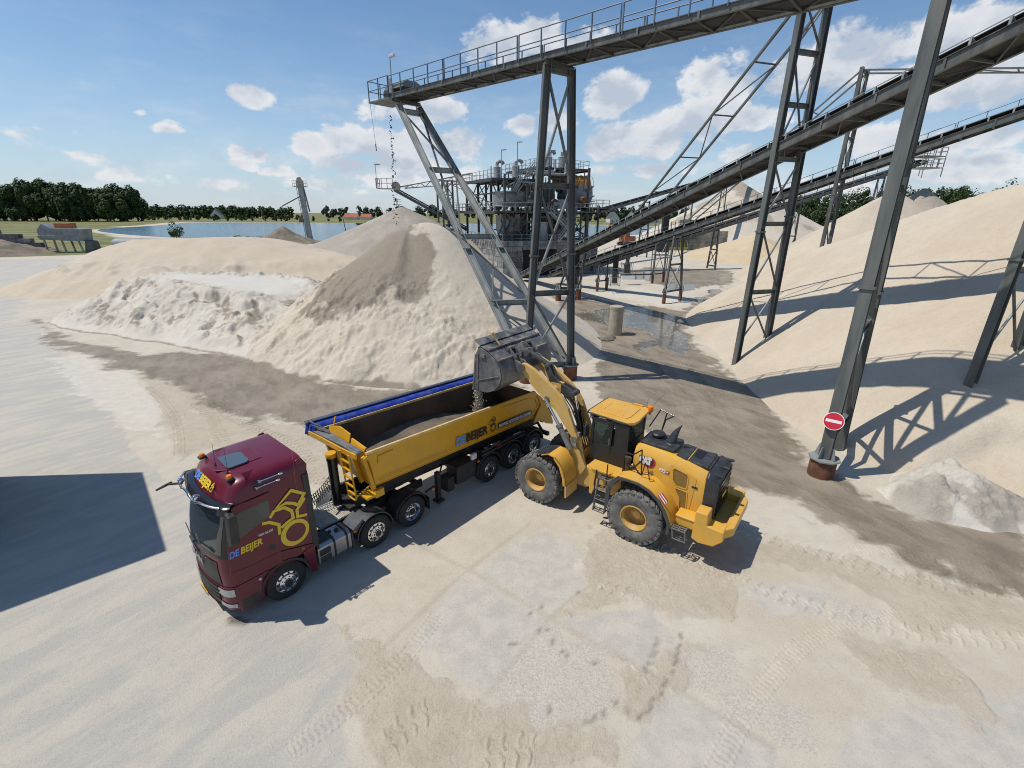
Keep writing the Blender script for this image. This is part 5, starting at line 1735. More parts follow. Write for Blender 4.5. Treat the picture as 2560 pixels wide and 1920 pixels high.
def cab_out(z, off=0.0, xr=0.93, zs=CABZ):
    zz = [q[0] for q in zs]
    xf = np.interp(z, zz, [q[1] for q in zs])
    y0 = np.interp(z, zz, [q[2] for q in zs]) - off
    y1 = 2.5 - y0
    xf -= off
    r = 0.30
    pts = [(xr, y0), (0.3, y0), (-0.4, y0), (xf + 0.16 + r, y0)]
    for i in range(1, 7):
        a = math.pi / 2 * i / 6
        pts.append((xf + 0.16 + r - r * math.sin(a) - 0.10 * (i / 6) ** 2 * 0.35, y0 + r * (1 - math.cos(a))))
    for i in range(1, 12):
        t = i / 12
        yy = y0 + r + (y1 - y0 - 2 * r) * t
        pts.append((xf + 0.125 * (2 * t - 1) ** 2, yy))
    for i in range(6, 0, -1):
        a = math.pi / 2 * i / 6
        pts.append((xf + 0.16 + r - r * math.sin(a) - 0.10 * (i / 6) ** 2 * 0.35, y1 - r * (1 - math.cos(a))))
    pts += [(xf + 0.16 + r, y1), (-0.4, y1), (0.3, y1), (xr, y1)]
    return [(a, b, z) for a, b in pts]


NOUT = len(cab_out(2.0))


def cab_patch(z0, z1, i0, i1, off, nz=8):
    """piece of the cab skin lifted outwards by off"""
    rows = []
    for k in range(nz + 1):
        z = z0 + (z1 - z0) * k / nz
        rows.append(cab_out(z, off)[i0:i1 + 1])
    n = len(rows[0])
    vs = [p for r_ in rows for p in r_]
    fs = [(k * n + i, k * n + i + 1, (k + 1) * n + i + 1, (k + 1) * n + i) for k in range(nz) for i in range(n - 1)]
    return vs, fs


g = MB()
g.loft([cab_out(z) for z in (1.08, 1.3, 1.6, 1.95, 2.3, 2.7, 3.1, 3.3, 3.42, 3.48, 3.55, 3.60, 3.64, 3.67, 3.70, 3.715, 3.728, 3.735)])
cab = g.build('cab', M['maroon'], truck, smooth=32)
g = MB()   # roof spoiler lip and rear pillar
g.prism([(0.80, 1.15), (0.965, 1.15), (0.965, 3.3), (0.80, 3.3)], 0.005, 0.06, 'XZ')
g.prism([(0.80, 1.15), (0.965, 1.15), (0.965, 3.3), (0.80, 3.3)], 2.44, 2.495, 'XZ')
g.box(0.90, 0.06, 0.75, 0.98, 2.44, 3.35)
g.build('rear_panel', M['black'], truck, bevel=0.02)
g = MB()
g.prism([(0.72, 3.30), (0.99, 3.30), (1.02, 3.50), (0.90, 3.72), (0.75, 3.70)], 0.12, 0.20, 'XZ')
g.prism([(0.72, 3.30), (0.99, 3.30), (1.02, 3.50), (0.90, 3.72), (0.75, 3.70)], 2.30, 2.38, 'XZ')
g.build('side_deflector', M['maroon'], truck, bevel=0.02)
g = MB()   # long roof hatch surround
g.prism([(-0.78, 0.98), (-0.55, 0.80), (0.25, 0.86), (0.30, 1.05), (0.26, 1.60), (0.16, 1.66), (-0.72, 1.64)], 3.728, 3.752, 'XY')
g.build('roof_rib', M['maroon'], truck, bevel=0.012)
g = MB()
g.prism([(-0.55, 0.86), (-0.48, 0.80), (-0.12, 0.81), (-0.04, 0.88), (-0.01, 1.45), (-0.07, 1.52), (-0.47, 1.58), (-0.53, 1.52)], 3.752, 3.790, 'XY')
g.build('roof_hatch', M['hatch'], truck, bevel=0.01)
# windscreen and black surround, sun visor
g = MB()
g.add(*cab_patch(1.93, 3.20, 5, NOUT - 6, 0.006, 10))
ws = g.build('windscreen_surround', M['gloss_black'], truck, smooth=60)
g = MB()
g.add(*cab_patch(2.02, 3.00, 7, NOUT - 8, 0.011, 10))
g.build('windscreen', M['windshield'], ws, smooth=60)
g = MB()
for y_ in (0.55, 1.35):
    g.beam((-1.465, y_, 2.03), (-1.40, y_ + 0.68, 2.12), 0.02, 0.03)
    g.beam((-1.47, y_ - 0.06, 1.99), (-1.475, y_ + 0.12, 2.05), 0.05, 0.06)
g.build('wiper', M['black'], truck)
g = MB()
rows = []
for z, o_ in ((3.02, 0.02), (3.06, 0.12), (3.22, 0.15), (3.26, 0.12), (3.27, 0.012)):
    rows.append(cab_out(z, o_)[5:NOUT - 5])
n = len(rows[0])
g.add([p for r_ in rows for p in r_], [(k * n + i, k * n + i + 1, (k + 1) * n + i + 1, (k + 1) * n + i) for k in range(len(rows) - 1) for i in range(n - 1)])
g.build('sun_visor', M['gloss_black'], truck, smooth=40, fix=False)
g = MB()
bar = []
for t in np.linspace(0, 1, 25):
    y_ = 0.06 + 2.38 * t
    dip = 0.10 * math.exp(-((abs(t - 0.5) - 0.18) / 0.07) ** 2)
    bar.append(Vector((-1.37 + 0.30 * abs(2 * t - 1) ** 3.0, y_, 3.33 + 0.06 * math.cos((t - 0.5) * 5) - dip)))
g.path(bar, 0.027, 8)
lb = g.build('light_bar', M['chrome'], truck, smooth=60)
for y_ in (0.72, 1.80):
    g = MB()
    g.lathe([(0.0, -0.04), (0.065, -0.035), (0.075, 0.0), (0.065, 0.05), (0.03, 0.09), (0, 0.09)], (-1.33, y_, 3.40), 'X', 18)
    g.build('spot_lamp', M['chrome'], lb, smooth=40)
# front: grille, bumper, lamps
g = MB()
g.loft([cab_out(z, o_, xr=-0.60, zs=[(0.3, -1.40, 0.10), (0.45, -1.47, 0.03), (1.1, -1.465, 0.025)]) for z, o_ in ((0.30, -0.06), (0.36, 0), (0.45, 0), (0.8, 0.0), (1.09, 0.0))])
g.build('bumper', M['maroon'], truck, smooth=32)
g = MB()
g.add(*cab_patch(1.12, 1.80, 9, NOUT - 10, 0.012, 6))
gr = g.build('grille', M['black'], truck, smooth=60)
g = MB()
ZB = [(0.3, -1.40, 0.10), (0.45, -1.47, 0.03), (1.1, -1.465, 0.025)]


def corner_patch(z0, z1, i0, i1, off, zs, nz=4):
    rows = [cab_out(z0 + (z1 - z0) * k / nz, off, xr=-0.6, zs=zs)[i0:i1 + 1] for k in range(nz + 1)]
    n = len(rows[0])
    return [p for r_ in rows for p in r_], [(k * n + i, k * n + i + 1, (k + 1) * n + i + 1, (k + 1) * n + i) for k in range(nz) for i in range(n - 1)]


g.add(*corner_patch(0.56, 1.10, 10, NOUT - 11, 0.008, ZB))
for k in range(4):
    g.add(*corner_patch(0.62 + 0.12 * k, 0.69 + 0.12 * k, 10, NOUT - 11, 0.03, ZB, 1))
g.build('lower_grille', M['black'], truck, smooth=30)
g = MB()
g.add(*corner_patch(0.36, 0.46, 9, NOUT - 10, 0.012, ZB, 2))
g.build('front_lip', M['mud'], truck, smooth=40)
RF = Matrix(((0, 0, -1), (-1, 0, 0), (0, 1, 0)))      # lettering on the face looking towards -X
o = text('front_lettering', 'MAN', 0.28, M['alu'], truck, (-1.478, 1.62, 1.50), RF, 0.004, 0, 0.01)
fit(o, 0.72)
g = MB()
g.path([Vector((-1.47 + 0.05 * (2 * t - 1) ** 2, 0.72 + 1.06 * t, 1.76 + 0.05 * math.sin(t * math.pi))) for t in np.linspace(0, 1, 9)], 0.014, 6)
g.build('chrome_strip', M['chrome'], gr)
g = MB()
g.box(-1.525, 1.0, 0.50, -1.51, 1.52, 0.62)
pt = g.build('number_plate', M['plate'], truck, bevel=0.004)
o = text('plate_lettering', '35-BXQ-1', 0.10, M['logo_dark'], pt, (-1.5262, 1.48, 0.525), RF, 0.001, 0, 0.002)
fit(o, 0.44)


for i0, i1 in ((5, 10), (NOUT - 11, NOUT - 6)):
    g = MB()
    g.add(*corner_patch(0.83, 1.04, i0, i1, 0.010, ZB))
    g.build('headlight', M['lamp'], truck, smooth=60)
    g = MB()
    g.add(*corner_patch(0.50, 0.61, i0, i1, 0.010, ZB))
    g.build('fog_light', M['lamp'], truck, smooth=60)
# doors
for near in (True, False):
    ya, yb = (0.006, 0.03) if near else (2.47, 2.494)
    g = MB()
    g.prism([(-1.10, 1.14), (0.0, 1.14), (0.0, 3.22), (-0.86, 3.20), (-1.04, 2.72), (-1.13, 2.2), (-1.16, 1.6)], ya, yb, 'XZ')
    dr = g.build('door', M['maroon'], truck, bevel=0.012)
    g = MB()
    yw = (ya - 0.004, ya + 0.01) if near else (yb - 0.01, yb + 0.004)
    g.prism([(-0.98, 2.99), (-0.10, 3.04), (-0.07, 2.98), (-0.10, 2.62), (-0.16, 2.56), (-0.50, 2.46), (-1.09, 2.24), (-1.08, 2.45)], yw[0], yw[1], 'XZ')
    g.build('door_window', M['glass'], dr)
    g = MB()
    g.prism([(-0.31, 1.72), (-0.12, 1.62), (-0.10, 1.76), (-0.19, 1.82)], *yw, 'XZ')
    g.build('handle', M['black'], dr, bevel=0.004)
    g = MB()
    sg = -1 if near else 1
    yc = -0.16 if near else 2.66
    g.prism([(-1.10, 2.42), (-0.90, 2.42), (-0.86, 3.14), (-1.04, 3.16)], yc - 0.13, yc + 0.13, 'XZ')
    g.box(-1.02, min(yc, 0.03) if near else 2.45, 3.10, -0.94, max(yc, 0.03) if near else yc + 0.05, 3.17)
    g.box(-1.08, min(yc, 0.03) if near else 2.45, 2.38, -1.00, max(yc, 0.03) if near else yc + 0.05, 2.44)
    g.build('mirror', M['black'], truck, bevel=0.035)
g = MB()
g.beam((-1.20, 2.35, 3.05), (-1.42, 2.75, 2.95), 0.05, 0.05)
g.beam((-1.42, 2.72, 2.97), (-1.58, 3.0, 2.80), 0.22, 0.05)
g.build('kerb_mirror', M['black'], truck, bevel=0.01)
# side sill trim, steps, wheel arch
g = MB()
g.prism([(-1.17, 1.56), (-0.72, 1.50), (-0.1, 1.50), (0.80, 1.24), (0.80, 1.18), (-0.1, 1.42), (-1.18, 1.46)], -0.004, 0.03, 'XZ')
g.build('side_moulding', M['maroon'], truck, bevel=0.008)
for near in (True, False):
    ya, yb = (0.012, 0.10) if near else (2.40, 2.488)
    g = MB()
    g.prism([(-1.12, 0.36), (-0.62, 0.36), (-0.60, 0.72), (-0.50, 1.02), (-0.30, 1.12), (-1.12, 1.12)], ya, yb, 'XZ')
    g.build('sill_panel', M['maroon'], truck, bevel=0.012)
    g = MB()
    g.prism([(0.50, 1.10), (0.62, 0.72), (0.64, 0.36), (0.82, 0.36), (0.84, 1.20)], ya, yb, 'XZ')
    g.build('rear_skirt', M['maroon'], truck, bevel=0.012)
    g = MB()
    g.box(-1.06, ya - 0.004 if near else yb - 0.02, 0.40, -0.68, ya + 0.02 if near else yb + 0.004, 0.68)  # flat black panel stands in for the shaded step recess
    g.build('step', M['black'], truck)
    g = MB()
    pr = [(0.57, -0.02), (0.64, -0.02), (0.64, 0.06), (0.57, 0.45)]
    if not near:
        pr = [(a, -b) for a, b in pr]
    g.lathe(pr, (0, 0.03 if near else 2.47, 0.52), 'Y', 26, math.radians(-8), math.radians(188))
    g.build('wheel_arch', M['black'], truck, smooth=40)
g = MB()
g.lathe([(0, -0.03), (0.035, -0.03), (0.045, 0.03)], (-0.60, 0.01, 1.02), 'Y', 14)
g.build('side_lamp', M['lamp'], truck)
# beacons, antennas, horns
for (x_, y_) in ((-0.72, 2.02), (-0.66, 0.40)):
    g = MB()
    g.box(x_ - 0.09, y_ - 0.08, 3.69, x_ + 0.09, y_ + 0.08, 3.745)
    bb_ = g.build('beacon_base', M['black'], truck, bevel=0.02)
    g = MB()
    g.lathe([(0.062, 3.745), (0.066, 3.785), (0.055, 3.815), (0, 3.82)], (x_, y_, 0), n=16)
    g.build('beacon', M['amber'], bb_, smooth=40)
for (x_, y_) in ((-0.68, 1.24), (-0.61, 0.67)):
    g = MB()
    g.tube((x_, y_, 3.73), (x_ + 0.02, y_, 3.82), 0.035, 8, 0.012)
    g.tube((x_ + 0.02, y_, 3.82), (x_ + 0.05, y_ + 0.01, 4.35), 0.006, 5, 0.004)
    g.build('antenna', M['black'], truck)
for (x0, z0) in ((-0.22, 3.57), (-0.30, 3.43)):
    g = MB()
    yh = 0.03
    g.tube((x0 + 0.06, yh, z0), (x0 + 0.52, yh, z0), 0.014, 8)
    g.tube((x0 + 0.10, yh, z0), (x0, yh - 0.01, z0), 0.018, 14, 0.065)
    g.tube((x0 + 0.50, yh, z0), (x0 + 0.58, yh, z0), 0.032, 10)
    g.beam((x0 + 0.2, yh, z0), (x0 + 0.2, 0.14, z0 - 0.01), 0.03, 0.03)
    g.beam((x0 + 0.5, yh, z0), (x0 + 0.5, 0.14, z0 - 0.01), 0.03, 0.03)
    g.build('air_horn', M['chrome'], truck, smooth=40)
# lettering and emblem on the near side
YS = 0.0015
sidetext('lettering', 'DE', -1.13, 1.94, 0.165, 0.235, M['logo_blue'], truck, YS, 0.012, 0.25)
sidetext('lettering', 'BEIJER', -0.885, 1.937, 0.165, 0.50, M['logo_yellow'], truck, YS, 0.012, 0.25)
sidetext('lettering', 'TGX 26.520', -0.45, 2.17, 0.055, 0.35, M['white_mark'], truck, YS, -0.01, 0.2, 0.002)
sidetext('lettering', '35-BXQ-1', 0.50, 1.215, 0.055, 0.29, M['logo_yellow'], truck, 0.014, -0.02, 0.1, 0.002)
g = MB()
R0, R1 = 0.255, 0.365
vs, fs = [], []
for i in range(40):
    a = 2 * math.pi * i / 40
    for rr_ in (R0 + 0.02 * math.cos(a), R1):
        vs.append((min(0.795, 0.41 + rr_ * math.cos(a)), 0.014, 1.81 + rr_ * math.sin(a)))
for i in range(40):
    j = (i + 1) % 40
    fs.append((2 * i, 2 * j, 2 * j + 1, 2 * i + 1))
g.add(vs, fs)
g.build('emblem_ring', M['logo_yellow'], truck)
for pts, cl in petals(0.41, 1.81, 1.0):
    stroke([(min(a, 0.785), b) for a, b in pts], 0.078, 0.0012, M['logo_yellow'], 'emblem_petal', truck, cl)
# roof front lettering (sloping front of the roof)
zf0, zf1 = 3.40, 3.62
xf0, xf1 = np.interp(zf0, [q[0] for q in CABZ], [q[1] for q in CABZ]), np.interp(zf1, [q[0] for q in CABZ], [q[1] for q in CABZ])
upv = Vector((xf1 - xf0, 0, zf1 - zf0)).normalized()
rv = Vector((0, -1, 0))
RT = Matrix((rv, upv, rv.cross(upv))).transposed()
base = Vector((xf0 - 0.012, 0, zf0 + 0.0)) + RT.col[2] * 0.012
o = text('lettering', 'DE', 0.27, M['logo_blue'], truck, base + Vector((0, 1.78, 0)), RT, 0.002, 0.12, 0.012)
fit(o, 0.30)
o = text('lettering', 'BEIJER', 0.27, M['logo_yellow'], truck, base + Vector((0, 1.47, 0)), RT, 0.002, 0.12, 0.012)
fit(o, 0.64)
g = MB()
for i in range(16):
    a, b = 2 * math.pi * i / 16, 2 * math.pi * (i + 1) / 16
    p0 = base + Vector((0, 0.72, 0)) + rv * (0.055 * math.cos(a)) + upv * (0.06 + 0.055 * math.sin(a))
    p1 = base + Vector((0, 0.72, 0)) + rv * (0.055 * math.cos(b)) + upv * (0.06 + 0.055 * math.sin(b))
    g.beam(p0, p1, 0.02, 0.006, RT.col[2])
for (a0, b0, a1, b1) in ((-.07, .12, 0, .22), (0, .22, .07, .12), (-.07, .12, 0, .15), (0, .15, .07, .12)):
    g.beam(base + Vector((0, 0.72, 0)) + rv * a0 + upv * b0, base + Vector((0, 0.72, 0)) + rv * a1 + upv * b1, 0.018, 0.006, RT.col[2])
g.build('emblem', M['logo_yellow'], truck)
# interior hints behind the glass are left dark; chassis
g = MB()
for y_ in (0.84, 1.60):
    g.box(-0.9, y_, 0.62, 5.1, y_ + 0.09, 0.90)
for x_ in (0.4, 1.9, 3.3, 4.9):
    g.box(x_, 0.93, 0.66, x_ + 0.1, 1.60, 0.86)
for x_ in (0.0, 2.685, 4.035):
    g.tube((x_, 0.25, 0.50), (x_, 2.25, 0.50), 0.09, 10)
g.lathe([(0.28, -0.2), (0.34, 0), (0.28, 0.2), (0, 0.22)], (4.035, 1.25, 0.5), 'Y', 14)
g.box(-0.7, 0.5, 0.45, 0.7, 2.0, 1.06)
g.box(0.35, 0.75, 0.85, 0.85, 1.75, 1.12)
g.build('chassis', M['chassis'], truck, bevel=0.01)
g = MB()
k = 0
x_ = 1.38
while x_ < 2.58:
    g.box(x_, 0.77, 0.985, x_ + 0.038, 1.79, 1.018)
    x_ += 0.052
g.box(1.36, 0.76, 0.955, 2.60, 1.80, 0.988)
g.build('walkway_deck', M['deck_plate'], truck)
g = MB()
g.box(2.62, 0.80, 0.93, 2.74, 1.78, 1.06)
g.box(2.95, 0.85, 0.90, 3.05, 1.72, 1.10)
g.prism([(3.1, 0.88), (4.3, 0.82), (4.5, 1.05), (4.5, 1.45), (4.3, 1.68), (3.1, 1.62)], 1.06, 1.14, 'XY')
g.tube((2.35, 1.15, 1.03), (2.9, 1.5, 1.08), 0.025, 6)
g.tube((2.0, 1.0, 1.03), (2.6, 1.32, 1.06), 0.02, 6)
g.build('fifth_wheel', M['chassis'], truck, bevel=0.01)
# coiled air lines
g = MB()
for (y0_, y1_, ph) in ((1.42, 1.62, 0), (1.62, 1.78, 2), (1.80, 1.90, 4)):
    pts = []
    for t in np.linspace(0, 1, 150):
        c = Vector((1.02 + 1.45 * t, y0_ + (y1_ - y0_) * t, 1.58 - 0.30 * math.sin(t * math.pi) + 0.25 * t))
        pts.append(c + Vector((0, 0.055 * math.cos(t * 130 + ph), 0.055 * math.sin(t * 130 + ph))))
    g.path(pts, 0.013, 4)
g.build('air_hose', M['black'], truck)
g = MB()
for i in range(3):
    g.tube((0.98, 0.45 + 0.15 * i, 1.0), (1.02, 0.42 + 0.15 * i, 2.0), 0.05, 8)
g.tube((1.05, 0.30, 0.95), (1.05, 0.30, 2.15), 0.022, 8)
g.build('exhaust_stack', M['steel_dark'], truck)
# fuel tank with step recess
g = MB()
pr = [(0.10, 0.40), (0.62, 0.40), (0.68, 0.46), (0.68, 0.94), (0.60, 1.02), (0.16, 1.02), (0.05, 0.92), (0.05, 0.46)]
g.sect((0.90, 0, 0), (1.90, 0, 0), [(a, b) for a, b in [(-p[0], p[1]) for p in pr]], (0, 0, 1))
tk_ = g.build('fuel_tank', M['alu'], truck, bevel=0.02)
g = MB()
for k in range(9):
    g.box(0.94, 0.12 + 0.06 * k, 1.02, 1.42, 0.155 + 0.06 * k, 1.032)
g.box(0.95, 0.035, 0.46, 1.26, 0.06, 0.64)
g.box(0.95, 0.035, 0.68, 1.26, 0.06, 0.86)  # these two black panels stand in for shade in the step recess
g.build('tank_step', M['black'], tk_)
g = MB()
for x_ in (1.36, 1.74):
    g.sect((x_, 0, 0), (x_ + 0.06, 0, 0), [(-a * 1.0 + (0.006 if a < 0.3 else -0.004), b + (0.006 if b > 0.7 else -0.006)) for a, b in pr], (0, 0, 1))
g.lathe([(0.06, 1.02), (0.06, 1.07), (0, 1.075)], (1.62, 0.34, 0), n=14)
g.lathe([(0.045, 1.02), (0.045, 1.06), (0, 1.065)], (1.46, 0.42, 0), n=14)
g.build('tank_strap', M['black'], tk_)
for near in (True, False):
    y0_, s_ = (0.0, 1) if near else (2.5, -1)
    truck_wheel(truck, 0.0, y0_, kind='front', far=not near)
    truck_wheel(truck, 2.685, y0_, kind='front', far=not near)
    truck_wheel(truck, 4.035, y0_, kind='drive', far=not near, w=0.58)
    for cx in (2.685, 4.035):
        g = MB()
        yy = (0.02, 0.60) if near else (1.90, 2.48)
        g.lathe([(0.585, yy[0]), (0.615, yy[0]), (0.615, yy[1]), (0.585, yy[1])], (cx, 0, 0.53), 'Y', 24, math.radians(-5), math.radians(178))
        g.build('mudguard', M['mud'] if cx < 3 else M['chassis'], truck, smooth=40)
    if near:
        g = MB()
        g.prism([(1.96, 0.86), (2.08, 0.86), (2.32, 1.12), (2.32, 1.20), (2.05, 1.04), (1.96, 0.98)], 0.02, 0.60, 'XZ')
        g.box(1.92, 0.05, 0.35, 1.97, 0.62, 0.90)
        g.build('mudflap', M['mud'], truck, bevel=0.01)
        g = MB()
        g.box(4.72, 0.04, 0.25, 4.75, 0.62, 0.70)
        g.build('mudflap', M['chassis'], truck)
        g = MB()
        g.lathe([(0.04, -0.02), (0.035, 0.02), (0, 0.03)], (2.02, 0.0, 0.90), 'Y', 12)
        g.build('side_marker', M['amber'], truck)

# ---------------------------------------------------------------- tipping semi-trailer
trailer = empty('tipper_trailer', TRX, TTH, 'yellow three axle tipping trailer with dark lettering and a rolled blue tarp, being loaded', 'trailer')
ZT = lambda x: 3.19 - 0.036 * (x - 2.65)
ZB_ = lambda x: 1.88 - 0.040 * (x - 2.85)


def tub_ring(x, inset, zt=None, zb=None):
    zt = ZT(x) if zt is None else zt
    zb = (ZB_(x) if zb is None else zb) + inset
    i = inset
    pts = []
    near = [(0.0 + i, zt), (0.03 + i, zb + 0.62), (0.09 + i, zb + 0.16), (0.20 + i, zb + 0.02), (0.42 + i, zb - 0.03)]
    pts += near + [(2.5 - a, b) for a, b in near[::-1]]
    return [(x, a, b) for a, b in pts]


XS_ = [(2.66, None, None), (10.20, None, None), (10.72, 2.42, 1.48), (11.05, 1.95, 1.28), (11.42, 1.32, 1.10)]
g = MB()
rings = []
for x_, zt, zb in XS_:
    rings.append(tub_ring(x_ if x_ > 3 else 2.9, 0.0, zt, zb))
r0 = [(2.66 + 0.24 * (ZT(2.66) - p[2]) / 1.3, p[1], p[2]) for p in tub_ring(2.66, 0.0)]
rings[0] = r0
g.loft(rings, closed=False, cap0=False, cap1=False)
# front wall
n_ = len(r0)
g.add(r0, [tuple(range(n_))])
tub = g.build('tub', M['yellow'], trailer, smooth=25)
g = MB()
rings = [[(p[0] + (0.05 if k == 0 else 0), p[1], p[2]) for p in tub_ring(x_ if x_ > 3 else 2.75, 0.05, zt, zb)] for k, (x_, zt, zb) in enumerate(XS_)]
rings[0] = [(2.72 + 0.24 * (ZT(2.66) - p[2]) / 1.3, p[1], p[2]) for p in tub_ring(2.66, 0.05)]
g.loft(rings, closed=False, cap0=False, cap1=False)
g.add(rings[0], [tuple(range(n_))])
g.add([(10.18, 0.06, 2.85), (10.18, 2.44, 2.85), (10.95, 2.40, 1.25), (10.95, 0.10, 1.25)], [(0, 1, 2, 3)])
g.build('liner', M['liner'], tub, smooth=25)
g = MB()
g.sect((2.64, 0.02, ZT(2.64)), (7.7, 0.02, ZT(7.7)), [(-0.035, -0.06), (0.035, -0.06), (0.035, 0.02), (-0.035, 0.02)])
g.sect((2.64, 2.48, ZT(2.64)), (10.2, 2.48, ZT(10.2)), [(-0.035, -0.06), (0.035, -0.06), (0.035, 0.02), (-0.035, 0.02)])
g.build('top_rail', M['yellow_rim'], trailer)
g = MB()
g.sect((7.7, 0.02, ZT(7.7) - 0.03), (10.2, 0.02, ZT(10.2) - 0.03), [(-0.035, -0.06), (0.035, -0.06), (0.035, 0.02), (-0.035, 0.02)])
g.build('top_rail', M['yellow'], trailer)
# raised panel borders on the side
g = MB()
g.sect((2.95, -0.004, ZB_(2.9) + 0.28), (10.1, -0.004, ZB_(10.1) + 0.26), [(-0.006, -0.012), (0.006, -0.012), (0.006, 0.012), (-0.006, 0.012)])
g.path([Vector((8.3, -0.003, 2.80)), Vector((9.85, -0.003, 2.72)), Vector((10.25, -0.003, 2.55)), Vector((10.45, -0.003, 2.2)), Vector((10.2, -0.003, 1.95))], 0.014, 5)
g.path([Vector((2.98, -0.003, 2.72)), Vector((2.98, -0.003, 2.96)), Vector((3.5, -0.003, 2.97))], 0.016, 5)
g.build('side_bead', M['yellow'], tub)
g = MB()
g.prism([(10.15, 1.55), (10.6, 1.50), (11.05, 1.22), (11.48, 1.06), (11.50, 1.20), (11.3, 1.55), (10.85, 2.30), (10.55, 2.62), (10.35, 2.70), (10.62, 2.2), (10.35, 1.85)], -0.03, 0.02, 'XZ')
g.prism([(10.15, 1.55), (10.6, 1.50), (11.05, 1.22), (11.48, 1.06), (11.50, 1.20), (11.3, 1.55), (10.85, 2.30), (10.55, 2.62), (10.35, 2.70), (10.62, 2.2), (10.35, 1.85)], 2.48, 2.53, 'XZ')
g.build('tail_plate', M['yellow'], tub, bevel=0.01)
g = MB()
g.prism([(2.53, 3.06), (2.70, 3.12), (2.98, 3.10), (2.95, 2.86), (2.80, 2.78), (2.74, 2.90)], -0.012, 0.03, 'XZ')
for y_ in (0.16, 0.80, 1.65, 2.30):
    g.sect((2.60, y_, 3.05), (2.84, y_, 1.86), [(-0.06, -0.06), (0.06, -0.06), (0.06, 0.06), (-0.06, 0.06)], (1, 0, 0))
g.box(2.50, 0.0, 1.70, 2.85, 0.42, 1.78)
g.box(2.80, 0.02, 1.62, 3.1, 0.14, 1.86)
g.build('front_rib', M['yellow'], tub, bevel=0.012)
# the load inside
g = MB()
nx_, ny_ = 60, 16
vs = []
rl = random.Random(4)
for i in range(nx_ + 1):
    for j in range(ny_ + 1):
        x_ = 2.98 + (10.3 - 2.98) * i / nx_
        t = j / ny_
        y_ = 0.12 + 2.26 * t
        zb = ZB_(x_)
        h = 0.12 + 0.38 * math.exp(-((x_ - 6.6) / 2.2) ** 2) * (0.55 + 0.45 * math.sin(t * math.pi)) + 0.30 * abs(2 * t - 1) ** 3 * math.exp(-((x_ - 5.2) / 2.5) ** 2)
        h += 0.05 * float(fbm(np.array([x_ * 1.6]), np.array([y_ * 1.6]), 4, 120)[0])
        vs.append((x_, y_, zb + h))
fs = [(i * (ny_ + 1) + j, i * (ny_ + 1) + j + 1, (i + 1) * (ny_ + 1) + j + 1, (i + 1) * (ny_ + 1) + j) for i in range(nx_) for j in range(ny_)]
g.add(vs, fs)
ld = empty('sand_load', TRX, TTH, 'dark brown sand lying in the bottom of the yellow tipping trailer', 'sand load')
g.build('sand', M['load'], ld, smooth=60)
# walkway over the headboard with lip and catches
g = MB()
g.prism([(2.43, 0.22), (2.66, 0.22), (2.66, 1.05), (2.72, 2.05), (2.52, 2.73), (2.36, 2.70), (2.38, 2.0), (2.46, 0.95)], 3.13, 3.17, 'XY')
wk = g.build('walkway_plate', M['deck_grey'], trailer)
g = MB()
g.box(2.52, 0.26, 3.17, 2.64, 0.90, 3.20)
g.build('grip_plate', M['alu'], wk)
g = MB()
for a, b in (((2.43, 0.20), (2.38, 0.85)), ((2.38, 0.85), (2.34, 1.9)), ((2.34, 1.9), (2.30, 2.66))):
    g.beam((*a, 3.08), (*b, 3.08), 0.05, 0.16)
g.build('walkway_edge', M['yellow'], wk, bevel=0.01)
g = MB()
for (y0_, y1_, h0, h1) in ((0.24, 0.95, 3.22, 3.30), (1.02, 1.60, 3.40, 3.48), (1.60, 2.22, 3.48, 3.30)):
    g.add([(2.70, y0_, 3.12), (2.70, y1_, 3.12), (2.76, y1_, h1), (2.76, y0_, h0), (2.74, y0_, 3.12), (2.74, y1_, 3.12), (2.80, y1_, h1), (2.80, y0_, h0)], [(0, 1, 2, 3), (7, 6, 5, 4), (0, 3, 7, 4), (1, 5, 6, 2), (3, 2, 6, 7)])
g.beam((2.78, 1.98, 3.35), (2.9, 2.02, 3.65), 0.03, 0.03)
g.build('headboard_lip', M['yellow'], trailer)
# rolled tarp along the far edge
g = MB()
rt = random.Random(8)
for (yc, zc, ra, rb_, key) in ((2.66, 3.17, 0.19, 0.15, 'tarp'), (2.96, 3.24, 0.15, 0.11, 'tarp_dark')):
    rings = []
    for i in range(61):
        x_ = 2.40 + (10.45 - 2.40) * i / 60
        rings.append([(x_, yc + ra * (1 + 0.05 * math.sin(i * 1.7 + k)) * math.cos(2 * math.pi * k / 12), ZT(x_) - 3.19 + zc + rb_ * (1 + 0.10 * math.sin(i * 0.9 + 2 * k) * (k % 2)) * math.sin(2 * math.pi * k / 12)) for k in range(12)])
    g = MB()
    g.loft(rings)
    g.build('tarp_roll', M[key], trailer, smooth=60)
g = MB()
g.tube((2.30, 2.84, 3.37), (10.3, 2.84, 3.09), 0.04, 8)
g.build('tarp_tube', M['alu'], trailer)
g = MB()
for i in range(9):
    a = i * 0.7
    g.tube((2.36 + 0.03 * math.sin(a * 3), 2.50 + 0.055 * i, 2.98 + 0.05 * math.sin(a)), (2.42 + 0.05 * math.cos(a * 2), 2.52 + 0.055 * i, 3.30), 0.055, 7, 0.04)
g.build('tarp_fold', M['tarp'], trailer, smooth=60)
g = MB()
g.beam((2.44, 2.55, 3.30), (2.60, 1.95, 3.24), 0.03, 0.06)
g.beam((2.50, 2.45, 3.22), (2.66, 2.05, 3.22), 0.03, 0.06)
g.beam((2.40, 2.80, 3.42), (2.62, 2.20, 3.24), 0.025, 0.05)
g.build('tarp_arm', M['alu'], trailer)
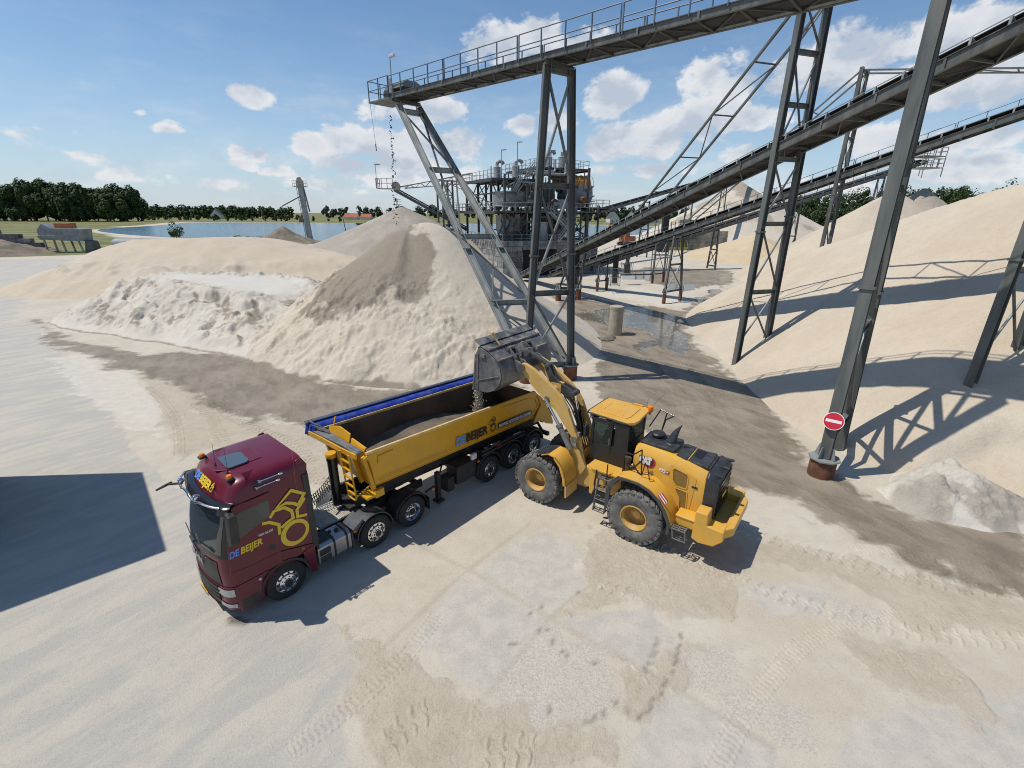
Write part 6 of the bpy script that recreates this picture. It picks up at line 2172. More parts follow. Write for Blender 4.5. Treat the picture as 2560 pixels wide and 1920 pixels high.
# ladder, lift cylinder
g = MB()
for y0_, y1_ in ((0.47, 1.0),):
    top = [(2.30, 0.40, 3.12), (2.30, 0.86, 3.12)]
    bot = [(2.42, 0.46, 1.62), (2.42, 0.92, 1.62)]
    for a, b in zip(top, bot):
        g.tube(a, b, 0.026, 8)
    g.tube(bot[0], (2.42, 0.54, 1.52), 0.026, 8)
    g.tube(bot[1], (2.42, 0.84, 1.52), 0.026, 8)
    g.tube((2.42, 0.54, 1.52), (2.42, 0.84, 1.52), 0.026, 8)
    for k in range(1, 6):
        f = k / 5.4
        a, b = Vector(top[0]).lerp(Vector(bot[0]), f), Vector(top[1]).lerp(Vector(bot[1]), f)
        g.beam(a, b, 0.05, 0.04)
    g.tube((2.42, 0.46, 1.66), (2.80, 0.30, 1.95), 0.022, 6)
g.build('ladder', M['yellow'], trailer, smooth=40)
g = MB()
g.tube((2.22, 1.25, 1.2), (2.22, 1.25, 2.78), 0.14, 18)
g.tube((2.22, 1.25, 2.70), (2.22, 1.25, 2.80), 0.155, 18)
lc = g.build('lift_cylinder', M['gloss_black'], trailer, smooth=40)
g = MB()
g.lathe([(0, 2.80), (0.155, 2.80), (0.165, 2.82), (0.165, 2.92), (0.15, 2.94), (0, 2.94)], (2.22, 1.25, 0), n=20)
g.build('cap', M['yellow'], lc, smooth=40)
# chassis and running gear
g = MB()
for y_ in (0.78, 1.62):
    g.sect((2.5, y_, 1.42), (11.4, y_, 1.02), [(-0.06, -0.16), (0.06, -0.16), (0.06, 0.16), (-0.06, 0.16)])
for x_ in (7.61, 8.92, 10.23):
    g.tube((x_, 0.2, 0.52), (x_, 2.3, 0.52), 0.085, 10)
    g.box(x_ - 0.5, 0.72, 0.55, x_ + 0.1, 0.84, 0.80)
    g.lathe([(0.14, 0.62), (0.16, 0.75), (0.14, 0.95)], (x_ + 0.35, 0.82, 0), n=12)
g.box(2.3, 0.70, 1.16, 4.6, 1.80, 1.24)
g.box(11.3, 0.1, 0.50, 11.45, 2.4, 0.66)
g.beam((11.35, 0.4, 0.6), (11.2, 0.6, 1.05), 0.1, 0.1)
g.build('chassis', M['chassis'], trailer, bevel=0.01)
g = MB()
for k, (x0, x1) in enumerate(((6.98, 8.24), (8.29, 9.55), (9.60, 10.86))):
    g = MB()
    g.lathe([(0.60, 0.02), (0.64, 0.02), (0.64, 0.45), (0.60, 0.45)], ((x0 + x1) / 2, 0, 0.53), 'Y', 24, math.radians(2), math.radians(178))
    mg = g.build('mudguard', M['chassis'], trailer, smooth=40)
    g = MB()
    g.lathe([(0.645, 0.012), (0.665, 0.012), (0.665, 0.03), (0.645, 0.03)], ((x0 + x1) / 2, 0, 0.53), 'Y', 24, math.radians(2), math.radians(178))
    g.build('mudguard_edge', M['mud'], mg, smooth=40)
for x_ in (7.61, 8.92, 10.23):
    truck_wheel(trailer, x_, 0.0, kind='trailer', w=0.38)
    truck_wheel(trailer, x_, 2.5, kind='trailer', w=0.38, far=True)
g = MB()
g.box(6.02, 0.06, 0.55, 6.92, 0.62, 1.22)
g.box(6.08, 0.05, 0.62, 6.45, 0.065, 1.15)
g.box(6.50, 0.05, 0.62, 6.86, 0.065, 1.15)
g.build('tool_box', M['black'], trailer, bevel=0.02)
g = MB()
g.box(5.62, 0.10, 0.42, 5.92, 0.5, 0.95)
g.box(5.25, 0.20, 0.25, 5.40, 0.36, 1.30)
g.box(5.18, 0.12, 0.16, 5.47, 0.44, 0.24)
g.beam((5.32, 0.28, 0.95), (5.9, 0.7, 1.2), 0.05, 0.05)
g.beam((4.75, 0.25, 0.80), (5.25, 0.28, 0.80), 0.04, 0.10)
g.build('landing_leg', M['chassis'], trailer, bevel=0.01)
g = MB()
for z_ in (0.72, 0.86):
    g.box(7.2, -0.01, 0.5 + z_, 9.6, 0.03, 0.55 + z_)
g.build('side_guard', M['mud'], trailer)
g = MB()
g.box(6.72, 0.02, 1.24, 6.96, 0.12, 1.46)
g.build('junction_box', M['white'], trailer, bevel=0.02)
g = MB()
g.box(8.06, 0.0, 1.18, 8.22, 0.1, 1.36)
g.build('extinguisher_box', M['red_lens'], trailer, bevel=0.02)
for (x_, z_) in ((4.86, 0.92), (6.98, 1.06)):
    g = MB()
    g.box(x_, 0.0, z_, x_ + 0.09, 0.04, z_ + 0.05)
    g.build('side_marker', M['amber'], trailer)
# side lettering
sl = -0.042
sidetext('lettering', 'DE', 5.97, 2.115, 0.30, 0.43, M['logo_blue'], trailer, -0.004, sl, 0.0, 0.014)
sidetext('lettering', 'BEIJER', 6.43, 2.097, 0.30, 1.07, M['logo_dark'], trailer, -0.004, sl, 0.0, 0.014)
g = MB()
cx_, cz_ = 7.80, 2.155
for i in range(28):
    a, b = 2 * math.pi * i / 28, 2 * math.pi * (i + 1) / 28
    g.beam((cx_ + 0.125 * math.cos(a), -0.004, cz_ + 0.125 * math.sin(a)), (cx_ + 0.125 * math.cos(b), -0.004, cz_ + 0.125 * math.sin(b)), 0.004, 0.036, (math.cos((a + b) / 2), 0, math.sin((a + b) / 2)))
g.build('emblem_ring', M['logo_dark'], trailer)
for pts, cl in petals(cx_, cz_, 0.36):
    stroke(pts, 0.026, -0.005, M['logo_dark'], 'emblem_petal', trailer, cl)
g = MB()
g.add([(8.06, -0.004, 2.03), (10.04, -0.004, 1.955), (10.04, -0.004, 2.155), (8.06, -0.004, 2.235)], [(0, 1, 2, 3)])
bd = g.build('black_band', M['logo_dark'], trailer)
sidetext('lettering', 'BOUWGRONDSTOFFEN EN LOGISTIEK', 8.10, 2.065, 0.115, 1.88, M['white_mark'], trailer, -0.007, -0.038, 0.2, 0.002)


# ---------------------------------------------------------------- wheel loader
M['bucket'] = mat('worn_bucket_steel', (0.14, 0.143, 0.145), 0.45, 0.35, 0.4, 1.6, 0.15, 9, dust=0.9, dustc=(0.34, 0.31, 0.26))
M['rim_ochre'] = mat('dusty_ochre_rim', (0.50, 0.30, 0.07), 0.55, 0, 0.12, 2, 0.05, 9, dust=0.7, dustc=(0.42, 0.33, 0.20))
M['cab_black'] = mat('cab_black', (0.013, 0.013, 0.014), 0.4, 0, 0.1, 3, dust=0.12, dustc=(0.12, 0.11, 0.10))
M['step_grey'] = mat('worn_step_steel', (0.17, 0.165, 0.155), 0.6, 0.2, 0.3, 5, dust=0.5, dustc=(0.25, 0.22, 0.18))
M['interior'] = mat('cab_interior', (0.04, 0.043, 0.045), 0.7, 0, 0.1, 3)
cg = bpy.data.materials.new('clear_cab_glass')
cg.use_nodes = True
_nt = cg.node_tree
_b = _nt.nodes['Principled BSDF']
_b.inputs['Base Color'].default_value = (0.05, 0.065, 0.06, 1)
_b.inputs['Roughness'].default_value = 0.03
_tr = _nt.nodes.new('ShaderNodeBsdfTransparent')
_tr.inputs[0].default_value = (0.50, 0.58, 0.56, 1)
_mx = _nt.nodes.new('ShaderNodeMixShader')
_mx.inputs[0].default_value = 0.35
_nt.links.new(_tr.outputs[0], _mx.inputs[1])
_nt.links.new(_b.outputs[0], _mx.inputs[2])
_nt.links.new(_mx.outputs[0], _nt.nodes['Material Output'].inputs[0])
M['clear'] = cg

loader = empty('wheel_loader', (0.8575, 14.1444, 0), -0.6465, 'big yellow wheel loader tipping its raised black bucket into the trailer', 'wheel loader')
LW = 2.80   # distance between the outer rim planes


def big_wheel(x, near):
    y0, sg = (0.0, 1) if near else (LW, -1)
    R, r = 0.885, 0.86
    z = 0.88
    g = MB()
    prof = [(0.36, 0.04), (0.40, -0.02), (0.46, -0.055), (0.60, -0.085), (0.74, -0.08), (0.80, -0.055), (0.835, -0.02), (0.845, 0.05), (0.845, 0.50), (0.835, 0.57), (0.80, 0.605), (0.60, 0.63), (0.40, 0.58), (0.36, 0.52)]
    g.lathe([(a, b * sg) for a, b in prof], (x, y0, z), 'Y', 56)
    n = 26
    for i in range(n):
        for side in (0, 1):
            a0 = 2 * math.pi * (i + 0.5 * side) / n
            ya, yb = (-0.045, 0.255) if side == 0 else (0.295, 0.595)
            da = 2 * math.pi / n * 0.36
            ring = []
            for rr_, k in ((0.835, 1.0), (R, 0.82)):
                sk = 0.10 if side == 0 else -0.10
                for (yy, a) in ((ya + (0.02 if k < 1 else 0), a0 - da * k - sk * 0.6), (ya + (0.02 if k < 1 else 0), a0 + da * k - sk * 0.6), (yb, a0 + da * k + sk), (yb, a0 - da * k + sk)):
                    ring.append((x + rr_ * math.cos(a), y0 + sg * yy, z + rr_ * math.sin(a)))
            g.add(ring, [(4, 5, 6, 7), (0, 1, 5, 4), (1, 2, 6, 5), (2, 3, 7, 6), (3, 0, 4, 7)])
            # shoulder lug down the side wall
            yo = (-0.06 if side == 0 else 0.61)
            sl_ = []
            for rr_, oy, k in ((0.78, 0.0, 0.8), (0.865, 0.0, 0.9)):
                for a in (a0 - da * k, a0 + da * k):
                    sl_.append((x + rr_ * math.cos(a), y0 + sg * (yo - 0.012 if side == 0 else yo + 0.005), z + rr_ * math.sin(a)))
            for rr_, k in ((0.78, 0.8), (0.865, 0.9)):
                for a in (a0 - da * k, a0 + da * k):
                    sl_.append((x + rr_ * math.cos(a), y0 + sg * (0.0 if side == 0 else 0.55), z + rr_ * math.sin(a)))
            g.add(sl_, [(0, 1, 3, 2), (0, 1, 5, 4), (2, 3, 7, 6), (0, 2, 6, 4), (1, 3, 7, 5)])
    w = g.build('wheel', M['big_tyre'], loader, smooth=30)
    g = MB()
    rp = [(0.43, -0.035), (0.42, -0.055), (0.395, -0.06), (0.385, -0.02), (0.36, 0.0), (0.345, 0.04), (0.335, 0.26), (0.30, 0.30), (0.19, 0.30), (0.18, 0.24), (0.0, 0.23)]
    g.lathe([(a, b * sg) for a, b in rp], (x, y0, z), 'Y', 44)
    rim = g.build('rim', M['rim_ochre'], w, smooth=35)
    if near:
        g = MB()
        for i in range(20):
            a = 2 * math.pi * i / 20
            g.tube((x + 0.27 * math.cos(a), y0 + 0.25, z + 0.27 * math.sin(a)), (x + 0.27 * math.cos(a), y0 + 0.305, z + 0.27 * math.sin(a)), 0.014, 6)
        g.lathe([(0.13, 0.235), (0.12, 0.20), (0, 0.19)], (x, y0, z), 'Y', 20)
        g.build('hub', M['loader_dusty'], w, smooth=40)


for x_ in (0.0, 3.58):
    big_wheel(x_, True)
    big_wheel(x_, False)
g = MB()
for x_ in (0.0, 3.58):
    g.tube((x_, 0.4, 0.88), (x_, 2.4, 0.88), 0.22, 16)
    g.lathe([(0.2, -0.3), (0.42, -0.1), (0.42, 0.1), (0.2, 0.3)], (x_, LW / 2, 0.88), 'Y', 16)
g.box(1.2, 1.0, 0.6, 2.6, 1.8, 1.1)
g.build('axle', M['chassis'], loader, smooth=35)
# front frame with the arm pivots
g = MB()
fr = [(-0.65, 0.80), (0.0, 0.62), (1.45, 0.62), (1.62, 0.90), (1.35, 1.45), (1.22, 1.9), (1.12, 2.42), (0.95, 2.52), (0.80, 2.48), (0.66, 2.25), (0.55, 1.75), (0.2, 1.45), (-0.55, 1.25)]
for ya in (0.98, 1.74):
    g.prism(fr, ya, ya + 0.07, 'XZ')
g.box(-0.5, 1.05, 0.75, 1.35, 1.74, 1.30)
g.box(0.72, 1.05, 1.3, 1.10, 1.74, 1.85)
g.prism([(0.70, 1.30), (1.25, 1.10), (1.42, 1.42), (1.15, 1.95), (0.95, 2.2), (0.82, 2.2)], 0.86, 0.98, 'XZ')
g.build('front_frame', M['loader_dusty'], loader, bevel=0.015)
# lift arms
ARM = [(0.94, 2.26), (0.70, 2.55), (0.44, 2.86), (0.14, 3.22), (-0.36, 3.53), (-0.90, 3.93), (-1.18, 4.22), (-1.33, 4.36), (-1.37, 4.52), (-1.27, 4.63), (-1.12, 4.63), (-0.78, 4.50), (-0.30, 4.22), (0.08, 3.98), (0.40, 3.70), (0.62, 3.40), (0.82, 2.95), (1.04, 2.46), (1.06, 2.32), (1.0, 2.24)]
for ya in (0.84, 1.82):
    g = MB()
    g.prism(ARM, ya, ya + 0.14, 'XZ')
    a_ = g.build('lift_arm', M['loader_dusty'], loader, bevel=0.02)
    g = MB()
    yy = ya - 0.02 if ya < 1.2 else ya - 0.02
    for (px_, pz_, rr_) in ((-1.25, 4.50, 0.10), (0.94, 2.36, 0.11), (-0.20, 3.58, 0.09)):
        g.tube((px_, ya - 0.03, pz_), (px_, ya + 0.17, pz_), rr_, 16)
    g.build('arm_pin', M['step_grey'], a_, smooth=40)
g = MB()
g.tube((-0.12, 0.9, 3.83), (-0.12, 1.9, 3.83), 0.13, 16)
g.box(-0.30, 1.22, 3.70, 0.10, 1.58, 4.05)
g.build('cross_tube', M['loader_dusty'], loader, smooth=40)
g = MB()
lev = [(0.62, 3.72), (0.52, 3.92), (0.25, 4.02), (0.0, 4.10), (-0.25, 4.30), (-0.45, 4.62), (-0.55, 4.66), (-0.62, 4.52), (-0.45, 4.20), (-0.28, 3.92), (-0.12, 3.72), (0.22, 3.70), (0.45, 3.62)]
for ya in (1.24, 1.48):
    g.prism(lev, ya, ya + 0.07, 'XZ')
g.tube((-0.52, 1.2, 4.58), (-0.52, 1.6, 4.58), 0.07, 12)
g.tube((0.54, 1.18, 3.78), (0.54, 1.62, 3.78), 0.10, 14)
g.build('bell_crank', M['steel_dark'], loader, bevel=0.012)
g = MB()
g.beam((-0.52, 1.40, 4.58), (-1.38, 1.40, 4.92), 0.16, 0.14)
g.build('bucket_link', M['steel_dark'], loader, bevel=0.03)
g = MB()
g.tube((0.92, 1.40, 2.30), (0.70, 1.40, 3.18), 0.125, 16)
g.tube((0.715, 1.40, 3.12), (0.695, 1.40, 3.22), 0.15, 16)
tc_ = g.build('tilt_cylinder', M['gloss_black'], loader, smooth=40)
g = MB()
g.tube((0.70, 1.40, 3.18), (0.55, 1.40, 3.76), 0.06, 12)
g.build('rod', M['chrome'], tc_, smooth=40)
for ya in (0.74, 2.06):
    g = MB()
    g.tube((0.86, ya, 2.02), (0.40, ya, 2.74), 0.10, 16)
    g.tube((0.42, ya, 2.71), (0.36, ya, 2.80), 0.118, 16)
    lc_ = g.build('lift_cylinder', M['step_grey'], loader, smooth=40)
    g = MB()
    g.tube((0.40, ya, 2.74), (-0.20, ya, 3.58), 0.055, 12)
    g.build('rod', M['chrome'], lc_, smooth=40)
g = MB()
for k in range(5):
    y_ = 1.10 + 0.13 * k
    g.path([Vector((1.15, y_, 1.9)), Vector((0.98, y_, 2.35)), Vector((0.88 - 0.02 * k, y_ + 0.02, 2.8)), Vector((0.62, y_, 3.35)), Vector((0.30, y_, 3.72))], 0.022, 6)
g.build('hydraulic_hose', M['black'], loader)
# front mudguards
for near in (True, False):
    ya, yb = (0.0, 0.74) if near else (LW - 0.74, LW)
    g = MB()
    ring0 = [(0.18, 1.90), (0.45, 2.02), (0.72, 1.98), (0.98, 1.72), (1.14, 1.30), (1.16, 1.02)]
    vs, fs = [], []
    for a, b in ring0:
        vs += [(a, ya, b), (a, yb, b), (a * 0.97, yb, b - 0.035), (a * 0.97, ya, b - 0.035)]
    for i in range(len(ring0) - 1):
        k = 4 * i
        fs += [(k, k + 1, k + 5, k + 4), (k + 3, k + 7, k + 6, k + 2), (k, k + 4, k + 7, k + 3), (k + 1, k + 2, k + 6, k + 5)]
    fs += [(0, 3, 2, 1), (len(vs) - 4, len(vs) - 3, len(vs) - 2, len(vs) - 1)]
    g.add(vs, fs)
    g.prism([(0.72, 1.98), (0.98, 1.72), (1.14, 1.30), (1.16, 1.02), (1.06, 1.02), (1.02, 1.30), (0.88, 1.66), (0.66, 1.90)], ya if near else yb - 0.03, ya + 0.03 if near else yb, 'XZ')
    fd = g.build('front_mudguard', M['loader_yellow'], loader, smooth=50)
    g = MB()
    g.prism([(1.13, 1.03), (1.18, 1.03), (1.20, 0.60), (1.15, 0.60)], ya, yb, 'XZ')
    g.build('mudflap', M['loader_dusty'], fd)
    g = MB()
    g.prism([(-0.10, 1.86), (0.18, 1.90), (0.45, 2.025), (0.45, 2.05), (0.16, 1.93), (-0.12, 1.88)], ya + 0.02, yb - 0.02, 'XZ')
    for k in range(7):
        g.beam((-0.06 + 0.075 * k, ya + 0.05, 1.895 + 0.024 * k), (-0.06 + 0.075 * k, yb - 0.05, 1.895 + 0.024 * k), 0.03, 0.02)
    g.build('step_pad', M['mud'], fd)
# bucket
BK = [(-2.46, 5.22), (-2.36, 5.27), (-2.00, 5.15), (-1.68, 4.92), (-1.46, 4.62), (-1.41, 4.30), (-1.52, 3.98), (-1.74, 3.76), (-2.05, 3.63), (-2.40, 3.60), (-2.72, 3.62)]
BY0, BY1 = -0.12, 2.95


def offset_path(P, d):
    out = []
    for i in range(len(P)):
        a = Vector(P[max(0, i - 1)])
        b = Vector(P[min(len(P) - 1, i + 1)])
        t = (b - a).normalized()
        out.append((P[i][0] - t.y * d, P[i][1] + t.x * d))
    return out


bk = MB()
inn = offset_path(BK, -0.045)
n_ = len(BK)
vs = [(a, BY0, b) for a, b in BK] + [(a, BY1, b) for a, b in BK] + [(a, BY0, b) for a, b in inn] + [(a, BY1, b) for a, b in inn]
fs = []
for i in range(n_ - 1):
    fs += [(i, i + 1, n_ + i + 1, n_ + i), (2 * n_ + i, 3 * n_ + i, 3 * n_ + i + 1, 2 * n_ + i + 1)]
fs += [(0, n_, 3 * n_, 2 * n_), (n_ - 1, 3 * n_ - 1, 4 * n_ - 1, 2 * n_ - 1)]
bk.add(vs, fs)
bucket = bk.build('bucket', M['bucket'], loader, smooth=40)
SIDE = [(-2.42, 5.20), (-2.34, 5.22), (-2.02, 5.10), (-1.70, 4.90), (-1.48, 4.60), (-1.43, 4.30), (-1.54, 3.99), (-1.75, 3.78), (-2.05, 3.65), (-2.40, 3.62), (-2.66, 3.64), (-2.70, 3.75), (-2.66, 4.20), (-2.60, 4.60), (-2.54, 4.98)]
for ya in (BY0 - 0.02, BY1 - 0.03):
    g = MB()
    g.prism(SIDE, ya, ya + 0.05, 'XZ')
    sp_ = g.build('side_plate', M['bucket'], bucket, bevel=0.008)
    if ya < 0:
        g = MB()
        g.beam((-2.44, ya - 0.015, 5.0), (-2.48, ya - 0.015, 3.68), 0.03, 0.05, (1, 0, 0))
        g.beam((-2.46, ya - 0.015, 4.02), (-1.52, ya - 0.015, 4.36), 0.03, 0.04, (0, 0, 1))
        g.beam((-2.69, ya + 0.02, 3.68), (-2.55, ya + 0.02, 4.95), 0.07, 0.06, (1, 0, 0))
        g.box(-2.30, ya - 0.06, 4.90, -2.12, ya, 5.02)
        g.build('side_rib', M['step_grey'], sp_, bevel=0.006)
g = MB()
g.box(-2.78, BY0, 3.60, -2.46, BY1, 3.655)
g.build('cutting_edge', M['step_grey'], bucket, bevel=0.01)
g = MB()   # spill guard and stiffeners along the back top
g.add([(-2.36, BY0, 5.27), (-2.36, BY1, 5.27), (-2.62, BY1, 5.42), (-2.62, BY0, 5.42), (-2.34, BY0, 5.31), (-2.34, BY1, 5.31), (-2.60, BY1, 5.46), (-2.60, BY0, 5.46)], [(0, 1, 2, 3), (7, 6, 5, 4), (0, 3, 7, 4), (1, 5, 6, 2), (3, 2, 6, 7)])
g.sect((-2.02, BY0 + 0.02, 5.18), (-2.02, BY1 - 0.02, 5.18), [(-0.05, -0.03), (0.05, -0.03), (0.05, 0.03), (-0.05, 0.03)])
g.sect((-1.62, BY0 + 0.05, 4.86), (-1.62, BY1 - 0.05, 4.86), [(-0.06, -0.02), (0.06, -0.02), (0.06, 0.03), (-0.06, 0.03)])
for y_ in (0.45, 1.4, 2.35):
    g.beam((-2.3, y_, 5.30), (-2.56, y_, 5.45), 0.05, 0.03)
g.build('spill_guard', M['bucket'], bucket, bevel=0.006)
g = MB()
g.beam((-2.05, 0.62, 5.16), (-2.35, 0.50, 5.60), 0.05, 0.05)
g.box(-2.42, 0.42, 5.58, -2.28, 0.56, 5.64)
g.build('level_pointer', M['yellow_rim'], bucket)
g = MB()
for ya in (0.70, 0.99, 1.68, 1.97):
    g.prism([(-1.52, 4.75), (-1.30, 4.70), (-1.10, 4.55), (-1.14, 4.40), (-1.30, 4.34), (-1.46, 4.28)], ya, ya + 0.06, 'XZ')
    g.prism([(-1.95, 5.13), (-1.72, 5.12), (-1.42, 4.86), (-1.50, 4.70), (-1.68, 4.90)], ya, ya + 0.06, 'XZ')
for ya in (1.26, 1.48):
    g.prism([(-1.72, 4.95), (-1.38, 5.05), (-1.26, 4.92), (-1.36, 4.78), (-1.56, 4.72)], ya, ya + 0.06, 'XZ')
g.tube((-1.78, 0.65, 5.10), (-1.78, 1.05, 5.10), 0.07, 14)
g.tube((-1.78, 1.75, 5.10), (-1.78, 2.1, 5.10), 0.07, 14)
g.build('hitch_ear', M['bucket'], bucket, bevel=0.01)
# sand in and falling from the bucket
g = MB()
P_ = [(-2.62, 3.665), (-2.30, 3.66), (-2.0, 3.70), (-1.75, 3.85), (-1.60, 4.08), (-1.85, 4.02), (-2.15, 3.90), (-2.42, 3.76)]
g.prism(P_, 0.0, 1.3, 'XZ')
sb_ = empty('bucket_sand', (0.8575, 14.1444, 0), -0.6465, 'sand left inside the raised black loader bucket', 'sand')
g.build('sand', M['soil'], sb_, smooth=50)
g = MB()
rs = random.Random(12)
for i in range(1500):
    f = rs.random() ** 0.8
    z = 3.70 - 1.75 * f
    sp = 0.12 + 0.12 * f
    c = Vector((-2.66 - 0.10 * f + rs.gauss(0, sp * 0.5), 0.02 + rs.gauss(0, sp * 0.6) + 0.10, z))
    s_ = rs.uniform(0.012, 0.036)
    a = [Vector((rs.uniform(-1, 1), rs.uniform(-1, 1), rs.uniform(-1.4, 1.4))).normalized() * s_ * rs.uniform(.8, 1.5) for _ in range(4)]
    g.add([c + v for v in a], [(0, 1, 2), (0, 3, 1), (1, 3, 2), (0, 2, 3)])
o = g.build('falling_sand', M['sand_beige'])
o.location = (0.8575, 14.1444, 0)
o.rotation_euler = (0, 0, -0.6465)
tag(o, 'sand trickling from the tilted bucket into the trailer', 'falling sand', kind='stuff')
# rear frame, platform, rear mudguards
g = MB()
g.box(1.35, 0.95, 0.70, 5.2, 1.85, 1.45)
g.box(1.85, 0.30, 1.55, 2.75, 0.80, 1.88)
g.build('rear_frame', M['loader_dusty'], loader, bevel=0.02)
g = MB()
g.prism([(1.80, 0.30), (2.0, 0.16), (2.95, 0.16), (2.95, 0.80), (1.80, 0.80)], 1.90, 1.97, 'XY')
g.prism([(1.80, 2.0), (2.95, 2.0), (2.95, 2.64), (2.0, 2.64), (1.80, 2.5)], 1.90, 1.97, 'XY')
g.prism([(1.86, 1.90), (2.12, 1.90), (2.12, 1.30), (2.02, 0.98), (1.92, 1.02), (1.92, 1.5)], 0.20, 0.28, 'XZ')
g.build('platform', M['loader_yellow'], loader, bevel=0.015)
ARC = [(2.66, 1.62), (2.74, 1.86), (2.94, 2.08), (3.20, 2.12), (3.60, 2.12), (3.95, 2.02), (4.28, 1.80), (4.50, 1.50), (4.66, 1.16), (4.70, 1.02)]
INN = [(2.76, 1.60), (2.83, 1.80), (2.98, 1.98), (3.22, 2.02), (3.58, 2.02), (3.90, 1.93), (4.19, 1.72), (4.39, 1.45), (4.54, 1.14), (4.58, 1.02)]
for near in (True, False):
    ya, yb = (0.02, 0.80) if near else (LW - 0.80, LW - 0.02)
    g = MB()
    vs, fs = [], []
    for (a, b), (c, d) in zip(ARC, INN):
        vs += [(a, ya, b), (a, yb, b), (c, yb, d), (c, ya, d)]
    for i in range(len(ARC) - 1):
        k = 4 * i
        fs += [(k, k + 1, k + 5, k + 4), (k + 3, k + 7, k + 6, k + 2), (k, k + 4, k + 7, k + 3), (k + 1, k + 2, k + 6, k + 5)]
    fs += [(0, 3, 2, 1), (len(vs) - 4, len(vs) - 3, len(vs) - 2, len(vs) - 1)]
    g.add(vs, fs)
    rm = g.build('rear_mudguard', M['loader_yellow'], loader, smooth=50)
    g = MB()
    yo = (ya - 0.03, ya + 0.005) if near else (yb - 0.005, yb + 0.03)
    g.prism(ARC[:1] + [(a, b + 0.01) for a, b in ARC[1:3]] + [(a, b - 0.03) for a, b in ARC[3:]] + INN[::-1], *yo, 'XZ')
    g.build('mudguard_lip', M['mud'], rm)
    g = MB()
    g.prism([(4.56, 1.04), (4.66, 1.04), (4.64, 0.72), (4.54, 0.70)], ya + 0.02, yb - 0.1, 'XZ')
    g.build('mudflap', M['mud'], rm)
g = MB()   # wheel house wall behind the near rear wheel
g.box(2.75, 0.78, 1.0, 4.6, 0.83, 2.05)
g.build('wheel_house', M['cab_black'], loader)
g = MB()
vs = []
q = [(4.20, 1.93), (4.34, 2.06), (4.52, 1.86), (4.42, 1.70)]
nstr = 5
q0, q1, q2, q3 = [Vector(a) for a in q]
for k in range(nstr):
    a, b = k / nstr, (k + 1) / nstr
    g.cur = k % 2
    c = [q0.lerp(q1, a), q0.lerp(q1, b), q3.lerp(q2, b), q3.lerp(q2, a)]
    g.add([(p.x, -0.014, p.y) for p in c], [(0, 1, 2, 3)])
g.build('warning_stripes', [M['red_brick'], M['white_sign']], loader)
# hood
g = MB()
sec = []
for x_, zt, sh in ((3.10, 2.86, 0.0), (3.3, 2.95, 0.0), (4.3, 2.86, 0.0), (5.0, 2.74, 0.0), (5.30, 2.66, 0.0)):
    zb = 1.95 if x_ < 4.0 else 1.32
    sec.append([(x_, 0.72, zb), (x_, 0.72, zt - 0.42), (x_, 0.76, zt - 0.20), (x_, 0.86, zt - 0.05), (x_, 1.0, zt), (x_, 1.8, zt), (x_, 1.94, zt - 0.05), (x_, 2.04, zt - 0.20), (x_, 2.08, zt - 0.42), (x_, 2.08, zb)])
g.loft(sec)
hood = g.build('hood', M['loader_yellow'], loader, smooth=35)
g = MB()
g.prism([(3.16, 0.98), (3.30, 0.93), (4.22, 0.96), (4.26, 1.05), (4.26, 1.75), (4.22, 1.84), (3.30, 1.87), (3.16, 1.82)], 2.88, 2.99, 'XY')
g.prism([(4.30, 0.98), (5.24, 0.90), (5.24, 1.90), (4.30, 1.82)], 2.72, 2.80, 'XY')
htop = g.build('hood_cover', M['dark_hood'], hood, bevel=0.03)
htop.rotation_euler = (0, 0, 0)
g = MB()
for k, (x0, x1) in enumerate(((4.30, 4.62), (4.66, 5.0), (5.04, 5.30))):
    z0 = 2.875 - 0.125 * (x0 - 4.3)
    z1 = 2.875 - 0.125 * (x1 - 4.3)
    g.add([(x0, 0.95, z0), (x1, 0.93, z1), (x1, 1.87, z1), (x0, 1.85, z0), (x0, 0.95, z0 - .08), (x1, 0.93, z1 - .08), (x1, 1.87, z1 - .08), (x0, 1.85, z0 - .08)], [(0, 1, 2, 3), (0, 4, 5, 1), (1, 5, 6, 2), (2, 6, 7, 3), (3, 7, 4, 0)])
g.build('hood_panel', M['dark_hood'], hood, bevel=0.012)
g = MB()
g.add([(4.70, 1.25, 2.838), (4.96, 1.25, 2.806), (4.96, 1.75, 2.806), (4.70, 1.75, 2.838)], [(0, 1, 2, 3)])
g.build('hood_grid', M['cab_black'], hood)
for pr, nm in ((([(4.33, 2.50), (4.38, 2.56), (4.74, 2.48), (4.79, 2.42), (4.79, 2.04), (4.74, 1.99), (4.50, 1.99), (4.42, 2.06), (4.36, 2.16)]), 'air_grid'), (([(4.45, 1.93), (4.82, 1.90), (4.86, 1.24), (4.64, 1.28), (4.62, 1.62), (4.50, 1.80)]), 'air_grid')):
    g = MB()
    g.prism(pr, 0.706, 0.716, 'XZ')
    ag = g.build(nm, M['loader_dark_panel'], hood)
    g = MB()
    for (a, b), (c, d) in zip(pr, pr[1:] + pr[:1]):
        g.beam((a, 0.702, b), (c, 0.702, d), 0.02, 0.03)
    g.build('grid_frame', M['loader_yellow'], ag)
g = MB()
g.prism([(4.27, 2.62), (5.0, 2.42), (5.02, 2.36), (4.92, 1.15), (4.30, 1.9), (4.22, 2.3)], 0.708, 0.718, 'XZ')
g.build('side_door', M['loader_yellow'], hood)
g = MB()
g.box(4.92, 0.700, 2.10, 5.08, 0.712, 2.16)
g.build('small_badge', M['gloss_black'], hood)
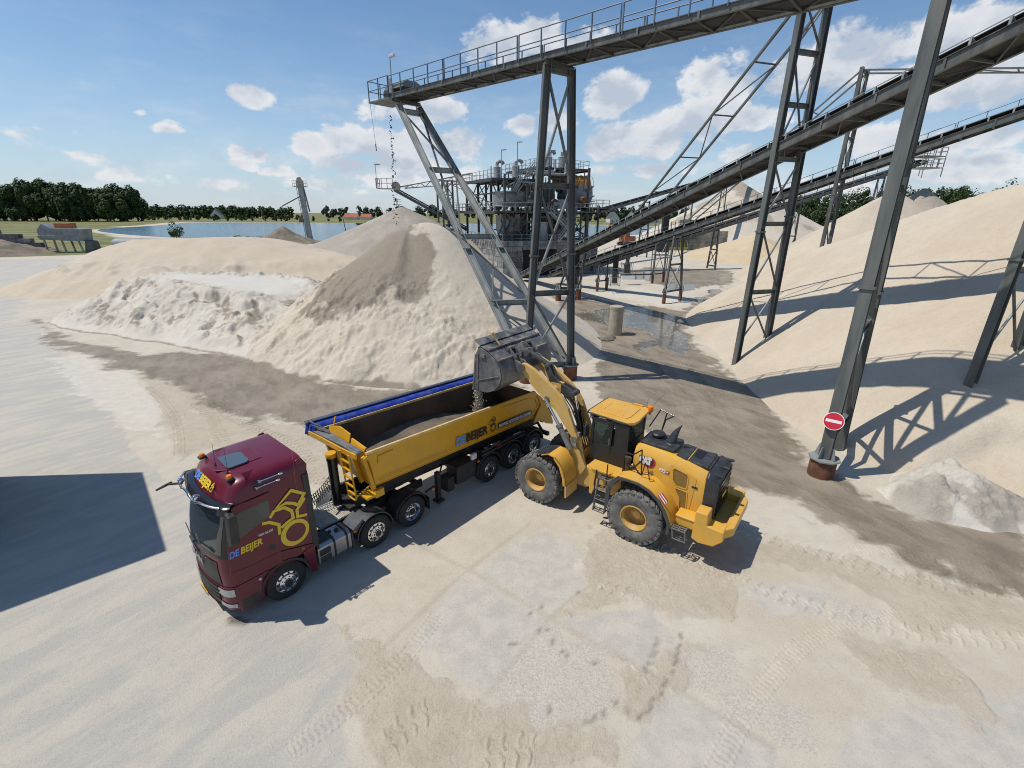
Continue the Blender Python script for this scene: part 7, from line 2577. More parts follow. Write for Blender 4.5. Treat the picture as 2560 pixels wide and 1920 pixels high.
# rear radiator guard
g = MB()
rg = [[(x_, 0.62 + i_, zb), (x_, 0.62 + i_, zt - 0.12), (x_, 0.76 + i_, zt), (x_, 2.04 - i_, zt), (x_, 2.18 - i_, zt - 0.12), (x_, 2.18 - i_, zb)] for x_, i_, zb, zt in ((5.28, 0.02, 1.22, 2.70), (5.34, 0.0, 1.22, 2.72), (5.58, 0.0, 1.24, 2.62), (5.64, 0.05, 1.26, 2.56))]
g.loft(rg)
rgd = g.build('radiator_guard', M['dark_hood'], loader, smooth=35, bevel=0.012)
g = MB()
for k in range(7):
    g.box(5.645, 0.80, 1.40 + 0.16 * k, 5.675, 2.0, 1.47 + 0.16 * k)
g.box(5.64, 0.72, 1.34, 5.655, 2.08, 2.50)
g.build('louvre', M['gloss_black'], rgd)
g = MB()
g.box(5.676, 1.2, 1.80, 5.684, 1.6, 1.92)
g.build('number_plate', M['plate'], rgd)
for y_ in (0.82, 1.4, 1.98):
    g = MB()
    g.box(5.34, y_ - 0.05, 2.64, 5.70, y_ + 0.05, 2.70)
    g.build('guard_rib', M['dark_hood'], rgd, bevel=0.015)
# counterweight
g = MB()
g.prism([(5.25, 0.88), (5.45, 0.80), (5.85, 0.86), (6.08, 1.12), (6.06, 1.42), (5.62, 1.44), (5.60, 1.80), (5.27, 1.78)], 0.10, 0.55, 'XZ')
g.prism([(5.25, 0.88), (5.45, 0.80), (5.85, 0.86), (6.08, 1.12), (6.06, 1.42), (5.62, 1.44), (5.60, 1.80), (5.27, 1.78)], 2.25, 2.70, 'XZ')
g.prism([(5.25, 0.86), (5.50, 0.78), (5.95, 0.86), (6.22, 1.10), (6.24, 1.40), (6.18, 1.40), (6.14, 1.20), (5.30, 1.20)], 0.55, 2.25, 'XZ')
g.prism([(6.06, 0.10 + 0.2), (6.24, 0.55), (6.24, 2.25), (6.06, 2.5), (6.0, 2.3), (6.0, 0.5)], 1.12, 1.40, 'XY')
g.build('counterweight', M['loader_yellow'], loader, bevel=0.03)
g = MB()
g.box(4.72, 0.28, 1.02, 5.26, 0.72, 1.30)
g.box(4.70, 0.25, 1.30, 5.28, 0.74, 1.35)
g.build('battery_box', M['loader_yellow'], loader, bevel=0.02)


def step_set(pts, w, nm):
    """open cage step: side flats with treads"""
    g = MB()
    (x0, z0), (x1, z1) = pts[0], pts[-1]
    for dx in (-w / 2, w / 2):
        g.beam((x0 + dx, 0.06, z0), (x1 + dx, 0.06, z1), 0.03, 0.10, (0, 1, 0))
    for a, b in pts:
        for yy in (0.02, 0.12, 0.22):
            g.beam((a - w / 2, yy, b), (a + w / 2, yy, b), 0.03, 0.03)
        g.beam((a - w / 2, 0.0, b), (a - w / 2, 0.25, b), 0.03, 0.05)
        g.beam((a + w / 2, 0.0, b), (a + w / 2, 0.25, b), 0.03, 0.05)
        g.beam((a, 0.0, b), (a, 0.25, b), 0.03, 0.03)
    return g.build(nm, M['step_grey'], loader, bevel=0.004)


step_set([(2.50, 1.80), (2.46, 1.42), (2.42, 1.02), (2.38, 0.58)], 0.38, 'ladder')
step_set([(4.90, 1.02), (4.95, 0.70)], 0.36, 'rear_step')
g = MB()
g.prism([(2.62, 1.70), (2.72, 1.66), (2.72, 1.0), (2.60, 0.62), (2.58, 1.2)], 0.0, 0.05, 'XZ')
g.build('ladder_guard', M['mud'], loader, bevel=0.01)
# operator cab
CX0, CX1, CY0, CY1, CZ0, CZ1 = 1.78, 2.86, 0.72, 2.10, 1.90, 3.44
g = MB()
g.prism([(CX0, CZ0), (CX1, CZ0), (CX1, 2.72), (2.30, 2.60), (1.62, 2.52), (1.60, 2.30)], CY0, CY0 + 0.05, 'XZ')
g.prism([(CX0, CZ0), (CX1, CZ0), (CX1, 2.72), (2.30, 2.60), (1.62, 2.52), (1.60, 2.30)], CY1 - 0.05, CY1, 'XZ')
g.box(CX0, CY0 + 0.05, CZ0, CX1, CY1 - 0.05, CZ0 + 0.08)
g.box(CX1 - 0.05, CY0, CZ0, CX1, CY1, 2.75)
g.prism([(1.58, 1.95), (1.63, 1.95), (1.63, 2.35), (1.58, 2.35)], CY0 + 0.05, CY1 - 0.05, 'XZ')
for ya in (CY0, CY1 - 0.06):
    g.beam((1.62, ya + 0.03, 2.30), (1.66, ya + 0.03, CZ1), 0.07, 0.08)
    g.beam((2.28, ya + 0.03, 2.3), (2.32, ya + 0.03, CZ1), 0.10, 0.06)
    g.beam((CX1 - 0.06, ya + 0.03, 2.3), (CX1 - 0.02, ya + 0.03, CZ1), 0.12, 0.06)
    g.box(1.6, ya, CZ1 - 0.10, CX1, ya + 0.06, CZ1)
g.box(1.6, CY0, CZ1 - 0.08, 1.72, CY1, CZ1)
g.box(2.42, CY0 - 0.02, 2.0, CX1 + 0.03, CY0, 3.36)
cabl = g.build('cab', M['cab_black'], loader, bevel=0.012)
g = MB()
g.box(1.66, CY0 + 0.02, 2.58, 2.28, CY0 + 0.03, CZ1 - 0.1)
g.box(1.66, CY1 - 0.03, 2.58, 2.8, CY1 - 0.02, CZ1 - 0.1)
g.add([(1.60, CY0 + 0.06, 2.36), (1.60, CY1 - 0.06, 2.36), (1.66, CY1 - 0.06, CZ1 - 0.08), (1.66, CY0 + 0.06, CZ1 - 0.08)], [(0, 1, 2, 3)])
g.box(CX1 - 0.03, CY0 + 0.1, 2.75, CX1 - 0.02, CY1 - 0.1, CZ1 - 0.1)
g.build('cab_window', M['clear'], cabl)
g = MB()
g.box(2.20, 1.20, 2.02, 2.65, 1.70, 2.45)
g.box(2.50, 1.22, 2.40, 2.66, 1.68, 3.05)
g.box(1.75, 1.2, 2.1, 1.85, 1.6, 2.6)
g.tube((1.88, 1.40, 2.62), (1.95, 1.40, 2.70), 0.17, 16)
g.build('operator_seat', M['interior'], cabl, bevel=0.04)
g = MB()
rf = [(1.40, 0.95), (1.46, 0.80), (2.82, 0.70), (2.98, 0.86), (3.02, 1.05), (2.96, 2.10), (2.80, 2.26), (1.46, 2.28), (1.40, 2.10)]
g.prism(rf, 3.47, 3.56, 'XY')
g.prism([(1.56, 1.0), (2.65, 0.95), (2.72, 1.15), (2.70, 1.95), (2.6, 2.1), (1.56, 2.05)], 3.555, 3.585, 'XY')
rof = g.build('roof', M['loader_yellow'], loader, bevel=0.025)
g = MB()
rl_ = [Vector((a, b, 3.52)) for a, b in rf[-3:] + rf[:3]]
g.path([p + (p - Vector((2.2, 1.5, 3.52))).normalized() * 0.05 for p in rl_], 0.022, 6)
g.build('roof_rail', M['black'], rof)
g = MB()
for (a, b) in (((1.75, 1.2), (1.75, 1.75)), ((1.75, 1.75), (2.2, 1.9)), ((2.2, 1.12), (2.5, 1.08)), ((2.45, 1.3), (2.7, 1.28))):
    g.beam((*a, 3.588), (*b, 3.588), 0.03, 0.012)
g.box(2.35, 2.16, 3.56, 2.68, 2.26, 3.60)
g.build('roof_bead', M['loader_yellow'], rof)
g = MB()
g.tube((2.96, 2.10, 3.40), (2.96, 2.10, 3.52), 0.03, 8)
bc = g.build('beacon_stem', M['black'], rof)
g = MB()
g.lathe([(0.085, 3.50), (0.095, 3.56), (0.09, 3.68), (0.06, 3.70), (0, 3.70)], (2.97, 2.10, 0), n=16)
g.build('beacon', M['amber'], bc, smooth=40)
g = MB()
g.tube((2.9, 2.2, 3.55), (3.15, 2.75, 3.95), 0.006, 5)
g.tube((2.8, 2.2, 3.55), (2.78, 2.32, 3.85), 0.005, 5)
g.build('antenna', M['black'], rof)
for (x_, y_, z_, s1) in ((1.50, 0.62, 2.95, -1), (1.42, 2.42, 2.80, 1)):
    g = MB()
    g.box(x_ - 0.06, y_ - 0.13, z_ - 0.2, x_ + 0.02, y_ + 0.13, z_ + 0.2)
    g.beam((x_, y_, z_ + 0.1), (1.66, 0.78 if s1 < 0 else 2.04, z_ + 0.25), 0.03, 0.03)
    g.build('mirror', M['black'], loader, bevel=0.02)
g = MB()
for (x_, y_) in ((1.55, 0.92), (1.55, 1.9)):
    g.tube((x_, y_, 3.36), (x_ - 0.10, y_, 3.34), 0.07, 12)
g.build('work_light', M['lamp'], loader)
g = MB()
g.box(1.0, 0.88, 2.50, 1.08, 1.0, 2.62)
g.tube((0.93, 0.82, 2.20), (0.93, 0.84, 2.20), 0.10, 16)
g.build('head_lamp', M['lamp'], loader)
# precleaner, exhaust, rails
g = MB()
g.lathe([(0.12, 2.98), (0.12, 3.05), (0.21, 3.06), (0.22, 3.12), (0.18, 3.16), (0, 3.17)], (3.52, 1.50, 0), n=24)
g.lathe([(0.26, 2.95), (0.26, 3.0), (0.15, 3.02)], (3.52, 1.50, 0), n=24)
g.build('precleaner', M['black'], loader, smooth=40)
g = MB()
ex_ = []
for t in np.linspace(0, 1, 10):
    ex_.append(Vector((3.98 + 0.02 * t + 0.22 * t * t, 1.38 + 0.04 * t, 2.90 + 0.72 * t)))
for i, (a, b) in enumerate(zip(ex_[:-1], ex_[1:])):
    w_ = 0.15 - 0.010 * i if i < 5 else 0.10 - 0.022 * (i - 5)
    w2 = 0.15 - 0.010 * (i + 1) if i + 1 < 5 else 0.10 - 0.022 * (i - 4)
    g.tube(a, b, w_, 14, max(0.012, w2))
g.lathe([(0.19, 2.97), (0.17, 3.0), (0.14, 3.01)], (3.98, 1.38, 0), n=16)
g.build('exhaust', M['dark_hood'], loader, smooth=50)


def rail(pts, r_=0.022, nm='handrail', m='gloss_black'):
    g = MB()
    g.path([Vector(p) for p in pts], r_, 8)
    return g.build(nm, M[m], loader, smooth=50)


rail([(2.92, 0.45, 2.72), (3.18, 0.45, 2.70), (3.44, 0.45, 2.95), (3.50, 0.45, 2.10)])
rail([(2.92, 0.45, 2.72), (2.92, 0.40, 2.02)])
rail([(2.92, 0.45, 2.36), (3.25, 0.45, 2.30), (3.50, 0.45, 2.10)])
rail([(3.25, 0.45, 2.30), (3.47, 0.45, 2.60)])
rail([(2.55, 0.10, 2.30), (2.56, 0.06, 1.60)])
rail([(2.20, 0.10, 2.0), (2.16, 0.06, 1.5), (2.22, 0.04, 1.28)])
rail([(3.55, 0.35, 2.15), (3.62, 0.32, 2.62), (3.70, 0.32, 2.55), (3.80, 0.35, 2.10)], 0.016)
rail([(3.02, 2.05, 3.0), (3.28, 2.2, 3.62), (3.75, 2.1, 3.55), (3.52, 2.05, 3.38), (3.42, 2.05, 2.9)])
rail([(3.50, 2.16, 3.58), (3.42, 2.05, 2.9)])
g = MB()
g.tube((2.98, 0.55, 2.05), (2.98, 0.55, 2.42), 0.11, 16)
g.tube((2.98, 0.55, 2.42), (2.98, 0.55, 2.50), 0.12, 16)
g.build('air_filter', M['liner'], loader, smooth=40)
# lettering
o = sidetext('lettering', 'CAT', 3.30, 2.40, 0.20, 0.40, M['white_mark'], loader, 0.702, 0.03, 0.0, 0.03)
g = MB()
g.add([(3.44, 0.711, 2.33), (3.62, 0.711, 2.28), (3.74, 0.711, 2.32), (3.80, 0.711, 2.44), (3.78, 0.711, 2.58), (3.66, 0.711, 2.66), (3.50, 0.711, 2.52)], [tuple(range(7))])
g.build('emblem_red', M['red_brick'], loader)
g = MB()
g.add([(3.28, 0.7075, 2.37), (3.55, 0.7075, 2.345), (3.69, 0.7075, 2.36), (3.735, 0.7075, 2.44), (3.72, 0.7075, 2.57), (3.66, 0.7075, 2.63), (3.28, 0.7075, 2.63)], [tuple(range(7))])
g.build('emblem_black', M['logo_dark'], loader)
sidetext('lettering', '972', 3.92, 2.30, 0.105, 0.20, M['white_mark'], loader, 0.704, -0.03, 0.15, 0.008)
g = MB()
g.prism([(4.12, 2.29), (4.23, 2.285), (4.255, 2.33), (4.23, 2.375), (4.12, 2.38)], 0.700, 0.709, 'XZ')
g.build('badge', M['red_brick'], loader)
sidetext('lettering', 'XE', 4.135, 2.315, 0.045, 0.08, M['white_mark'], loader, 0.697, -0.03, 0.1, 0.003)


# ---------------------------------------------------------------- processing plant on its block building
PA = math.radians(24.0)
bld = empty('block_building', (-1.5, 73.6, 0), PA, 'dark building of stacked concrete blocks under the processing plant', 'building')
rb2 = random.Random(21)
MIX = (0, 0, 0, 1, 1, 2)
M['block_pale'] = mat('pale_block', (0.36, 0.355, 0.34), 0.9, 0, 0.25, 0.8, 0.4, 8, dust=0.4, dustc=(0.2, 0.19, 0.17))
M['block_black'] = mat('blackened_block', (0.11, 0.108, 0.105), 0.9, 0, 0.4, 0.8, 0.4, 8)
M['block_dark'] = mat('shaded_block', (0.20, 0.20, 0.20), 0.9, 0, 0.45, 0.9, 0.4, 8, dust=0.6, dustc=(0.095, 0.09, 0.085))  # darker block copy: shade of the front and side walls put into the colour
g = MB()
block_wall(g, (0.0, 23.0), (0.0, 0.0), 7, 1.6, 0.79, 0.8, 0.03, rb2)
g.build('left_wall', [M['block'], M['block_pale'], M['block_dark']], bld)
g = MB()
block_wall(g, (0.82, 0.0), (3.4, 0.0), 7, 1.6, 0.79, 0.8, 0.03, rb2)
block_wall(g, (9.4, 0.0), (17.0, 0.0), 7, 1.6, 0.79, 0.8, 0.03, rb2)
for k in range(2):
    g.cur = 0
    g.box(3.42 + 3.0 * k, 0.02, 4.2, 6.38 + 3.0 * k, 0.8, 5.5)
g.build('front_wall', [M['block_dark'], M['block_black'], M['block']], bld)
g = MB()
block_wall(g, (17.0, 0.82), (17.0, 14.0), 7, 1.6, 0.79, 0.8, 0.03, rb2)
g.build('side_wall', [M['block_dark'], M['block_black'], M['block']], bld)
MIX = (0,)
g = MB()
g.box(0.8, 0.8, 5.3, 16.2, 22.5, 5.5)
x_ = -0.75
for i in range(29):
    g.box(-0.62, 0.1 + 0.8 * i, 5.54, -0.15, 0.5 + 0.8 * i, 5.66)
g.build('roof', M['block_dark'], bld)
for (a0, a1) in ((3.5, 6.2), (6.5, 9.3)):
    g = MB()
    g.box(a0, 1.2, 0.0, a1, 1.3, 4.2)
    g.build('doorway', M['dark'], bld)  # near-black sheet stands in for the unlit inside
for a0 in (10.6, 13.8, 15.8):
    g = MB()
    g.box(a0, -0.03, 0.5, a0 + 0.5, 0.03, 1.3)
    g.build('vent', M['dark'], bld)

plant = empty('processing_plant', (-1.5, 73.6, 0), PA, 'tangled grey sand processing plant with decks, pipes and an orange drum on the block building', 'plant')


def prail(mb, pts, h=1.2, step=1.7):
    handrail(mb, [Vector(p) for p in pts], h, step, 0.035, (1.0, 0.5))


plant.scale = (0.93, 1.0, 0.955)
# columns and bracing
for a in (1, 5, 9, 13, 16.6):
    for b in (1.5, 7, 13, 19):
        g = MB()
        zt = 15.1 if a < 8 else 17.0
        if b > 18 and a > 10:
            zt = 10.2
        g.beam((a, b, 5.5), (a, b, zt), 0.34, 0.34, (1, 0, 0))
        g.build('column', M['steel_dark'], plant)
for (a0, a1, b, z0, z1) in ((1, 5, 1.5, 10.4, 15), (5, 9, 1.5, 10.4, 15), (1, 5, 19, 10.4, 15), (13, 16.6, 1.5, 5.6, 10.2), (1, 5, 1.5, 5.6, 10.2), (9, 13, 19, 5.6, 10.2)):
    g = MB()
    g.beam((a0, b, z0), (a1, b, z1), 0.14, 0.14)
    g.beam((a0, b, z1), (a1, b, z0), 0.14, 0.14)
    g.build('bracing', M['steel'], plant)
for b0, b1 in ((1.5, 7), (7, 13), (13, 19)):
    g = MB()
    g.beam((1, b0, 10.4), (1, b1, 15), 0.14, 0.14)
    g.beam((1, b0, 15), (1, b1, 10.4), 0.14, 0.14)
    g.beam((1, b0, 13), (1, b1, 13), 0.2, 0.2)
    g.build('bracing', M['steel'], plant)


def deck(a0, b0, a1, b1, z, rails=True, nm='deck'):
    g = MB()
    g.box(a0, b0, z - 0.28, a1, b1, z)
    k = a0
    while k <= a1 + 0.01:
        g.box(k - 0.08, b0 + 0.1, z - 0.5, k + 0.08, b1 - 0.1, z - 0.28)
        k += (a1 - a0) / max(1, round((a1 - a0) / 3))
    d = g.build(nm, M['steel_dark'], plant)
    if rails:
        g = MB()
        prail(g, [(a0, b1, z), (a0, b0, z), (a1, b0, z), (a1, b1, z), (a0, b1, z)])
        g.build('handrail', M['steel_light'], d)
    return d


deck(-1.2, 0.3, 18.0, 20.5, 10.3)
deck(18.0, 3.0, 22.3, 10.5, 11.0)
deck(-0.4, 3.5, 8.2, 17.0, 15.2)
deck(7.6, 4.0, 18.2, 15.5, 17.1)
for (a, b) in ((20.8, 4), (20.8, 9.5), (18.6, 4)):
    g = MB()
    g.beam((a, b, 0), (a, b, 11), 0.26, 0.26, (1, 0, 0))
    g.build('column', M['steel_dark'], plant)
g = MB()
prail(g, [(0.2, 20, 5.5), (0.2, 0.5, 5.5), (16.6, 0.5, 5.5), (16.6, 12, 5.5)])
g.build('handrail', M['steel_light'], plant)
# left stay frame for the gravel conveyor
g = MB()
for (a, b) in ((-4.4, 17.2), (-2.0, 18.5), (-4.4, 20.5), (-2.0, 21.5)):
    g.beam((a, b, 0.0), (a, b, 15.6), 0.3, 0.3, (1, 0, 0))
for z in (7, 10.3, 13, 15.4):
    g.beam((-4.4, 17.2, z), (-2.0, 18.5, z), 0.2, 0.2)
    g.beam((-4.4, 17.2, z), (-4.4, 20.5, z), 0.2, 0.2)
for z0, z1 in ((7, 10.3), (10.3, 13), (13, 15.4)):
    g.beam((-4.4, 17.2, z0), (-2.0, 18.5, z1), 0.12, 0.12)
    g.beam((-2.0, 18.5, z0), (-4.4, 17.2, z1), 0.12, 0.12)
g.beam((-4.4, 17.2, 15.4), (1, 13, 15.0), 0.2, 0.2)
g.beam((-4.4, 17.2, 15.4), (6.5, 1.5, 8.5), 0.12, 0.12)
g.build('stay_frame', M['steel'], plant)


def tank(a, b, r, z0, z1, m='grey_paint', cone=0.0, nm='tank', dome=0.2):
    g = MB()
    pr = []
    if cone:
        pr.append((r * 0.2, z0 - cone))
    pr += [(r, z0), (r * 1.02, z0 + 0.05), (r, z0 + 0.1), (r, z1 - 0.12), (r * 1.04, z1 - 0.1), (r * 1.04, z1), (r * 0.9, z1), (0, z1 + dome)]
    g.lathe(pr, (a, b, 0), n=28)
    return g.build(nm, M[m], plant, smooth=35)


M['pale_tank'] = mat('pale_tank_paint', (0.27, 0.285, 0.29), 0.5, 0, 0.2, 0.8, 0, 10, dust=0.5, dustc=(0.24, 0.22, 0.19))
tank(3.2, 4.6, 2.7, 11.0, 13.2, 'grey_paint', 0)
tank(3.2, 4.6, 2.2, 7.2, 9.6, 'pale_tank', 1.2)
tank(6.8, 8.0, 2.0, 6.5, 9.8, 'grey_paint', 1.0)
tank(12.6, 3.0, 1.9, 10.7, 12.0, 'pale_tank', 0)
tank(16.4, 5.0, 1.6, 10.9, 12.8, 'pale_tank', 0)
tank(8.0, 1.6, 0.85, 5.6, 8.6, 'pale_tank', 0)
tank(14.6, 6.6, 1.5, 7.0, 9.6, 'grey_paint', 1.4)
tank(10.8, 6.0, 1.6, 7.2, 9.7, 'grey_paint', 1.6)
for a, b in ((3.0, 9.0), (5.2, 6.2), (12.6, 8.2), (14.8, 7.4)):
    z = 15.2 if a < 8 else 17.1
    tank(a, b, 0.62, z + 0.3, z + 2.0, 'pale_tank', 0.8, 'cyclone')
    g = MB()
    g.path([Vector((a, b, z + 2.0)), Vector((a, b, z + 2.6)), Vector((a + 0.35, b, z + 2.9)), Vector((a + 0.95, b, z + 2.9)), Vector((a + 1.2, b, z + 2.5))], 0.28, 12)
    g.build('elbow_pipe', M['pale_tank'], plant, smooth=50)
g = MB()
g.box(6.4, 4.5, 11.0, 11.8, 9.0, 14.8)
g.box(6.2, 4.3, 14.5, 12.0, 9.2, 14.8)
for k in range(7):
    g.box(6.5 + 0.8 * k, 4.40, 11.0, 6.65 + 0.8 * k, 4.5, 14.5)
g.build('screen_box', M['steel'], plant)
g = MB()
g.prism([(5.2, 11.2), (6.6, 13.4), (7.4, 13.4), (8.4, 11.2)], 2.6, 4.0, 'XZ')
g.build('chute', M['steel'], plant, bevel=0.05)
# orange drum with its hoops
g = MB()
n = 18
vs, fs = [], []
for i in range(n + 1):
    t = math.pi * i / n
    for a in (14.0, 18.4):
        vs.append((a, 5.0 + 1.55 * math.cos(t), 14.5 + 1.55 * math.sin(t)))
for i in range(n):
    fs.append((2 * i, 2 * i + 2, 2 * i + 3, 2 * i + 1))
g.add(vs, fs)
g.add([vs[2 * i + 1] for i in range(n + 1)], [tuple(range(n + 1))])
g.add([vs[2 * i] for i in range(n + 1)], [tuple(range(n + 1))])
dr_ = g.build('orange_drum', M['orange'], plant, smooth=30)
g = MB()
for a in (14.0, 15.1, 16.2, 17.3, 18.42):
    pts = [Vector((a, 5.0 + 1.62 * math.cos(math.pi * i / 14), 14.5 + 1.62 * math.sin(math.pi * i / 14))) for i in range(15)]
    g.path(pts, 0.06, 5)
pts = [Vector((18.9, 5.0 + 1.75 * math.cos(math.pi * i / 14), 14.3 + 1.95 * math.sin(math.pi * i / 14))) for i in range(15)]
g.path(pts, 0.06, 5)
g.build('hoop', M['yellow_rim'], dr_)
g = MB()
g.prism([(13.8, 14.5), (18.7, 14.5), (18.9, 12.6), (18.2, 11.2), (14.2, 11.2), (13.6, 12.6)], 3.3, 6.7, 'XZ')
g.build('drum_trough', M['grey_paint'], plant, bevel=0.05)
g = MB()
for (a, b, z) in ((10.6, 2.4, 11.6), (13.4, 1.8, 13.2), (15.6, 1.4, 12.0)):
    g.lathe([(0, -0.5), (0.5, -0.48), (0.62, -0.2), (0.62, 0.2), (0.5, 0.48), (0, 0.5)], (a, b, z), 'Y', 16)
g.build('pump', M['rust'], plant, smooth=40)
# pipe runs
rp_ = random.Random(33)
for k in range(11):
    g = MB()
    z = rp_.choice([7.2, 8.6, 9.4, 13.4, 14.2, 15.9, 16.3])
    b = rp_.uniform(0.6, 3.2)
    a0 = rp_.uniform(4.5, 9.5)
    L_ = rp_.uniform(3.5, 7.5)
    dz = rp_.choice([-1.6, -2.4, 1.4, 1.8])
    g.path([Vector((a0, b + 3, z)), Vector((a0, b, z)), Vector((a0 + 0.4, b - 0.2, z)), Vector((a0 + L_, b - 0.2, z)), Vector((a0 + L_ + 0.3, b - 0.1, z + dz * 0.2)), Vector((a0 + L_ + 0.3, b, z + dz))], rp_.uniform(0.14, 0.27), 10)
    g.build('pipe', M[rp_.choice(['steel_dark', 'steel', 'pale_tank', 'steel_light'])], plant, smooth=50)
for k in range(3):
    g = MB()
    a0 = 9.5 + 0.6 * k
    g.path([Vector((a0, 3.0, 15.9 - 0.5 * k)), Vector((a0 + 2, 2.6, 15.7 - 0.5 * k)), Vector((a0 + 4.5, 3.0, 15.0 - 0.4 * k)), Vector((15.2, 4.4, 14.8))], 0.26, 10)
    g.build('pipe', M['rust' if k == 1 else 'steel_dark'], plant, smooth=50)
for k in range(4):
    g = MB()
    a0 = 0.2 + 1.3 * k
    pts = [Vector((a0, 1.2 + 0.2 * math.sin(t), 9.0 - 3.0 * t / 3)) + Vector((0.35 * math.sin(t * 2 + k), 0, 0)) for t in np.linspace(0, 3, 8)]
    g.path(pts, 0.13, 7)
    g.build('rubber_hose', M['black'], plant, smooth=50)


def stair(p, q, w=0.9):
    p, q = Vector(p), Vector(q)
    g = MB()
    d = q - p
    n = int(abs(d.z) / 0.24)
    hor = Vector((d.x, d.y, 0)).normalized()
    s_ = hor.cross(Vector((0, 0, 1)))
    for sg in (-1, 1):
        g.beam(p + s_ * sg * w / 2, q + s_ * sg * w / 2, 0.06, 0.24)
        for h in (0.55, 1.05):
            g.tube(p + s_ * sg * w / 2 + Vector((0, 0, h)), q + s_ * sg * w / 2 + Vector((0, 0, h)), 0.035, 6)
        for k in range(6):
            c = p.lerp(q, k / 5) + s_ * sg * w / 2
            g.tube(c, c + Vector((0, 0, 1.05)), 0.03, 5)
    for k in range(n):
        c = p.lerp(q, (k + 0.5) / n)
        g.beam(c - s_ * w / 2, c + s_ * w / 2, 0.22, 0.04)
    g.build('stair', M['steel_light'], plant)


stair((8.2, -0.3, 10.2), (11.6, -0.3, 7.6))
stair((11.6, -0.6, 7.6), (9.6, -0.6, 5.5))
stair((4.5, 2.6, 15.1), (1.6, 2.6, 10.4))
stair((7.4, 3.4, 17.0), (5.6, 3.4, 15.3))
for (a, b, z, h) in ((1.6, 4.0, 15.2, 4.0), (4.9, 5.0, 15.2, 5.4), (9.2, 6.0, 17.1, 4.4), (9.7, 6.0, 17.1, 4.2), (11.2, 5.0, 17.1, 2.6), (16.8, 9.0, 17.1, 3.2)):
    g = MB()
    g.tube((a, b, z), (a, b, z + h), 0.07, 6)
    g.beam((a - 0.1, b, z + h), (a + 0.75, b - 0.2, z + h + 0.08), 0.2, 0.12)
    g.build('lamp_post', M['steel_light'], plant)
# small clutter: beams, ducts, boxes in the frames
for k in range(100):
    g = MB()
    a, b = rp_.uniform(0, 17), rp_.uniform(0.6, 6.0)
    z = rp_.choice([rp_.uniform(5.8, 9.6), rp_.uniform(10.4, 14.6)])
    if rp_.random() < 0.5:
        g.beam((a, b, z), (a + rp_.uniform(0.6, 3.0), b, z + rp_.choice([0, 0, 0.9, -0.9])), 0.14, 0.16)
    else:
        g.beam((a, b, z), (a, b, z + rp_.uniform(0.8, 2.8)), 0.13, 0.13, (1, 0, 0))
    if k % 4 == 0:
        s_ = rp_.uniform(0.25, 0.6)
        g.box(a - s_, b - s_, z, a + s_, b + s_, z + s_ * 1.4)
    g.build('frame_member', M[rp_.choice(['steel', 'steel_dark', 'steel_dark', 'steel_light'])], plant)


# ---------------------------------------------------------------- lake, shore, trees and far things
wm = bpy.data.materials.new('lake_water')
wm.use_nodes = True
nt = wm.node_tree
b_ = nt.nodes['Principled BSDF']
P_ = N(nt, 'ShaderNodeNewGeometry').outputs['Position']
b_.inputs['Base Color'].default_value = (0.055, 0.125, 0.165, 1)
b_.inputs['Roughness'].default_value = 0.16
b_.inputs['IOR'].default_value = 1.33
wn = noise(nt, vscale(nt, P_, (0.35, 1.0, 1.0)), 1.1, 6, 0.65)
bp_ = N(nt, 'ShaderNodeBump')
bp_.inputs['Strength'].default_value = 0.55
bp_.inputs['Distance'].default_value = 0.25
nt.links.new(wn, bp_.inputs['Height'])
nt.links.new(bp_.outputs[0], b_.inputs['Normal'])
g = MB()
g.add([(a, b, 0.06) for a, b in smooth_poly(LAKE, 2)], [tuple(range(len(LAKE) * 4))])
tag(g.build('lake', wm), kind='structure')


def leaf_mat(name, lo, hi):
    m = bpy.data.materials.new(name)
    m.use_nodes = True
    nt = m.node_tree
    b = nt.nodes['Principled BSDF']
    tc = N(nt, 'ShaderNodeNewGeometry')
    n1 = noise(nt, tc.outputs['Position'], 0.22, 5, 0.6)
    n2 = noise(nt, tc.outputs['Position'], 1.4, 4, 0.6)
    c = mixc(nt, ramp(nt, math_node(nt, 'MULTIPLY_ADD', n2, 0.5, math_node(nt, 'MULTIPLY', n1, 0.5)), 0.35, 0.65), lo, hi)
    nt.links.new(c, b.inputs['Base Color'])
    b.inputs['Roughness'].default_value = 0.75
    b.inputs['Specular IOR Level'].default_value = 0.2
    return m


M['leaf_dark'] = leaf_mat('dark_foliage', (0.030, 0.052, 0.018), (0.066, 0.098, 0.032))
M['leaf_mid'] = leaf_mat('mid_foliage', (0.035, 0.058, 0.020), (0.075, 0.105, 0.035))
M['leaf_far'] = leaf_mat('far_foliage', (0.045, 0.066, 0.040), (0.080, 0.105, 0.055))  # paler green: distance haze put into the leaf colour
M['leaf_fresh'] = leaf_mat('fresh_foliage', (0.05, 0.085, 0.02), (0.10, 0.15, 0.04))
M['bark'] = mat('bark', (0.06, 0.05, 0.04), 0.9, 0, 0.3, 3)


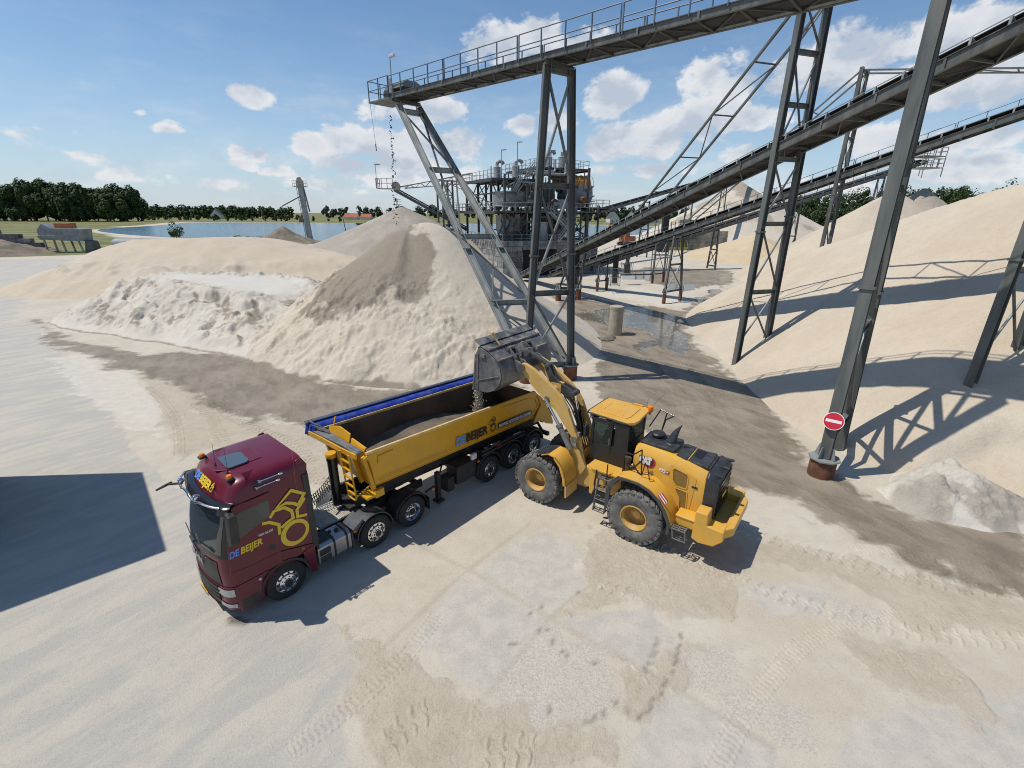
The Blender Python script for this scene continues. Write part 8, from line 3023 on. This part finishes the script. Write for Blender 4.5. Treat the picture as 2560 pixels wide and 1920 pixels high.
def crown(mb, c, rx, rz, n, r_, leaf=1.0, clumps=9):
    """many small leaf sprays gathered in uneven clumps"""
    cl = []
    for i in range(clumps):
        th, ph = r_.uniform(0, 6.28), r_.uniform(-1.1, 1.3)
        k = r_.uniform(0.45, 0.85)
        cl.append((Vector((c[0] + rx * k * math.cos(th) * math.cos(ph), c[1] + rx * k * math.sin(th) * math.cos(ph), c[2] + rz * k * math.sin(ph))), r_.uniform(0.28, 0.5)))
    for i in range(n):
        q, s_ = r_.choice(cl)
        d = Vector((r_.gauss(0, 1), r_.gauss(0, 1), r_.gauss(0, 1))).normalized()
        p = q + Vector((d.x * rx * s_, d.y * rx * s_, d.z * rz * s_)) * r_.uniform(0.72, 1.08)
        nrm = (d + Vector((r_.uniform(-.6, .6), r_.uniform(-.6, .6), r_.uniform(-.2, .8)))).normalized()
        a = nrm.orthogonal().normalized()
        b = nrm.cross(a)
        k = leaf * r_.uniform(0.5, 1.1)
        mb.add([p + a * k, p + b * k * 0.8, p - a * k * 0.9, p - b * k], [(0, 1, 2, 3)])


def tree(name, h, w, seed, m, leaf, n, loc, label, group=None, trunk=0.18):
    r_ = random.Random(seed)
    t = empty(name, loc, r_.uniform(0, 6), label, 'tree', group)
    g = MB()
    g.tube((0, 0, -0.2), (0.1, 0, h * 0.45), h * 0.018, 8, h * 0.011)
    for k in range(5):
        a = k * 1.26 + r_.uniform(-.3, .3)
        z = h * r_.uniform(0.22, 0.42)
        g.tube((0.05, 0, z), (w * 0.33 * math.cos(a), w * 0.33 * math.sin(a), z + h * 0.25), h * 0.008, 5, h * 0.003)
    g.build('trunk', M['bark'], t)
    g = MB()
    crown(g, (0, 0, h * (0.5 + trunk * 0.5)), w / 2, h * (0.5 - trunk * 0.5), n, r_, leaf, 12)
    g.build('crown', M[m], t, fix=False)
    return t


rw = random.Random(41)
proto = [tree('poplar_tree', 31, 20, 50 + k, 'leaf_dark', 1.2, 3200, (0, 0, 0), '', 'trees of the left wood', 0.0) for k in range(4)]
used_ = [False] * 4
spots = []
for i in range(19):
    spots.append((-486 + i * 7.4 + rw.uniform(-2, 2), 446 + rw.uniform(-6, 6), 1.0 if i < 15 else 0.86))
for i in range(18):
    spots.append((-500 + i * 8.2 + rw.uniform(-3, 3), 470 + rw.uniform(-6, 8), rw.uniform(0.95, 1.06)))
for i, (x_, y_, s_) in enumerate(spots):
    k = rw.randrange(4)
    if not used_[k]:
        o = proto[k]
        used_[k] = True
    else:
        o = copy_tree(proto[k])
    o.location = (x_, y_, 0)
    o.rotation_euler = (0, 0, rw.uniform(0, 6))
    s_ *= rw.uniform(0.93, 1.07)
    o.scale = (s_, s_, s_)
    o['label'] = 'tall dark tree in the dense wood at the far left'
    if i == 18:
        o['label'] = 'rightmost front tree of the left wood, standing a little apart'
        del o['group']
for k in range(4):
    if not used_[k]:
        for c in list(proto[k].children):
            bpy.data.objects.remove(c)
        bpy.data.objects.remove(proto[k])


def treeline(name, p, q, n, h, wob, seed, m, label, leaf=1.6, per=170, hill=0.0):
    r_ = random.Random(seed)
    g = MB()
    for i in range(n):
        f = (i + r_.uniform(-.4, .4)) / n
        x_ = p[0] + (q[0] - p[0]) * f + r_.uniform(-1, 1) * wob
        y_ = p[1] + (q[1] - p[1]) * f + r_.uniform(-1, 1) * wob
        hh = h * r_.uniform(0.7, 1.15)
        z0 = hill * math.sin(math.pi * min(1, max(0, f))) * r_.uniform(0.6, 1.0)
        crown(g, (x_, y_, z0 + hh * 0.52), hh * 0.42, hh * 0.5, per, r_, leaf, 6)
    o = g.build(name, M[m], fix=False)
    return tag(o, label, 'trees', kind='stuff')


treeline('far_wood', (-640, 780), (-330, 705), 230, 15, 26, 61, 'leaf_dark', 'dark wood beyond the lake, right of the tall left wood')
treeline('far_scrub', (-520, 560), (-180, 520), 60, 6, 22, 62, 'leaf_mid', 'low green scrub on the far bank of the lake', 1.1, 60)
treeline('far_hedge_line', (-330, 900), (1300, 1000), 230, 19, 30, 63, 'leaf_far', 'long thin line of trees along the horizon', 2.4, 110)
treeline('far_hedge_line', (40, 600), (200, 640), 34, 17, 14, 64, 'leaf_far', 'tree line behind the far white houses', 1.8, 120)
treeline('wooded_hill', (250, 420), (430, 400), 60, 16, 12, 65, 'leaf_mid', 'sunlit green trees at the foot of the wooded hill at right', 0.8, 420)
treeline('wooded_hill', (270, 520), (620, 500), 150, 20, 40, 66, 'leaf_dark', 'dark wooded hill behind the right sand piles', 1.1, 300, hill=18)
tree('lakeside_bush', 5.6, 5.2, 71, 'leaf_fresh', 0.28, 900, (-122, 178, 0), 'bright green bush on the near lake shore behind the beige mound', None, 0.0)
for k, (x_, y_, h_) in enumerate(((-96, 171, 1.9), (-91, 170, 1.6), (-87, 170, 1.8))):
    tree('shore_shrub', h_, 3.4, 80 + k, 'leaf_fresh', 0.2, 260, (x_, y_, 0), ['leftmost low shrub on the lake shore beside the dark heap', 'middle low shrub on the lake shore beside the dark heap', 'right low shrub touching the dark heap by the lake'][k], 'low shrubs by the dark heap', 0.0)

# elevator tower by the lake
ev = empty('elevator_tower', (-68.0, 163.2, 0), 0, 'tall thin grey elevator tower by the lake with a slanting boom', 'tower')
g = MB()
g.tube((0.6, 0, -0.3), (-0.4, 0, 17.8), 0.95, 16, 0.85)
for k in range(9):
    z = 1.5 + 1.9 * k
    g.tube((0.6 - z / 18, 0, z), (0.6 - (z + .15) / 18, 0, z + 0.15), 1.05, 16)
g.build('shaft', M['steel_light'], ev, smooth=40)
g = MB()
g.beam((1.5, 0.3, 9.5), (0.4, 0.3, 17.6), 0.35, 0.35)
g.beam((-0.9, 0.6, 0), (-1.9, 0.6, 17.0), 0.12, 0.12)
for k in range(16):
    g.beam((-0.9 - k / 16, 0.6, 1.0 * k), (-0.2 - k / 16, 0.6, 1.0 * k), 0.06, 0.06)
g.box(-2.1, -0.5, 6.2, -0.7, 0.8, 7.8)
g.build('ladder_cage', M['steel'], ev)
g = MB()
g.box(-2.2, -1.4, 17.0, 1.4, 1.4, 17.2)
prail(g, [(-2.2, -1.4, 17.2), (1.4, -1.4, 17.2), (1.4, 1.4, 17.2), (-2.2, 1.4, 17.2), (-2.2, -1.4, 17.2)], 1.6, 1.2)
g.build('top_platform', M['steel_light'], ev)
g = MB()
g.prism([(-1.3, 17.2), (0.6, 17.2), (0.4, 19.0), (-0.2, 19.9), (-0.9, 19.6), (-1.2, 18.6)], -0.7, 0.7, 'XZ')
g.build('head_housing', M['block_tan'], ev, bevel=0.05)
g = MB()
g.beam((-0.3, -0.9, 14.2), (-6.4, -1.4, 11.2), 0.34, 0.28)
g.tube((-6.4, -1.4, 11.2), (-6.5, -1.4, 9.5), 0.03, 5)
g.build('boom', M['steel'], ev)
pole = empty('pole', (-62.0, 184, 0), 0, 'single thin dark pole standing in the lake near the shore', 'pole')
g = MB()
g.tube((0, 0, -1), (-0.9, 0, 8.0), 0.16, 8, 0.12)
g.build('shaft', M['steel_dark'], pole)
for k, (x_, y_) in enumerate(((-118, 390), (-46, 375))):
    bo = empty('pontoon', (x_, y_, 0.05), 0.1, ['flat dark pontoon floating left of the elevator tower', 'flat dark pontoon floating right of the elevator tower'][k], 'pontoon')
    g = MB()
    g.prism([(-4.5, 0.0), (-5.5, 1.2), (5.5, 1.2), (4.8, 0.0)], -1.6, 1.6, 'XZ')
    g.box(1.5, -1, 1.2, 3.2, 1, 2.3)
    g.build('hull', M['steel_dark'], bo)

# screening machine and pipe on the left, stacked wall
sm = empty('screening_machine', (-105.5, 117.5, 0), 0.1, 'grey screening machine on legs at the left edge of the yard', 'machine')
for a in (-5.2, -1.2, 2.6):
    for b in (-1.4, 1.4):
        g = MB()
        g.beam((a, b, -0.1), (a * 0.95 - 0.4, b, 3.0), 0.3, 0.3)
        g.build('leg', M['block_tan'], sm)
g = MB()
g.prism([(-6.0, 3.0), (3.2, 2.6), (3.6, 5.4), (-3.0, 5.6), (-4.6, 6.6), (-6.0, 5.2)], -1.8, 1.8, 'XZ')
g.box(-6.2, -1.9, 3.3, -2.0, -1.8, 3.9)
g.build('screen_box', M['grey_paint'], sm, bevel=0.06)
g = MB()
g.box(-2.6, -1.0, 5.6, 1.0, 1.0, 6.7)
g.build('engine_cover', mat('faded_orange', (0.40, 0.12, 0.04), 0.6, 0, 0.2, 1), sm, bevel=0.1)
g = MB()
g.prism([(3.4, 2.8), (4.6, 2.6), (5.0, 0.8), (4.2, 0.2), (2.8, 0.2)], -1.2, 1.2, 'XZ')
g.build('chute', M['steel'], sm)
lt = empty('long_tank', (-97.0, 119.0, 0), 0.12, 'long pale pipe lying behind the beige sand mound', 'pipe')
g = MB()
g.lathe([(0, -0.4), (1.3, 0), (1.5, 0.6), (1.5, 27), (1.3, 27.6), (0, 28)], (0, 0, 1.7), 'X', 22)
g.build('shell', M['pale_tank'], lt, smooth=40)
g = MB()
for k in range(4):
    g.box(2 + 7.5 * k, -1.2, 0, 3 + 7.5 * k, 1.2, 0.6)
g.build('saddle', M['concrete'], lt)
gw = MB()
for k, L_ in enumerate((27, 26, 23.5, 21, 16, 13)):
    s_ = MB()
    block_wall(s_, (-142, 121), (-142 + L_, 120), 1, 2.4, 1.0, 1.2)
    gw.cur = k % 2
    gw.add([(v[0], v[1], v[2] + k * 1.0) for v in s_.v], s_.f)
tag(gw.build('block_stack', [M['block_dark'], M['block_black']]), 'stepped stack of dark concrete blocks at the far left edge', 'block wall')

# far houses and power pylons
M['tile_red'] = mat('red_tiles', (0.36, 0.11, 0.06), 0.8, 0, 0.15, 0.6)
M['render'] = mat('white_render', (0.62, 0.60, 0.56), 0.8, 0, 0.08, 0.6)
M['tile_dark'] = mat('dark_tiles', (0.07, 0.07, 0.08), 0.8, 0, 0.15, 0.6)


def house(loc, rz, w, d, h, rh, roof, label, wall='render'):
    t = empty('house', loc, rz, label, 'house')
    g = MB()
    g.prism([(-w / 2, 0), (w / 2, 0), (w / 2, h), (0, h + rh), (-w / 2, h)], -d / 2, d / 2, 'XZ')
    g.build('wall', M[wall], t)
    g = MB()
    for sg in (-1, 1):
        a = Vector((sg * (w / 2 + 0.4), 0, h - 0.3))
        b = Vector((0, 0, h + rh + 0.15))
        g.add([(a.x, -d / 2 - 0.4, a.z), (a.x, d / 2 + 0.4, a.z), (0, d / 2 + 0.4, b.z), (0, -d / 2 - 0.4, b.z), (a.x, -d / 2 - 0.4, a.z + .25), (a.x, d / 2 + 0.4, a.z + .25), (0, d / 2 + 0.4, b.z + .25), (0, -d / 2 - 0.4, b.z + .25)], [(0, 1, 2, 3), (7, 6, 5, 4), (0, 4, 5, 1), (1, 5, 6, 2), (2, 6, 7, 3), (3, 7, 4, 0)])
    g.build('roof', M[roof], t)
    g = MB()
    for k in (-1, 1):
        g.box(k * w * 0.25 - 0.6, -d / 2 - 0.06, 1.0, k * w * 0.25 + 0.6, -d / 2 + 0.02, 2.4)
    g.build('window', M['dark'], t)
    return t


house((-207, 640, 0), 1.5, 10, 17, 3, 4.5, 'tile_red', 'long low far building with a red roof, left of the gravel cone')
house((-188, 640, 0), 1.5, 10, 13, 3, 4, 'tile_red', 'shorter far building with a red roof nearest the gravel cone')
house((112, 560, 0), 0.2, 11, 12, 5, 6, 'tile_dark', 'far white house with dark roof, leftmost of three by the lake')
house((134, 566, 0), -0.3, 12, 12, 5.5, 7, 'tile_dark', 'far white gabled house, middle of three by the lake')
house((156, 560, 0), 0.15, 13, 12, 6, 8, 'tile_dark', 'far white gabled house, rightmost of three by the lake')
house((-380, 640, 0), 0.3, 12, 12, 5, 7, 'tile_dark', 'pale far house standing in front of the dark wood beyond the lake')
for k, (x_, y_) in enumerate(((-265, 1150), (-140, 1180), (-75, 1200))):
    pw = empty('power_pylon', (x_, y_, 0), 0, ['leftmost faint power pylon on the horizon', 'middle faint power pylon on the horizon', 'faint power pylon on the horizon just left of the gravel cone'][k], 'power pylon')
    g = MB()
    for sg in (-1, 1):
        g.beam((sg * 4, 0, 0), (sg * 0.7, 0, 38), 0.7, 0.7)
    for z in (26, 32, 37):
        g.beam((-11 + (z - 26) * 0.2, 0, z), (11 - (z - 26) * 0.2, 0, z), 0.7, 0.8)
    for z in range(0, 36, 6):
        w0, w1 = 4 - 3.3 * z / 38, 4 - 3.3 * (z + 6) / 38
        g.beam((-w0, 0, z), (w1, 0, z + 6), 0.4, 0.4)
    g.build('lattice', M['steel_light'], pw)
